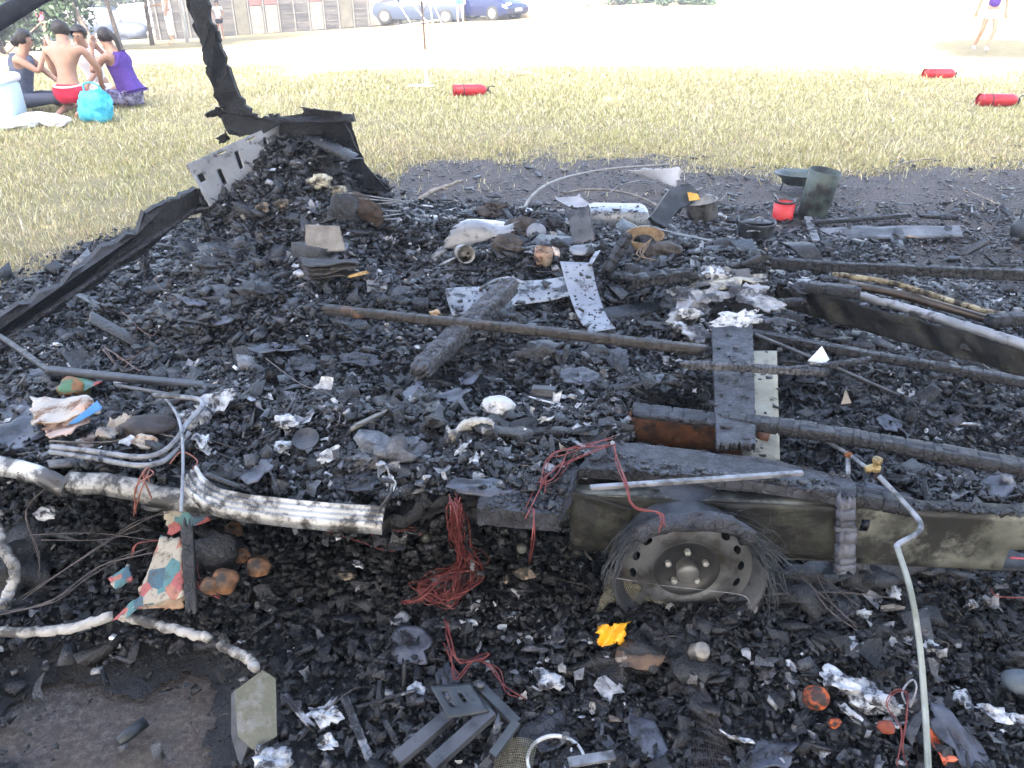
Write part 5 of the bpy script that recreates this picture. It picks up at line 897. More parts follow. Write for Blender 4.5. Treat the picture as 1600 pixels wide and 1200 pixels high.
# centre left: plate, stick, pot, shell, box
T('grey_plate', 'cracked dark grey plate on the floor left of the bright pot', 'plate', patch(P(585, 640, .40), P(655, 594, .41), P(672, 625, .41), P(610, 668, .42), 16, 12, .004, .012, .1, seed=121, jag=.03), mat('dark_plate', (.045, .048, .060), (.09, .094, .11), 7, .35, .5, bump=.15))
hb('pale_stick', 'pale scorched stick lying over the dark grey plate', 'stick', (552, 668, .44), (648, 623, .445), .016, .014, mat('pale_scorched_stick', (.10, .095, .085), (.26, .25, .23), 16, .7, bump=.4), crack=.06, depth=.1, seed=122)
pot = thing('dented_pot', HP(778, 640), 'bright silver dented pot half sunk in the black heap', 'pot')
mk('body', xf(lump((0, 0, 0), (.046, .036, .027), 3, .25, 4), TR(P(778, 634, .455))), mat('bright_aluminium', (.36, .36, .37), (.50, .50, .50), 5, .3, .45, metal=.3, bump=.1, soot=(.08, .08, .08), soot_amt=.2, soot_scale=30), pot)
mk('handle_stub', lump(P(758, 634, .46), (.014, .012, .012), 4, .3, 3), M_ash, pot)
cr = crom(Q((700, 690, .44), (697, 672, .46), (708, 680, .46), (722, 665, .47), (745, 660, .475), (768, 664, .47), (772, 684, .45)), 8)
V = []; Fc = []
for i, q in enumerate(cr):
    for k, (dy, dz) in enumerate(((0, 0), (.012, .006), (.028, 0), (.03, -.02), (.0, -.024))): V.append(q + Vector((0, dy, dz)) + Vector((random.gauss(0, .001),) * 3))
for i in range(len(cr) - 1):
    for k in range(5): k2 = (k + 1) % 5; Fc.append((i * 5 + k, i * 5 + k2, i * 5 + 5 + k2, i * 5 + 5 + k))
T('melted_shell', 'curled cream coloured melted shell below the bright pot', 'melted plastic', (np.array([v[:] for v in V]), Fc), mat('melted_cream', (.20, .18, .15), (.48, .46, .41), 14, .6, bump=.4, soot=(.06, .055, .05), soot_amt=.3, soot_scale=14))
T('small_box', 'small grey metal box right of the bright pot', 'box', xf(box((0, 0, 0), (.075, .045, .025), .003), TR(P(850, 611, .45), rx=R(-12), rz=R(-8))), M_steel, smooth=False)
T('pale_clip', 'short white strip lying on the small grey box', 'strip', beam(P(828, 619, .455), P(862, 628, .455), .006, .004, crack=.1, depth=.05), M_ash)
T('white_card', 'bright white torn card under the thin charred stick', 'card', plate(Q((1262, 564, .47), (1284, 541, .50), (1296, 562, .47), (1288, 568, .46), (1268, 571, .45)), .003), mat('white_card', (.62, .62, .62), (.75, .75, .75), 5, .6), smooth=False)
T('pale_triangle', 'small tan triangle standing in the cinders at right', 'scrap', plate(Q((1314, 632, .2), (1321, 608, .23), (1330, 630, .2)), .004), mat('tan_scrap', (.26, .20, .14), (.34, .27, .19), 8, .7), smooth=False)
LU('gold_scrap', 'yellow and cream scrap beside the long batten', 'scrap', 680, 490, (.020, .012, .014), mat('gold_scrap', (.35, .20, .08), (.60, .48, .34), 40, .6, bump=.4), .02, 61, .6)
T('round_plate', 'round dark grey disc with an ash lump above the curved trim', 'plate', xf(lathe([(0, 0), (.034, .001), (.036, .004), (.036, 0), (.033, -.004), (0, -.004)], 28), TR(P(478, 686, .45), rx=R(24))), M_steel)
LU('radiator_comb', 'small grey finned block below the stained trim at left', 'metal block', 242, 790, (.035, .02, .012), M_steel, .03, 66, .1, z=.28)
T('small_pale_nub', 'tiny white knob at the top of the copper strands', 'knob', lump(P(957, 692, .475), (.006, .006, .006), 1, .1, 2), M_ash)
for i, (px, l) in enumerate(((1300, 'left of two small pale knobs on the sill board'), (1316, 'right of two small pale knobs on the sill board'))): T('small_pale_nub', l, 'knob', lump(P(px, 739 + i * 2, .445), (.009, .008, .006), i, .15, 2), M_ashgrey)
# rear mound things
def HY(px, py): return HP(px, py).y - .05
YB = HY(508, 396); YK = HY(515, 434); YR = HY(590, 350); YS = HY(745, 395); YP = HY(905, 388)
T('brown_board', 'square brown grey weathered board standing on the rear mound', 'board', patch(PY(477, 350, YB + .03), PY(530, 353, YB + .03), PY(540, 392, YB - .03), PY(478, 394, YB - .04), 16, 14, .015, .008, .05, seed=141, jag=.01), mat('weathered_board', (.13, .115, .10), (.25, .23, .205), 14, .85, bump=.5, bscale=50, soot=(.04, .035, .03), soot_amt=.1, soot_scale=9))
for i, (px, py, w, l) in enumerate(((510, 400, .085, 'top rolled layer of the burnt book below the brown board'),)):
    T('burnt_book', 'swollen burnt book lying open below the brown board', 'book', join(*[patch(PY(468 + k * 2, 398 + k * 6, YK + .05 - k * .02), PY(552 + k * 3, 400 + k * 7, YK + .05 - k * .02), PY(560, 412 + k * 6, YK - .07), PY(480, 415 + k * 6, YK - .07), 18, 6, .006, .03, .08, seed=150 + k, jag=.03) for k in range(4)]), mat('burnt_pages', (.014, .013, .014), (.045, .040, .038), 22, .6, bump=.6, bscale=60))
hb('unburnt_stick', 'short yellow unburnt stick poking from the burnt book', 'stick', (545, 432, PY(545, 432, YK - .06).z), (572, 426, PY(572, 426, YK - .06).z), .018, .012, mat('fresh_wood', (.36, .22, .08), (.55, .38, .18), 14, .7), crack=.1, depth=.05, seed=160)
rk = thing('wire_rack', P(590, 330, .3), 'collapsed rack of thin grey wires at the right of the rear mound', 'rack')
for a, b in (((535, 300), (640, 316)), ((538, 308), (642, 317)), ((545, 323), (640, 314)), ((548, 345), (628, 334)), ((580, 328), (626, 330)), ((540, 344), (625, 342)), ((642, 308), (643, 325)), ((535, 300), (536, 325))):
    mk('rack_wire', tube([PY(a[0], a[1], YR), PY(b[0], b[1], YR + .08)], .0032, 6, 4, smoothpath=False), M_rod, rk)
LU('burnt_cushion', 'dark brown fibrous cushion remains inside the wire rack', 'cushion', 565, 330, (.09, .06, .07), mat('brown_fibre', (.02, .014, .010), (.07, .045, .03), 30, .9, bump=1, bscale=60), .04, 70, .6, 4)
LU('charred_box', 'black box shaped remains behind the left side of the wire rack', 'charred box', 535, 335, (.07, .05, .09), M_char, .03, 71, .45, 4)
# pile at the middle back
T('dented_sheet', 'dented light grey sheet on the pile at the middle back', 'metal sheet', patch(PY(690, 388, YS - .02), PY(735, 348, YS + .1), PY(812, 348, YS + .1), PY(800, 372, YS - .02), 18, 14, .004, .05, .12, seed=171, jag=.03, bend=lambda a, b: .04 * math.sin(a * 3.1)), M_aludull)
LU('plastic_bag', 'white and green melted plastic bag on top of the dented sheet', 'plastic bag', 752, 352, (.10, .05, .022), mat('white_green_plastic', (.55, .56, .54), (.68, .69, .67), 9, .5, bump=.3, soot=(.10, .20, .05), soot_amt=.1, soot_scale=14), .03, 72, .4, 4)
T('paint_tin', 'fallen pale tin under the left edge of the dented sheet', 'tin', xf(lathe([(0, 0), (.038, 0), (.040, .004), (.040, .11), (.036, .11), (.036, .01), (0, .01)], 24), TR(HP(722, 408) + Vector((0, -.02, .045)), rx=R(75), rz=R(15))), mat('tin_pale', (.16, .155, .14), (.36, .35, .33), 10, .45, .6, metal=.3, soot=(.03, .03, .03), soot_amt=.3, soot_scale=10))
T('rusty_tin', 'open rusty tin standing right of the dented sheet', 'tin', xf(lathe([(0, 0), (.042, 0), (.043, .07), (.040, .07), (.039, .01), (0, .01)], 24), TR(HP(847, 412) + Vector((0, 0, .0)), ry=R(8))), mat('rust_tin', (.22, .09, .04), (.40, .34, .26), 16, .7, soot=(.05, .02, .012), soot_amt=.3, soot_scale=16))
for i, (px, py, s, l) in enumerate(((838, 372, .05, 'round pale lid standing above the rusty tin'), (905, 400, .045, 'flat grey lid lying right of the rusty tin'))): T('tin_lid', l, 'lid', xf(lathe([(0, .004), (s * .85, .004), (s, 0), (s, -.006)], 24), TR(HP(px, py) + Vector((0, 0, .03)), rx=R(50 - 40 * i))), M_aludull)
T('bent_metal_sheet', 'upright bent dark grey panel right of the dented sheet', 'panel', patch(PY(885, 335, YP + .12), PY(920, 330, YP + .12), PY(930, 385, YP), PY(898, 382, YP), 12, 12, .006, .03, .1, seed=173, jag=.03, bend=lambda a, b: .04 * a * a), M_steel)
for i, (px, py, s, l) in enumerate(((815, 360, .07, 'dark crumpled lump between the bag and the bent panel'), (865, 350, .06, 'brown black crumpled bundle left of the bent panel'), (790, 385, .06, 'black hollow lump under the dented sheet'), (872, 385, .05, 'ashy lump below the crumpled bundle'), (770, 325, .06, 'burnt ridge behind the plastic bag'))): LU('burnt_lump', l, 'burnt remains', px, py, (s, s * .7, s * .6), [mat('brownblack', (.02, .016, .013), (.07, .055, .045), 18, .6, .8, bump=.8, bscale=50), M_char][i % 2], .02, 80 + i, .7, 4, freq=1.8)
T('white_shard', 'flat white shard behind the crumpled bundle', 'shard', flake(PY(815, 327, 4.5), .07, .04, 90, .4), M_ash)
T('twisted_cable', 'long pale cable arching over the burnt ground behind the sink', 'cable', tube([PY(815, 336, 4.1), PY(830, 308, 4.3), PY(862, 285, 4.7), P(905, 272, .12), P(960, 263, .10), P(1045, 257, .12)], .009, 8, 10), mat('pale_cable', (.18, .17, .16), (.30, .29, .27), 16, .7))
T('twisted_cable', 'low cable curving behind the upturned sink', 'cable', tube([P(880, 302, .05), P(920, 296, .06), P(965, 299, .05), P(1000, 308, .05), P(1028, 322, .03)], .010, 8, 10), mat('brown_cable', (.10, .09, .08), (.22, .20, .17), 16, .7))
T('twisted_cable', 'thin cable looping under the torn white sheet', 'cable', tube([P(952, 302, .05), P(968, 290, .10), P(1000, 283, .14), P(1030, 286, .10), P(1048, 296, .03)], .005, 8, 10), M_rod)
sk = thing('kitchen_sink', P(964, 350, .2), 'upturned pale steel sink on the far side of the heap', 'sink')
sb, sf = box((0, 0, 0), (.38, .30, .13), .045); mk('basin', xf((sb, sf), TR(P(964, 338, .24), rx=R(-6), rz=R(-4))), mat('speckled_steel', (.22, .235, .25), (.32, .335, .35), 5, .3, .45, metal=.4, bump=.1, soot=(.04, .04, .045), soot_amt=.25, soot_scale=40), sk, auto=40)
mk('drain_hole', xf(lathe([(0, .0), (.022, 0), (.026, .002), (.026, -.004)], 20), TR(P(963, 326, .315), rx=R(-6))), M_char, sk)
T('metal_tray', 'shallow pale tray left of the upturned sink', 'tray', patch(P(866, 314, .22), P(905, 311, .22), P(928, 326, .2), P(893, 330, .2), 14, 10, .003, .008, .1, seed=181, bend=lambda a, b: .02 * (max(0, abs(a - .5) * 2 - .8) * 5 + max(0, abs(b - .5) * 2 - .8) * 5)), mat('tray_pale', (.25, .24, .24), (.42, .41, .42), 7, .5, metal=.2, soot=(.06, .055, .05), soot_amt=.1, soot_scale=12))
T('torn_sheet', 'torn white sheet with a burnt black edge behind the sink', 'sheet', patch(P(982, 266, .10), P(1062, 262, .20), P(1056, 292, .05), P(1010, 278, .05), 20, 12, .004, .03, .15, seed=182, jag=.05), mat('white_burnt_sheet', (.34, .34, .36), (.48, .48, .50), 5, .6, soot=(.02, .02, .022), soot_amt=.1, soot_scale=4))
ap = thing('appliance_panel', P(1035, 352, .2), 'black slanting appliance panel with a yellow sticker right of the sink', 'panel')
mk('panel', plate([PY(1022, 352, 4.2), PY(1014, 340, 4.2), PY(1045, 296, 4.35), PY(1072, 288, 4.4), PY(1090, 302, 4.4), PY(1082, 318, 4.35), PY(1060, 326, 4.3), PY(1040, 356, 4.2)], .03, jag=.004, sub=3), M_steeldk, ap, smooth=False)
mk('sticker', plate([PY(1074, 300, 4.34), PY(1090, 303, 4.34), PY(1094, 312, 4.32), PY(1077, 314, 4.32)], .006), mat('yellow_sticker', (.50, .28, .04), (.60, .36, .08), 30, .6), ap, smooth=False)
T('steel_strip', 'flat dark steel strip running from the sink to the far wheel', 'bar', patch(P(1005, 352, .24), P(1130, 378, .30), P(1190, 392, .36), P(1008, 358, .24), 20, 3, .004, .002, .1, seed=183), M_steel)
hb('charred_log', 'thick black charred log at the right of the pile', 'log', (985, 440, .50), (1082, 428, .50), .06, .05, M_char, crack=.03, depth=.3, seed=184)
hb('charred_stump', 'leaning black stump between the rusty tin and coil of wire', 'charred wood', (948, 425, .46), (982, 368, .60), .05, .04, M_char, crack=.03, depth=.3, seed=185)
T('coil_of_wire', 'brown coil with loose strands right of the black stump', 'coil', join(*[tube([HP(1005, 395) + Vector((math.cos(a) * (.055 + .004 * k), math.sin(a) * .03, .05 + math.sin(a) * .03 + .004 * k)) for a in np.linspace(0, 6.6, 24)], .004, 5, 2) for k in range(9)], *[tube(Q((1018, 372, .50), (1010 - 5 * k, 388 + 3 * k, .50), (995 + 12 * k, 408, .47)), .002, 5) for k in range(4)]), mat('brown_coil', (.12, .07, .035), (.28, .20, .12), 20, .7))
LU('burnt_lump', 'dark brown bundle right of the coil of wire', 'burnt remains', 1035, 392, (.07, .05, .04), mat('brownblack', (0, 0, 0)), .02, 86, .6, 4)
hb('unburnt_stick', 'short pale yellow stick right of the dark brown bundle', 'stick', (1038, 384, .42), (1066, 392, .42), .018, .012, mat('fresh_wood', (0, 0, 0)), crack=.1, depth=.05, seed=186)
T('charred_scrap', 'curved black scrap of wall arching up behind the right hand rails', 'charred panel', patch(PY(1218, 378, 3.75), PY(1262, 378, 3.7), PY(1296, 430, 3.55), PY(1272, 430, 3.55), 14, 16, .02, .02, .08, seed=187, jag=.03, bend=lambda a, b: .07 * math.sin(b * 3)), M_char)
# ---------------------------------------------------------------- pots and tins on the scorched ground
def at(px, py): return P(px, py, 0)
M_enam = mat('dark_green_enamel', (.035, .05, .045), (.09, .115, .105), 7, .4, .6, bump=.15, soot=(.02, .022, .022), soot_amt=.35, soot_scale=6)
M_potg = mat('smoked_pot', (.035, .037, .040), (.10, .104, .11), 8, .4, .65, metal=.3, bump=.2, soot=(.02, .02, .022), soot_amt=.4, soot_scale=8)
c = at(1268, 338); T('tall_canister', 'tall dark green canister standing on the scorched ground', 'canister', xf(lathe([(0, 0), (.098, 0), (.102, .01), (.100, .08), (.106, .09), (.105, .22), (.112, .33), (.106, .335), (.098, .22), (.096, .02), (0, .02)], 36), TR(c, ry=R(6), rx=R(3))), M_enam)
c = at(1222, 342); rc = thing('red_tin', c, 'red tin with a ladle in it, left of the tall green canister', 'tin')
mk('tin_body', xf(lathe([(0, 0), (.070, 0), (.072, .01), (.072, .125), (.066, .125), (.065, .02), (0, .02)], 32), TR(c)), mat('red_scorched', S2((190, 45, 50)), S2((215, 65, 65)), 5, .45, soot=(.02, .015, .015), soot_amt=-.05, soot_scale=14), rc)
mk('rim', xf(lathe([(.064, .122), (.075, .122), (.078, .130), (.075, .138), (.066, .136), (.064, .122)], 32), TR(c)), M_potg, rc)
mk('ladle', tube([c + Vector(v) for v in ((-.02, 0, .06), (-.05, .01, .13), (-.085, .02, .18))], .009, 8, 5), M_alu, rc)
c = P(1245, 300, 0); wk = thing('wide_basin', c, 'wide shallow dark basin on wire legs behind the red tin', 'basin')
mk('bowl', xf(lathe([(0, .06), (.10, .062), (.125, .075), (.135, .11), (.19, .145), (.20, .150), (.19, .152), (.13, .125), (.115, .085), (.09, .075), (0, .072)], 40), TR(c, rx=R(-3))), M_enam, wk)
for k in range(3): a = k * 2.1 + .6; mk('leg', tube([c + Vector((math.cos(a) * .11, math.sin(a) * .11, .09)), c + Vector((math.cos(a) * .13, math.sin(a) * .13, 0))], .006, 6, 3, False), M_steel, wk)
c = at(1178, 373); pt = thing('cooking_pot', c, 'squat grey black cooking pot with two handles in front of the red tin', 'pot')
mk('pot_body', xf(lathe([(0, 0), (.095, 0), (.105, .012), (.118, .12), (.124, .128), (.118, .134), (.112, .128), (.100, .02), (0, .016)], 40), TR(c, rx=R(5))), M_potg, pt)
mk('pot_lid', xf(lathe([(.0, .012), (.06, .010), (.105, .0), (.105, -.005), (0, .004)], 32), TR(c + Vector((0, .005, .118)), rx=R(-8))), M_potg, pt)
mk('handle', tube([c + Vector((-.05 + .02 * math.cos(a) * 2, -.125 - .02 * abs(math.sin(a)), .085 + .012 * math.sin(a))) for a in np.linspace(0, 3.14, 7)], .006, 6, 4), M_alu, pt)
mk('handle', tube([c + Vector(v) for v in ((.12, 0, .09), (.165, -.01, .08), (.165, -.02, .05), (.14, -.03, .03))], .005, 6, 4), M_alu, pt)
mk('lid_handle', tube([c + Vector(v) for v in ((-.03, -.03, .125), (-.01, -.035, .15), (.02, -.035, .15), (.03, -.03, .125))], .006, 6, 4), M_alu, pt)
c = at(1098, 342); p2 = thing('cooking_pot', c, 'silver cooking pot half hidden behind the black appliance panel', 'pot')
mk('pot_body', xf(lathe([(0, 0), (.095, 0), (.108, .02), (.110, .13), (.115, .137), (.108, .137), (.100, .03), (0, .02)], 36), TR(c, ry=R(-10))), mat('smoked_silver', (.09, .085, .075), (.26, .25, .23), 8, .35, .6, metal=.4, soot=(.03, .03, .03), soot_amt=.3, soot_scale=8), p2)
mk('handle', tube([c + Vector(v) for v in ((.10, 0, .12), (.13, .0, .15), (.16, .02, .19))], .005, 6, 4), M_alu, p2)
c = P(1602, 372, 0); kt = thing('black_kettle', c, 'black kettle cut off by the right edge', 'kettle')
mk('kettle_body', xf(lathe([(0, 0), (.085, 0), (.10, .03), (.10, .08), (.075, .13), (.03, .15), (0, .155)], 32), TR(c)), M_steeldk, kt); mk('kettle_handle', tube([c + Vector(v) for v in ((-.07, 0, .12), (-.06, 0, .2), (.06, 0, .2), (.07, 0, .12))], .007, 6, 5), M_steeldk, kt)
fp = thing('burnt_frame_board', at(1380, 372), 'burnt flat frame panel lying on the ground right of the canister', 'panel')
bar3((1262, 340, .03), (1275, 378, .03), .05, .02, M_alu, 'end_bar', fp)
mk('board', patch(P(1280, 356, .05), P(1500, 352, .05), P(1505, 368, .03), P(1290, 374, .03), 30, 6, .02, .015, .15, seed=190, jag=.006), mat('grey_burnt_board', (.05, .052, .058), (.14, .143, .155), 7, .5, .7, bump=.3, soot=(.02, .02, .022), soot_amt=.4, soot_scale=6), fp)
mk('side_bar', beam(P(1272, 347, .05), P(1420, 336, .05), .04, .03, crack=.08, depth=.2, seed=191), M_char, fp); mk('side_bar', beam(P(1435, 337, .05), P(1495, 340, .05), .05, .03, crack=.06, depth=.3, seed=192), M_char, fp)
for i, (a, b, r, l) in enumerate((((1395, 262), (1462, 247), .010, 'pale bare stick at the edge of the dry grass'), ((1505, 298), (1562, 320), .006, 'thin crooked twig on the scorched ground at right'), ((1130, 255), (1160, 275), .005, 'small pale twig behind the torn white sheet'), ((655, 312), (722, 282), .02, 'grey flat splinter on the burnt ground behind the wire rack'), ((1405, 375), (1432, 372), .012, 'short pale stick in front of the burnt frame panel'), ((670, 300), (700, 296), .015, 'dark scrap of bark beside the grey flat splinter'))):
    A, B = P(*a, .02), P(*b, .03); T('stick', l, 'stick', tube([A, A.lerp(B, .4) + Vector((0, .03, .01)), B], lambda s, r=r: r * (1 - .4 * s), 6, 8, wob=.002), mat('dry_stick', (.16, .13, .10), (.32, .27, .21), 20, .8))
T('charred_pole', 'dark charred pole slanting across the upper left corner', 'pole', beam(PY(-90, 84, 3.0), PY(150, -62, 3.3), .05, .065, crack=.3, depth=.04, seed=195), mat('blueblack_pole', (.018, .022, .035), (.04, .045, .06), 9, .6, .8, bump=.4))

# flat burnt pieces lying about the floor, each with its own place
FLATS = [(560,560,.055,'flat grey film of burnt laminate left of the foot of the cracked beam'),(700,620,.06,'thin dark sheet between the grey plate and the bright pot'),(735,590,.05,'bluish charred flake behind the bright pot'),(905,585,.06,'flat charred flake right of the small grey box'),(965,560,.05,'curled charred flake below the right end of the long batten'),(1020,590,.045,'dark flake left of the cross board'),
 (870,545,.045,'small charred tile in front of the middle of the long batten'),(430,545,.07,'smooth grey brown film left of the cracked beam'),(470,570,.05,'thin black flake above the thin looping wires'),(350,500,.045,'flat charred leaf on the left slope of the mound'),(300,470,.045,'grey charred tile at the foot of the rear mound'),(395,440,.045,'blue black flake on the front of the rear mound'),(280,590,.035,'dark chip behind the bent chair tubes'),(60,590,.05,'grey flake at the far left above the cream cloth'),(25,640,.08,'wide grey film at the left edge beside the cream cloth'),(30,680,.07,'bluish grey sheet at the left edge above the trim'),
 (930,690,.05,'charred tile left of the rusty tube mouth'),(1010,700,.05,'thin flake lying on the back of the sill board'),(760,760,.06,'greenish black flake behind the copper strands'),(400,735,.05,'dark flake behind the ribbed trim'),(560,750,.06,'charred strip of cloth behind the ribbed trim'),(1490,800,.08,'black crusted sheet over the right end of the near rail'),(1400,770,.06,'charred flake beside the brass valve'),(1560,760,.06,'charred flake at the right edge above the near rail'),(1560,870,.06,'black wrinkled sheet left of the red box'),(1230,580,.05,'flat grey chip right of the cream steel member'),(1390,660,.05,'dark chip beyond the lower right bearer'),(640,1010,.05,'black plate like flake left of the copper loops'),(860,1140,.05,'dark flake above the pan rim'),(1010,1150,.05,'flat black chip right of the pan'),(1130,940,.04,'black shard under the right side of the bare wheel'),(700,1060,.035,'narrow dark flake behind the hinge bracket'),(560,960,.05,'dark flat flake in the ash below the ribbed trim'),(1200,1180,.05,'black flake near the bottom right of centre'),(1500,1160,.05,'dark flake right of the orange cloth scrap')]
M_film = mat('burnt_film', (.030, .032, .042), (.085, .090, .115), 9, .28, .5, bump=.35, bscale=50, soot=(.012, .012, .014), soot_amt=.35, soot_scale=16)
for i, (px, py, s, l) in enumerate(FLATS):
    rg = random.Random(i + 40); FL('charred_flake', l, 'charred flake', px, py, s * rg.uniform(1.2, 1.7), s * rg.uniform(.6, 1.0), M_film if i % 4 else M_charblue, .016, 400 + i, .22, tilt=(rg.uniform(-.1, .3), rg.uniform(-.2, .2), rg.uniform(0, 6)), jag=.6, seg=24, th=.004)
# ================================================================ PEOPLE
def skin_geo(nodes, edges, sub=2):
    names = list(nodes); ix = {n: i for i, n in enumerate(names)}
    me = bpy.data.meshes.new('tmp'); me.from_pydata([nodes[n][0] for n in names], [(ix[a], ix[b]) for a, b in edges], []); me.update()
    o = bpy.data.objects.new('tmp', me); COL.objects.link(o); o.modifiers.new('s', 'SKIN'); sd = o.modifiers.new('u', 'SUBSURF'); sd.levels = sd.render_levels = sub
    for i, n in enumerate(names):
        r = nodes[n][1]; me.skin_vertices[0].data[i].radius = (r, r) if not hasattr(r, '__len__') else r; me.skin_vertices[0].data[i].use_root = (i == 0)
    dg = bpy.context.evaluated_depsgraph_get(); e = bpy.data.meshes.new_from_object(o.evaluated_get(dg)); V = np.array([v.co[:] for v in e.vertices]); Fc = [tuple(p.vertices) for p in e.polygons]
    bpy.data.objects.remove(o); bpy.data.meshes.remove(e); bpy.data.meshes.remove(me); return V, Fc
M_skin = mat('skin', (.36, .20, .13), (.44, .26, .18), 9, .55); M_hair = mat('dark_hair', (.015, .011, .009), (.035, .025, .02), 30, .5, bump=.4)
def cloth(n, c, c2=None, **k): return mat(n, S2(c), S2(c2 or c), 14, .85, bump=.3, bscale=40, **k)
RAD = dict(pelvis=.125, waist=.105, chest=.125, neck=.055, head=.078, crown=.075, sh=.052, el=.040, wr=.026, hip=.085, kn=.055, an=.036, heel=.032, toe=.028)
def person(label, loc, rz, J, tops=(), hair='short', group=None, s=1.0, cat='person'):
    """J: joint positions in the figure's own frame (x right, y ahead, z up)"""
    root = thing('person', loc, label, cat, group); nodes = {}; E = []
    def N(n, k): nodes[n] = (tuple(Vector(J[n]) * s), RAD[k] * s)
    for n, k in (('pelvis', 'pelvis'), ('waist', 'waist'), ('chest', 'chest'), ('neck', 'neck'), ('head', 'head'), ('crown', 'crown')): N(n, k)
    E += [('pelvis', 'waist'), ('waist', 'chest'), ('chest', 'neck'), ('neck', 'head'), ('head', 'crown')]
    hd = Vector(J['head']); up = (Vector(J['crown']) - hd).normalized(); fc = Vector(J.get('face', (0, 1, 0))).normalized(); sd = up.cross(fc).normalized()
    for S in 'LR':
        for n, k in (('sh', 'sh'), ('el', 'el'), ('wr', 'wr'), ('hip', 'hip'), ('kn', 'kn'), ('an', 'an'), ('toe', 'toe')): N(n + S, k)
        E += [('chest', 'sh' + S), ('sh' + S, 'el' + S), ('el' + S, 'wr' + S), ('pelvis', 'hip' + S), ('hip' + S, 'kn' + S), ('kn' + S, 'an' + S), ('an' + S, 'toe' + S)]
        w = Vector(J['wr' + S]); d = (w - Vector(J['el' + S])).normalized(); pl = w + d * .075; nodes['pm' + S] = (tuple(pl * s), .030 * s); E.append(('wr' + S, 'pm' + S))
        sx = d.cross(Vector((0, 1, .3))).normalized(); cur = d.cross(sx)
        for q in range(4):
            o = sx * (.021 * (q - 1.5)); L_ = (.062, .074, .070, .055)[q]; a = pl + d * .02 + o; b = a + d * L_ * .55 + cur * .008 + o * .15; c = b + d * L_ * .4 + cur * .026
            nodes[f'a{q}{S}'] = (tuple(a * s), .0098 * s); nodes[f'b{q}{S}'] = (tuple(b * s), .0085 * s); nodes[f'c{q}{S}'] = (tuple(c * s), .007 * s); E += [('pm' + S, f'a{q}{S}'), (f'a{q}{S}', f'b{q}{S}'), (f'b{q}{S}', f'c{q}{S}')]
        t0 = w + d * .03 + sx * .034; t1 = t0 + (d + sx * .5) * .04; nodes['t0' + S] = (tuple(t0 * s), .0115 * s); nodes['t1' + S] = (tuple(t1 * s), .0085 * s); E += [('wr' + S, 't0' + S), ('t0' + S, 't1' + S)]
    V, Fc = skin_geo(nodes, E, 2)
    # face: nose, brow, chin and ears pushed out of the head's own surface
    P3 = lambda v: np.array((hd + v)[:]) * s
    def bulge(V, c, r, d):
        w = np.exp(-((V - c) ** 2).sum(1) / (r * s) ** 2)[:, None]; return V + w * np.array(d[:]) * s
    V = bulge(V, P3(fc * .085 + up * .015), .022, fc * .030 - up * .008); V = bulge(V, P3(fc * .07 - up * .055), .03, fc * .015); V = bulge(V, P3(fc * .08 + up * .05), .035, fc * .010)
    for q in (-1, 1): V = bulge(V, P3(sd * q * .075 + up * .01), .018, sd * q * .016); V = bulge(V, P3(fc * .08 + sd * q * .03 + up * .03), .014, fc * -.009)
    Rz = Matrix.Rotation(rz, 4, 'Z'); M = Matrix.Translation(Vector(loc)) @ Rz
    mk('body', xf((V, Fc), M), M_skin, root)
    for q in (-1, 1): mk('eye', xf(lump((hd + fc * .078 + sd * q * .030 + up * .032) * s, (.011 * s,) * 3, 1, 0, 2), M), M_hair, root)
    mk('mouth', xf(lump((hd + fc * .086 - up * .028) * s, (.018 * s, .008 * s, .006 * s), 1, 0, 2), M), mat('lips', (.30, .10, .08)), root)
    hc = hd + up * .055 - fc * .018; hv, hf = lump((0, 0, 0), (.098 * s, .102 * s, .092 * s), 3, .10, 4)
    keepz = []
    B = Matrix((sd, fc, up)).transposed().to_4x4(); hv2, _ = xf((hv, hf), Matrix.Translation(hc * s) @ B)
    g = (hv2, [f for f in hf if not (np.mean([hv[i][1] for i in f]) > .045 * s and np.mean([hv[i][2] for i in f]) < .035 * s) and np.mean([hv[i][2] for i in f]) > -.075 * s])
    hs = [g]
    if hair == 'pony': hs.append(tube([(hd + up * .07 - fc * .09) * s, (hd - fc * .15 + up * .01) * s, (hd - fc * .17 - up * .12) * s, (hd - fc * .16 - up * .22) * s], lambda t: (.038 - .022 * t) * s, 8, 6))
    if hair == 'bun': hs.append(lump((hd - fc * .12 + up * .0) * s, (.05 * s,) * 3, 2, .2, 3))
    mk('hair', xf(join(*hs), M), M_hair, root)
    for nm, chain, ex, m in tops:
        nd = {}; ed = []
        for c in chain:
            for i, n in enumerate(c):
                if isinstance(n, tuple): a, b, t = n; p = Vector(J[a]).lerp(Vector(J[b]), t); r = RAD[a.rstrip('LR')] * (1 - t) + RAD[b.rstrip('LR')] * t; key = f'{a}{b}{t}'
                else: p = Vector(J[n]); r = RAD[n.rstrip('LR')]; key = n
                nd[key] = (tuple(p * s), (r + ex) * s)
                if i: ed.append((last, key))
                last = key
        mk(nm, xf(skin_geo(nd, ed, 2), M), m, root)
    return root
TANK = [['waist', 'chest', ('chest', 'neck', .45)], ['waist', ('waist', 'pelvis', .7)], ['chest', ('chest', 'shL', .55)], ['chest', ('chest', 'shR', .55)]]
SHIRT = [['waist', 'chest', ('chest', 'neck', .5)], ['waist', 'pelvis'], ['chest', 'shL', ('shL', 'elL', .55)], ['chest', 'shR', ('shR', 'elR', .55)]]
SHORTS = [['pelvis', ('pelvis', 'waist', .55)], ['pelvis', 'hipL', ('hipL', 'knL', .45)], ['pelvis', 'hipR', ('hipR', 'knR', .45)]]
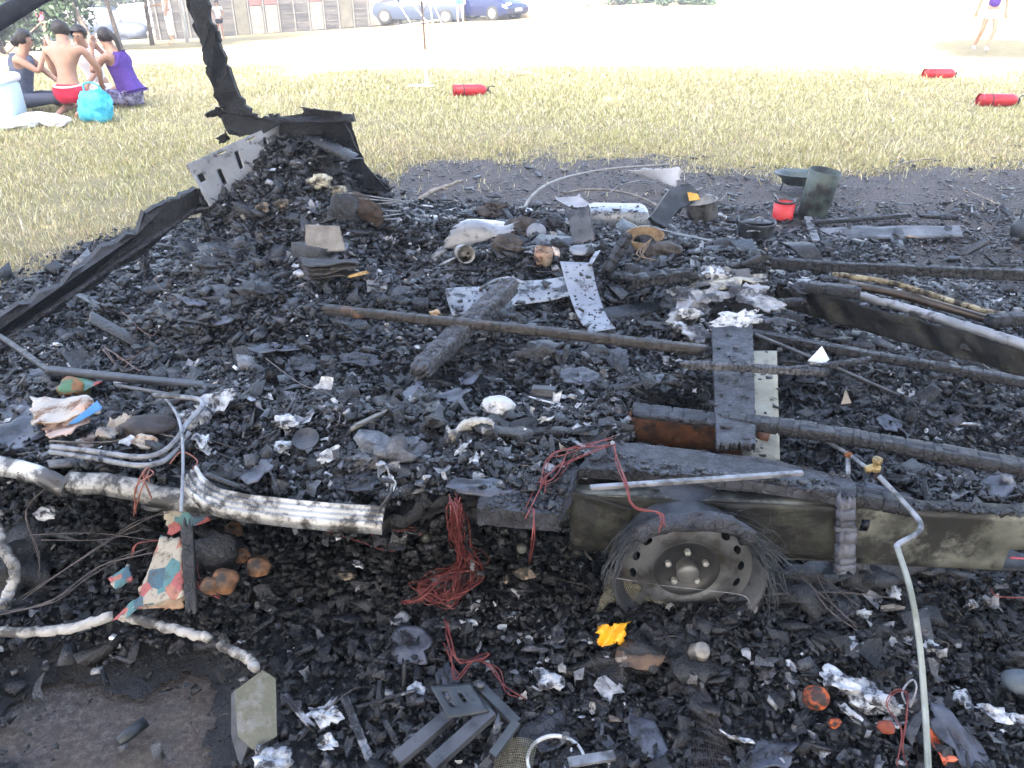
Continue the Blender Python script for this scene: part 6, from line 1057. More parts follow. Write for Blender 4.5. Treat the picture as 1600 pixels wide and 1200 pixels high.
LEGS = [['pelvis', ('pelvis', 'waist', .55)], ['pelvis', 'hipL', 'knL', ('knL', 'anL', .6)], ['pelvis', 'hipR', 'knR', ('knR', 'anR', .6)]]
DRESS = [['waist', 'chest', ('chest', 'neck', .4)], ['waist', 'pelvis', ('hipL', 'knR', .35)]]
STAND = dict(pelvis=(0, 0, .93), waist=(0, .0, 1.08), chest=(0, 0, 1.30), neck=(0, 0, 1.47), head=(0, .02, 1.58), crown=(0, .01, 1.66), shL=(-.18, 0, 1.40), elL=(-.25, .02, 1.12), wrL=(-.27, .10, .88), shR=(.18, 0, 1.40), elR=(.25, .02, 1.12), wrR=(.27, .10, .88),
 hipL=(-.09, 0, .86), knL=(-.11, .02, .48), anL=(-.12, 0, .08), toeL=(-.13, .15, .03), hipR=(.09, 0, .86), knR=(.11, .02, .48), anR=(.12, 0, .08), toeR=(.13, .15, .03))
def J_(**k): d = dict(STAND); d.update(k); return d
SITSIDE = J_(pelvis=(0, 0, .14), waist=(0, .04, .30), chest=(0, .12, .52), neck=(0, .19, .68), head=(0, .24, .78), crown=(0, .25, .86), face=(0, 1, -.1), shL=(-.17, .14, .62), elL=(-.2, .32, .42), wrL=(-.12, .50, .26), shR=(.17, .14, .62), elR=(.2, .36, .46), wrR=(.1, .44, .66),
 hipL=(-.1, .05, .12), knL=(-.2, .48, .14), anL=(.05, .60, .06), toeL=(.14, .66, .04), hipR=(.1, .05, .12), knR=(.22, .46, .16), anR=(-.02, .42, .06), toeR=(-.12, .42, .04))
# kneeling bare backed man, back to the camera
kneel = J_(pelvis=(0, 0, .30), waist=(0, .05, .44), chest=(-.01, .12, .66), neck=(-.02, .17, .80), head=(-.03, .22, .88), crown=(-.03, .24, .95), face=(0, 1, -.5), shL=(-.22, .12, .73), elL=(-.25, .24, .48), wrL=(-.19, .40, .30), shR=(.22, .12, .73), elR=(.29, .26, .50), wrR=(.20, .42, .32),
 hipL=(-.10, 0, .24), knL=(-.20, .36, .07), anL=(-.12, -.06, .06), toeL=(-.12, -.20, .03), hipR=(.10, 0, .24), knR=(.20, .36, .07), anR=(.12, -.06, .06), toeR=(.12, -.20, .03))
p0 = PT(117, 9.9); red = cloth('red_shorts', (190, 30, 60), (205, 45, 75))
pm = person('bare backed man in red shorts kneeling on the grass with his back turned', p0, R(0), kneel, [('shorts', SHORTS, .022, red)], s=1.0)
mk('waistband', xf(tube([Vector((math.cos(a) * .150, math.sin(a) * .125 + .01, .345 + .01 * math.sin(a))) for a in np.linspace(0, 6.283, 20)], .013, 6, 3), Matrix.Translation(p0)), cloth('white_band', (225, 220, 225)), pm)
person('dark haired woman in a grey tank top sitting left of the kneeling man', PT(36, 10.3), R(-78), SITSIDE, [('tank_top', TANK, .040, cloth('grey_tank', (85, 92, 110), (105, 112, 130))), ('leggings', LEGS, .014, cloth('grey_leggings', (80, 85, 100)))], hair='bun')
person('dark haired woman in a purple top sitting with her hand at her mouth', PT(212, 10.6), R(75), J_(**{**SITSIDE, 'wrL': (-.05, .42, .68), 'elL': (-.18, .38, .42)}), [('top', TANK, .042, cloth('purple_top', (75, 45, 130), (90, 60, 145))), ('skirt', [['pelvis', ('pelvis', 'waist', .3)], ['pelvis', 'hipL', ('hipL', 'knL', .8)], ['pelvis', 'hipR', ('hipR', 'knR', .8)]], .03, cloth('dark_patterned', (50, 45, 85), (180, 175, 205)))], hair='pony')
person('pale figure in white sitting between the kneeling man and the woman in purple', PT(160, 11.3), R(180), SITSIDE, [('top', SHIRT, .02, cloth('white_cotton', (225, 222, 225))), ('trousers', LEGS, .02, cloth('white_cotton', (0, 0, 0)))])
wshort = cloth('white_cotton', (0, 0, 0))
person('woman in a white top and red shorts standing behind the kneeling man', PT(78, 23), R(-60), J_(elL=(-.22, .2, 1.2), wrL=(-.12, .36, 1.38), elR=(.22, .2, 1.2), wrR=(.1, .36, 1.3)), [('top', TANK, .02, wshort), ('shorts', SHORTS, .02, cloth('pinkred', (200, 30, 80), (225, 120, 150)))], hair='pony')
person('person in a pale pink dress standing beside the woman in red shorts', PT(116, 23), R(60), J_(elL=(-.24, .24, 1.24), wrL=(-.2, .42, 1.42), elR=(.22, .2, 1.2), wrR=(.1, .36, 1.3)), [('dress', SHIRT + [['pelvis', 'hipL', ('hipL', 'knL', .6)], ['pelvis', 'hipR', ('hipR', 'knR', .6)]], .035, cloth('pale_pink_dress', (235, 215, 215)))], hair='pony')
person('person in a purple top and white shorts walking near the right edge', PT(1535, 18.2), R(160), J_(elL=(-.27, .0, 1.12), wrL=(-.30, .05, .88), elR=(.30, .0, 1.14), wrR=(.33, -.02, .90), knL=(-.14, .14, .50), anL=(-.04, .22, .08), toeL=(-.05, .36, .03), knR=(.12, .03, .48), anR=(.20, -.12, .08), toeR=(.20, .02, .03)), [('top', TANK + [['waist', 'pelvis']], .028, cloth('purple_top', (0, 0, 0))), ('shorts', SHORTS, .03, wshort), ('shoe', [['anL', 'toeL']], .014, wshort), ('shoe', [['anR', 'toeR']], .014, wshort)], s=.84)
person('small child in a white top and black shorts in front of the plank garages', PT(347, 29.5), R(170), J_(elL=(-.3, .0, 1.2), wrL=(-.22, .12, 1.05), elR=(.3, .0, 1.2), wrR=(.22, .12, 1.05)), [('top', SHIRT, .03, wshort), ('shorts', SHORTS, .03, cloth('black_shorts', (25, 25, 35)))], s=.72)
person('man in a white shirt and turquoise shorts standing by the dark blue car', PT(720, 33.0), R(150), STAND, [('shirt', SHIRT, .03, wshort), ('shorts', SHORTS, .03, cloth('turquoise', (60, 200, 195)))])
person('faint figure in pale clothes beside the white pole', PT(271, 27.0), R(120), J_(wrR=(.3, .3, 1.1)), [('top', SHIRT, .03, wshort), ('trousers', LEGS, .03, cloth('pale_pink_dress', (0, 0, 0)))])
# bag, cool box and white cloths by the group
bg0 = PT(156, 9.55); M_bag = mat('blue_plastic_bag', S2((20, 150, 190)), S2((90, 200, 225)), 12, .3, .5, bump=.5, bscale=20)
bgt = thing('shopping_bag', bg0, 'bright turquoise plastic shopping bag standing on the grass', 'bag')
bv, bf = lump((0, 0, 0), (.20, .12, .19), 7, .28, 4); bv[:, 2] = np.maximum(bv[:, 2], -.17) * (1 + .1 * np.sin(bv[:, 0] * 30)); bv[:, 0] *= 1 + .25 * (-bv[:, 2] + .1)
mk('bag_body', xf((bv, bf), TR(bg0 + Vector((0, 0, .17)))), M_bag, bgt)
mk('bag_handle', tube([bg0 + Vector(v) for v in ((-.1, 0, .30), (-.09, 0, .40), (0, .0, .42), (.08, 0, .38), (.1, 0, .30))], .010, 6, 5), M_bag, bgt)
cb = PT(-8, 9.6); cbt = thing('cool_box', cb, 'large pale blue and white cool box at the left edge beside the group', 'cool box')
b1 = box((0, 0, .22), (.62, .42, .40), .05); mk('box_body', xf(b1, TR(cb)), mat('pale_blue_plastic', S2((190, 222, 232)), S2((215, 238, 245)), 3, .4), cbt); mk('box_lid', xf(box((0, 0, .46), (.66, .45, .10), .04), TR(cb)), mat('white_plastic', S2((232, 238, 240)), None, 3, .4), cbt)
mk('stripe', xf(box((0, -.2125, .30), (.5, .006, .05), 0), TR(cb)), mat('teal_stripe', S2((60, 190, 185)), None), cbt)
for px, d, s, l in ((60, 9.5, .22, 'crumpled white towel on the grass in front of the woman in grey'), (85, 9.3, .16, 'white cloth heap by the kneeling man\'s knees'), (22, 9.2, .26, 'pale blue blanket spread below the cool box')):
    q = PT(px, d); T('towel', l, 'towel', lump(q + Vector((0, 0, .03)), (s, s * .7, .07), int(px), .4, 4), mat('pale_towel', S2((205, 222, 230)), S2((235, 238, 240)), 6, .9) if 'blue' in l else wshort)
# ================================================================ FIRE EXTINGUISHERS
M_redp = mat('extinguisher_red', S2((165, 22, 32)), S2((185, 40, 48)), 5, .3, spec=.6)
def exting(px, d, rz, label, L=.50):
    c = PT(px, d) + Vector((0, 0, .065)); r = .078; t = thing('fire_extinguisher', c - Vector((0, 0, .065)), label, 'extinguisher', 'fire extinguishers lying on the grass'); M = TR(c, ry=R(90), rz=rz)
    h = L / 2; mk('cylinder', xf(lathe([(0, -h), (r * .9, -h), (r, -h + .02), (r, h - .09), (r * .85, h - .04), (r * .45, h - .01), (r * .3, h), (0, h)], 28), M), M_redp, t)
    mk('band', xf(lathe([(r + .002, -h + .13), (r + .003, -h + .13), (r + .003, -h + .145), (r + .002, -h + .145)], 28), M), M_steeldk, t)
    mk('label', xf(lathe([(r + .0012, -h + .19), (r + .0016, -h + .19), (r + .0016, -h + .33), (r + .0012, -h + .33)], 14, a0=1.2, a1=3.3), M), mat('pale_label', (.55, .5, .48), (.7, .68, .66), 30, .5), t)
    mk('foot_ring', xf(lathe([(r + .002, -h - .01), (r + .004, -h - .01), (r + .004, -h + .03), (r + .002, -h + .03)], 28), M), M_redp, t)
    mk('valve_head', xf(lathe([(0, h), (.02, h), (.022, h + .03), (0, h + .035)], 12), M), M_steeldk, t)
    mk('lever', xf(tube([(-.02, 0, h + .02), (-.05, 0, h + .05), (-.04, 0, h + .12)], .008, 6, 4), M), M_steeldk, t)
    mk('hose', xf(tube([(.0, .02, h + .02), (.05, .05, h + .06), (.10, .04, h + .02), (.105, .03, h - .12), (.095, .0, h - .25)], .010, 8, 6), M), M_steeldk, t)
exting(735, 11.6, R(8), 'red fire extinguisher lying near the white painted sapling', .46)
exting(1467, 13.5, R(4), 'red fire extinguisher lying beside the pale track at right')
exting(1558, 10.7, R(3), 'red fire extinguisher lying nearest to the wreck at the right edge')
# ================================================================ TREES
def leafcloud(cs, n, sz, rg, droop=0):
    """cs = [(centre, radii)] clumps; returns small bent leaf clusters spread through them"""
    P_ = []; w = np.array([r[0] * r[1] * r[2] for c, r in cs]); w = w / w.sum()
    k = rg.choice(len(cs), n, p=w); C = np.array([c for c, r in cs])[k]; Rr = np.array([r for c, r in cs])[k]
    d = rg.normal(size=(n, 3)); d /= np.linalg.norm(d, axis=1)[:, None]; q = C + d * Rr * (rg.random((n, 1)) ** .45)
    if droop: q[:, 2] -= rg.random(n) ** 3 * droop
    a = rg.normal(size=(n, 3)); a /= np.linalg.norm(a, axis=1)[:, None]; b = np.cross(a, rg.normal(size=(n, 3))); b /= np.linalg.norm(b, axis=1)[:, None]; s = sz * rg.uniform(.5, 1.3, (n, 1))
    V = np.stack([q - a * s, q + b * s * .45, q + a * s, q - b * s * .45], 1).reshape(-1, 3); Fc = np.arange(n * 4).reshape(n, 4); cl = (np.exp(rg.normal(0, .35, n)))[:, None] * np.ones((1, 3)); return V, Fc, np.repeat(cl, 4, 0)
def tree(name, label, base, h, trunk_r, crown, n, leafsz, seed, lean=(0, 0), m=None, group=None, trunk_h=None, cat='tree', droop=0, mt=None, limbs=7):
    rg = np.random.default_rng(seed); base = Vector(base); t = thing(name, base, label, cat, group); th = trunk_h or h * .5
    top = base + Vector((lean[0], lean[1], th)); M_b = mt or mat('bark', (.07, .055, .045), (.16, .13, .11), 10, .9, bump=.8)
    tr = [tube([base - Vector((0, 0, .1)), base.lerp(top, .5) + Vector((.05, 0, 0)), top], lambda s: trunk_r * (1.25 - .6 * s), 10, 6)]
    cx, cz, rr, rz = crown; C0 = base + Vector((lean[0] * 1.3 + cx, lean[1] * 1.3, cz)); cs = []
    for k in range(16):
        d = rg.normal(size=3); d /= np.linalg.norm(d); c = np.array(C0[:]) + d * np.array([rr, rr, rz]) * rg.uniform(.35, .85); q = rr * rg.uniform(.28, .5); cs.append((c, (q, q, q * .8)))
    for k in range(limbs): c = Vector(cs[k][0]); tr.append(tube([top.lerp(base, .25), top.lerp(c, .45) + Vector((0, 0, .15)), c], lambda s: trunk_r * (.5 - .4 * s), 6, 5))
    mk('trunk', join(*tr), M_b, t)
    V, Fc, cl = leafcloud(cs, n, leafsz, rg, droop); me = mesh_data('crown', V - np.array(base[:]), Fc, m or mat('leaf_green', (.05, .085, .025), (.09, .13, .04), 3, .6, attr=True), cl, False); o = bpy.data.objects.new('crown', me); COL.objects.link(o); o.parent = t; return t
# unseen trees behind the viewer, added to shade the wreck
sh0 = tree('shade_tree', 'leftmost leafy tree of the row behind the viewer', (-12.5, -5.5, 0), 20, .3, (0, 10.8, 4.6, 8.2), 26000, .17, 60, trunk_h=6, group='tall shade trees behind the viewer')
for i, x in enumerate((-6.4, .2, 6.5, 12.8)):
    c = sh0.copy(); COL.objects.link(c); c['label'] = ['second leafy tree from the left in the row behind the viewer', 'middle tree of the leafy row directly behind the viewer', 'fourth leafy tree from the left in the row behind the viewer', 'rightmost leafy tree of the row behind the viewer'][i]; c.location = (x, -5.5 - .6 * (i % 2), 0); c.rotation_euler.z = i * 1.3
    for h_ in list(sh0.children): k = h_.copy(); COL.objects.link(k); k.parent = c
for i, x in enumerate((-15, -9.5, -3.5, 2.8, 9.2, 15.5)):  # second unseen row, added to stop sun leaking onto the wreck
    c = sh0.copy(); COL.objects.link(c); c['label'] = ['leftmost', 'second from the left', 'third from the left', 'fourth from the left', 'fifth from the left', 'rightmost'][i] + ' of the taller leafy trees farther behind the viewer'; c.location = (x, -11 - .7 * (i % 2), 0); c.scale = (1.15, 1.15, 1.22); c.rotation_euler.z = i * 1.7 + .6
    for h_ in list(sh0.children): k = h_.copy(); COL.objects.link(k); k.parent = c
tree('side_tree', 'round leafy tree off to the right whose shade falls on the walking person', (8.3, 8.9, 0), 10, .14, (0, 8.2, 2.3, 1.6), 9000, .15, 65, trunk_h=6)  # out of view, added to keep direct sun off the walking person
M_far = mat('far_leaf', (.022, .042, .024), (.050, .080, .038), 3, .7, attr=True)
tree('garden_tree', 'dense green tree at the far upper left behind the van', PT(-60, 24), 7, .2, (0, 3.2, 3.0, 2.8), 9000, .16, 61, m=M_far)
tree('garden_tree', 'slanting thin tree in front of the blue van', PT(155, 20.5), 6, .055, (.3, 4.2, 1.9, 1.2), 5000, .10, 62, lean=(-1.3, 0), m=M_far, trunk_h=3.2, droop=1.6)
tree('garden_tree', 'thin upright tree behind the blue van with drooping leaves', PT(190, 24), 6, .05, (.8, 5.0, 2.4, 1.3), 6000, .11, 63, lean=(-.5, 0), m=M_far, trunk_h=3.6, droop=2.6)
tree('garden_tree', 'drooping tree in front of the garages left of the white pole', PT(238, 27), 7, .06, (0, 5.4, 2.2, 1.4), 6000, .11, 64, m=M_far, trunk_h=4, droop=2.4)
def bush(label, base, r, h, n, seed, sz=.09, m=None):
    rg = np.random.default_rng(seed); base = Vector(base); cs = [(np.array(base[:]) + np.array([rg.uniform(-r, r), rg.uniform(-r * .5, r * .5), rg.uniform(.2, .8) * h]), (r * .35, r * .3, h * .32)) for _ in range(9)]
    t = thing('bush', base, label, 'bush'); V, Fc, cl = leafcloud(cs, n, sz, rg); o = bpy.data.objects.new('foliage', mesh_data('foliage', V - np.array(base[:]), Fc, m or M_far, cl, False)); COL.objects.link(o); o.parent = t
    mk('stem', join(*[tube([base, Vector(c[0])], .02, 5, 3, False) for c in cs]), mat('bark', (0, 0, 0)), t)
bush('dark green bush at the left edge behind the cool box', PT(10, 20.0), 1.3, 1.9, 5000, 70); bush('grey green bush left of the standing women', PT(48, 24.5), 1.6, 2.6, 5000, 71)
bush('tall dark hedge behind the van at the far upper left', PT(30, 53), 8.0, 6.5, 26000, 74, .24); bush('tall green hedge behind the white car at upper left', PT(205, 55), 6.0, 6.5, 20000, 75, .24)
bush('green bush beyond the field right of the pale wall', PT(955, 47), 2.6, 1.2, 3500, 72, .16); bush('small green bush beyond the field in the upper right', PT(1070, 41), 1.1, .6, 1500, 73, .12)
# white painted sapling
sp = PT(667, 12.6); st = thing('sapling', sp, 'young bare sapling with a white painted foot', 'sapling')
mk('trunk', tube([sp + Vector((0, 0, .48)), sp + Vector((-.01, 0, .9)), sp + Vector((-.02, 0, 1.15))], .013, 7, 5), mat('sapling_bark', (.14, .09, .08), (.2, .14, .12), 20, .8), st)
mk('painted_foot', xf(lathe([(0, 0), (.055, 0), (.035, .06), (.024, .15), (.018, .3), (.016, .50)], 14), TR(sp)), mat('white_lime', (.75, .75, .74)), st)
for k in range(9): a = k * 2.4; mk('branch', tube([sp + Vector((-.02, 0, .98 + .03 * k)), sp + Vector((math.cos(a) * .12 - .02, math.sin(a) * .1, 1.18 + .03 * k)), sp + Vector((math.cos(a) * .18, math.sin(a) * .16, 1.55 + .03 * k))], .0055, 5, 4), mat('sapling_bark', (0, 0, 0)), st)
T('lime_patch', 'patch of white lime on the grass at the foot of the sapling', 'lime', flake(sp + Vector((-.08, -.05, .010)), .22, .10, 5, .05, .01), mat('white_lime', (0, 0, 0)))
# ================================================================ GARAGES, POLE, WALL, CARS
ga, gb_ = PT(252, 36), PT(622, 37.5); ga.z = -1.25; 
def P2(t, z): v = ga.lerp(gb_, t); return Vector((v.x, v.y, ga.z * (1 - t) + gb_.z * t + z))
gar = thing('plank_garages', ga.lerp(gb_, .5), 'long row of weathered grey plank garages with faded red door panels', 'garages')
gl = (gb_ - ga); gdir = Vector((gl.x, gl.y, 0)).normalized(); gn = Vector((gdir.y, -gdir.x, 0))
mw = bpy.data.materials.new('weathered_planks'); mw.use_nodes = True; t_ = mw.node_tree; b_ = t_.nodes['Principled BSDF']; co = t_.nodes.new('ShaderNodeTexCoord'); sx = t_.nodes.new('ShaderNodeSeparateXYZ'); t_.links.new(co.outputs['Object'], sx.inputs[0])
wv = t_.nodes.new('ShaderNodeTexNoise'); wv.inputs['Scale'].default_value = 1.0; wv.inputs['Detail'].default_value = 6; mp = t_.nodes.new('ShaderNodeMapping'); mp.inputs['Scale'].default_value = (.7, .7, 7); t_.links.new(co.outputs['Object'], mp.inputs[0]); t_.links.new(mp.outputs[0], wv.inputs[0])
rr_ = t_.nodes.new('ShaderNodeValToRGB'); rr_.color_ramp.elements[0].position = .35; rr_.color_ramp.elements[1].position = .65; rr_.color_ramp.elements[0].color = (.016, .015, .016, 1); rr_.color_ramp.elements[1].color = (.060, .055, .053, 1); t_.links.new(wv.outputs[0], rr_.inputs[0]); t_.links.new(rr_.outputs[0], b_.inputs['Base Color']); b_.inputs['Roughness'].default_value = .9
M_post = mat('garage_post', (.07, .068, .062), (.11, .105, .095), 6, .8); M_pan = mat('olive_panel', (.045, .042, .032), (.07, .066, .05), 4, .8); M_rdoor = mat('faded_red_panel', (.11, .030, .028), (.14, .042, .038), 4, .8); M_lowp = mat('pale_lower_panel', (.07, .066, .058), (.12, .112, .10), 5, .8)
def gbox(t0, t1, z0, z1, off, m, name, th=.06):
    A, B = P2(t0, z0), P2(t1, z0); C, D = P2(t1, z1), P2(t0, z1); o = gn * off; V = [q + o for q in (A, B, C, D)] + [q + o - gn * th for q in (A, B, C, D)]
    return mk(name, (np.array([v[:] for v in V]), [(0, 1, 2, 3), (7, 6, 5, 4), (0, 4, 5, 1), (1, 5, 6, 2), (2, 6, 7, 3), (3, 7, 4, 0)]), m, gar, smooth=False)
gbox(-.02, 1.02, 0, 3.4, 0, mw, 'plank_wall', .12); gbox(-.03, 1.03, 3.4, 3.5, .25, M_post, 'roof', 4.0)
for i, t0 in enumerate(np.linspace(0, 1, 17)):
    gbox(t0 - .003, t0 + .003, 0, 3.38, .05, M_post, 'post')
for i in range(16):
    if i in (5, 12): 
        gbox(i / 16 + .006, (i + 1) / 16 - .006, .05, 3.2, .03, M_pan, 'door')
    if i in (6, 7, 10, 14):
        gbox(i / 16 + .008, (i + 1) / 16 - .008, 1.15, 3.1, .03, M_rdoor, 'door'); gbox(i / 16 + .006, (i + 1) / 16 - .006, .05, 1.12, .032, M_lowp, 'door_base')
    for z in np.arange(.35, 3.3, .38):
        if i not in (5, 12, 6, 7, 10, 14): gbox(i / 16 + .005, (i + 1) / 16 - .005, z, z + .03, .02, M_pan if (i + int(z * 5)) % 2 else M_post, 'batten')
wa, wb = PT(812, 44), PT(915, 46); wl = thing('pale_shed', wa.lerp(wb, .5), 'pale shed of white boards beyond the sand heap', 'shed')
for k in range(6):
    A = wa.lerp(wb, k / 6 + .01); B = wa.lerp(wb, (k + 1) / 6 - .01); mk('wall_board', (np.array([A[:], B[:], (B + Vector((0, 0, 3)))[:], (A + Vector((0, 0, 3)))[:], (A + Vector((0, .1, 0)))[:], (B + Vector((0, .1, 0)))[:], (B + Vector((0, .1, 3)))[:], (A + Vector((0, .1, 3)))[:]]), [(0, 1, 2, 3), (7, 6, 5, 4), (0, 4, 5, 1), (1, 5, 6, 2), (2, 6, 7, 3), (3, 7, 4, 0)]), mat('white_boards', (.45, .44, .46), (.6, .6, .6), 4, .8), wl, smooth=False)
mk('roof', xf(box((0, 0, 0), (4.6, 2.4, .12)), TR(wa.lerp(wb, .5) + Vector((0, 1.1, 3.07)))), M_post, wl, smooth=False)
pa, pb = PT(625, 44), PT(815, 45.5)
bf_ = thing('board_fence', pa.lerp(pb, .5), 'grey board fence behind the parked cars', 'fence')
for k in range(9):
    A = pa.lerp(pb, k / 9 + .004); B = pa.lerp(pb, (k + 1) / 9 - .004); mk('fence_panel', (np.array([A[:], B[:], (B + Vector((0, 0, 2.6)))[:], (A + Vector((0, 0, 2.6)))[:], (A + Vector((0, .06, 0)))[:], (B + Vector((0, .06, 0)))[:], (B + Vector((0, .06, 2.6)))[:], (A + Vector((0, .06, 2.6)))[:]]), [(0, 1, 2, 3), (7, 6, 5, 4), (0, 4, 5, 1), (1, 5, 6, 2), (2, 6, 7, 3), (3, 7, 4, 0)]), mw, bf_, smooth=False)
q = PT(293, 29); T('white_pole', 'white pole standing in front of the garages behind the tall black strip', 'pole', tube([q, q + Vector((0, 0, 4.5))], .07, 10, 4, False), mat('white_paint', (.7, .7, .7)))
q = PT(822, 39); sv, sf_ = lump((0, 0, 0), (1.7, 1.2, .75), 4, .12, 4); T('sand_heap', 'yellowish sand heap right of the dark blue car', 'sand heap', xf((sv * np.array([1, 1, 1]), sf_), TR(q)), mat('sand', (.36, .28, .17), (.45, .36, .24), 8, .9))
M_glass = mat('car_glass', (.02, .03, .04), (.05, .06, .07), 2, .08, spec=.8); M_tyre = mat('tyre_rubber', (.015, .015, .015), (.02, .02, .02), 9, .8); M_rim = mat('alloy', (.4, .4, .42), (.5, .5, .5), 9, .3, metal=.5)
def car(label, loc, rz, paint, kind='hatch', L=4.2, W=1.72):
    t = thing('parked_car', loc, label, 'car', 'cars parked beyond the field'); M = Matrix.Translation(Vector(loc)) @ Matrix.Rotation(rz, 4, 'Z')
    if kind == 'van': S = [(-.5, .35, .62, .80, .70), (-.49, .25, .95, 1.55, .66), (-.44, .22, .98, 1.72, .62), (-.1, .2, .98, 1.76, .62), (.14, .2, .98, 1.66, .60), (.30, .2, 1.0, 1.05, .70), (.44, .22, .85, .92, .70), (.5, .35, .6, .72, .62)]
    else: S = [(-.5, .35, .6, .78, .66), (-.485, .25, .88, 1.0, .66), (-.42, .2, .90, 1.32, .56), (-.28, .2, .90, 1.45, .56), (-.02, .2, .90, 1.47, .56), (.20, .2, .92, .98, .70), (.40, .22, .80, .86, .68), (.49, .32, .58, .68, .62), (.5, .36, .5, .6, .58)]
    V = []; Fc = []; n = 12; rows = []
    for x, zb, zm, zt, tw in S:
        X = x * L; hw = W / 2 * (1 - .10 * max(0, abs(x) - .38) / .12); ring = [(-hw * .92, zb), (-hw, zb + .14), (-hw, (zb + zm) / 2 + .05), (-hw * .965, zm), (-W / 2 * tw * 1.08 if zt > zm + .15 else -hw * .9, zt - .04), (-W / 2 * tw * .85, zt)]; ring = ring + [(-a, b) for a, b in ring[::-1]]; rows.append([(X, a, b) for a, b in ring]); V += rows[-1]
    for i in range(len(S) - 1):
        for j in range(n): j2 = (j + 1) % n; Fc.append((i * n + j, (i + 1) * n + j, (i + 1) * n + j2, i * n + j2))
    Fc.append(tuple(range(n))); Fc.append(tuple((len(S) - 1) * n + j for j in range(n - 1, -1, -1)))
    mk('car_body', xf((np.array(V), Fc), M), paint, t, auto=32)
    def q4(a, b, c, d, name, sh=(.04, .06, .12, .12), off=.006):
        a, b, c, d = map(Vector, (a, b, c, d)); u0, u1, v0, v1 = sh; f = lambda u, v: a.lerp(b, u).lerp(d.lerp(c, u), v); p = [f(u0, v0), f(1 - u1, v0), f(1 - u1, 1 - v1), f(u0, 1 - v1)]; nn = (p[1] - p[0]).cross(p[3] - p[0]).normalized(); cc = sum(p, Vector()) / 4
        if nn.dot(cc - Vector((0, 0, .8))) < 0: nn = -nn
        V = [x + nn * off for x in p] + [x - nn * .01 for x in p]; mk(name, xf((np.array([v[:] for v in V]), [(0, 1, 2, 3), (7, 6, 5, 4), (0, 4, 5, 1), (1, 5, 6, 2), (2, 6, 7, 3), (3, 7, 4, 0)]), M), M_glass, t, smooth=False)
    i0, i1 = (2, 4) if True else (1, 4)
    for (a, b) in ((i0, i0 + 1), (i0 + 1, i1)):
        q4(rows[a][3], rows[b][3], rows[b][4], rows[a][4], 'side_window'); q4(rows[a][8], rows[b][8], rows[b][7], rows[a][7], 'side_window')
    w = i1; q4(rows[w + 1][4], rows[w + 1][7], rows[w][7], rows[w][4], 'windscreen', (.06, .06, .05, .05)); q4(rows[1][4], rows[1][7], rows[2][7], rows[2][4], 'rear_window', (.08, .08, .08, .1))
    for x in (-.31, .32):
        for sd_ in (-1, 1):
            c = Vector((x * L, sd_ * (W / 2 - .09), .31)); wl_ = mk('wheel', xf(lathe([(.19, -.10), (.29, -.10), (.31, -.07), (.31, .07), (.29, .10), (.19, .10)], 24), M @ TR(c, rx=R(90))), M_tyre, t); r2 = mk('rim', xf(lathe([(0, .09), (.05, .10), (.17, .085), (.20, .10), (.20, -.1), (0, -.09)], 20), M @ TR(c, rx=R(90) * sd_)), M_rim, wl_)
    for sd_ in (-1, 1):
        mk('headlight', xf(box((L * .475, sd_ * W * .33, .66), (.14, .30, .13), .03), M), mat('lamp_glass', (.6, .6, .62), rough=.2), t); mk('wing_mirror', xf(box((L * .17, sd_ * (W / 2 + .06), 1.0), (.10, .16, .12), .03), M), paint, t); mk('tail_light', xf(box((-L * .488, sd_ * W * .38, .82), (.05, .14, .3), .02), M), mat('tail_red', (.4, .02, .02), rough=.3), t)
    mk('number_plate', xf(box((L * .497, 0, .46), (.03, .5, .11), .005), M), mat('white_plastic', (0, 0, 0)), t)
    return t
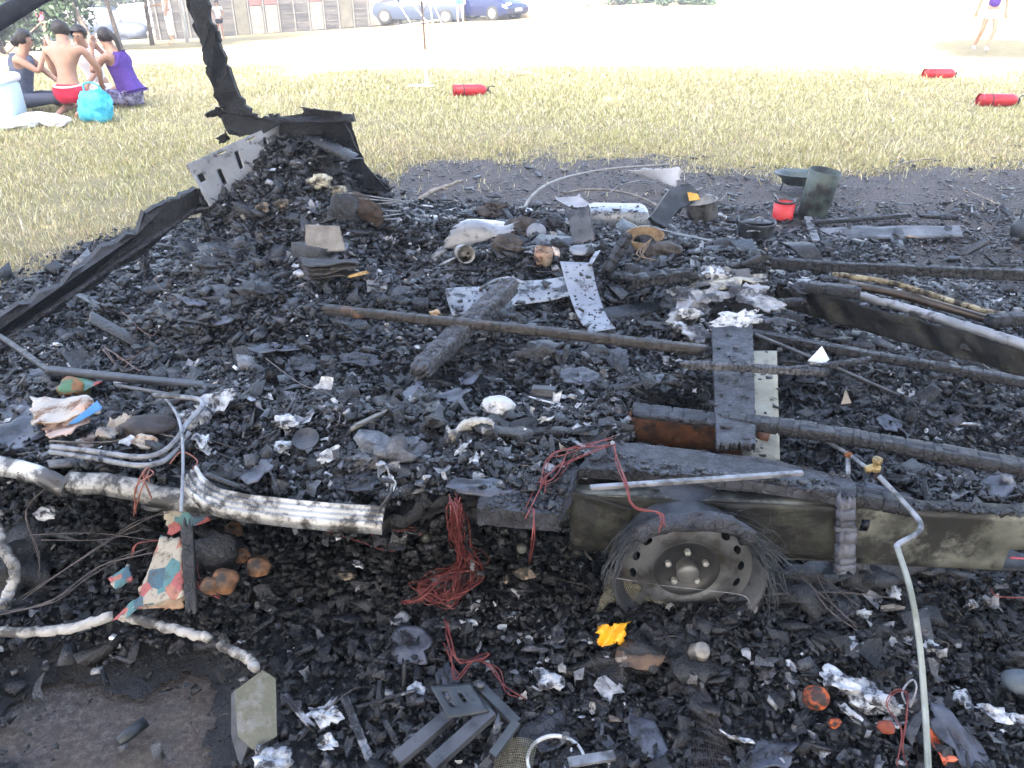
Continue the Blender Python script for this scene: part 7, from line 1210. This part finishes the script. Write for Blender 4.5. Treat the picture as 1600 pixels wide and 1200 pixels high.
car('light blue van parked at upper left behind the standing women', PT(122, 46), R(186), mat('van_blue', S2((16, 34, 58)), S2((22, 42, 68)), 2, .3, spec=.6), 'van', 4.6)
car('white car parked in the sun left of the white pole', PT(222, 48), R(170), mat('car_white', (.75, .75, .75), rough=.3), 'van', 4.2)
car('grey car parked behind the bare sapling', PT(655, 38.0), R(176), mat('car_grey', S2((50, 60, 80)), None, rough=.3), 'hatch', 4.2)
car('dark blue car parked beside the man in turquoise shorts', PT(748, 38), R(-36), mat('car_blue', S2((8, 22, 62)), None, rough=.25, spec=.7), 'hatch', 4.3)
car('white car between the grey car and the dark blue car', PT(700, 41.0), R(176), mat('car_white', (0, 0, 0)), 'hatch', 4.0)
q = PT(203, 43); T('dark_bundle', 'dark angular bundle in front of the white car at upper left', 'bundle', lump(q + Vector((0, 0, .3)), (.8, .4, .55), 5, .5, 3), mat('navy_cloth', (.02, .03, .05), (.05, .06, .09), 6, .7))
rr0 = PT(653, 34); lr = thing('lattice_trestle', rr0, 'white metal trestle standing in front of the grey car', 'trestle')
for a, b in (((-.9, .0), (.9, .25)), ((-.9, .75), (1.0, .95)), ((-.7, .8), (-.2, 0)), ((-.2, .85), (.5, 0)), ((.5, .9), (.6, 0)), ((.6, .9), (1.0, 0))): mk('bar', tube([rr0 + Vector((a[0], 0, a[1])), rr0 + Vector((b[0], 0, b[1]))], .022, 6, 2, False), mat('white_paint', (0, 0, 0)), lr)

# ---------------------------------------------------------------- thin haze volume added to imitate lens veil and overexposure
HZ = bpy.data.materials.new('smoky_air'); HZ.use_nodes = True; ht = HZ.node_tree; ht.nodes.clear(); ho = ht.nodes.new('ShaderNodeOutputMaterial'); hv_ = ht.nodes.new('ShaderNodeVolumePrincipled')
hv_.inputs['Color'].default_value = (.92, .94, 1, 1); hv_.inputs['Density'].default_value = .0045; hv_.inputs['Anisotropy'].default_value = .2; ht.links.new(hv_.outputs[0], ho.inputs['Volume'])
hz = bpy.data.objects.new('haze', mesh_data('haze', *box((0, 150, 12), (640, 700, 36)), HZ)); COL.objects.link(hz); hz['kind'] = 'stuff'; hz['label'] = 'thin pale smoky air over the field'
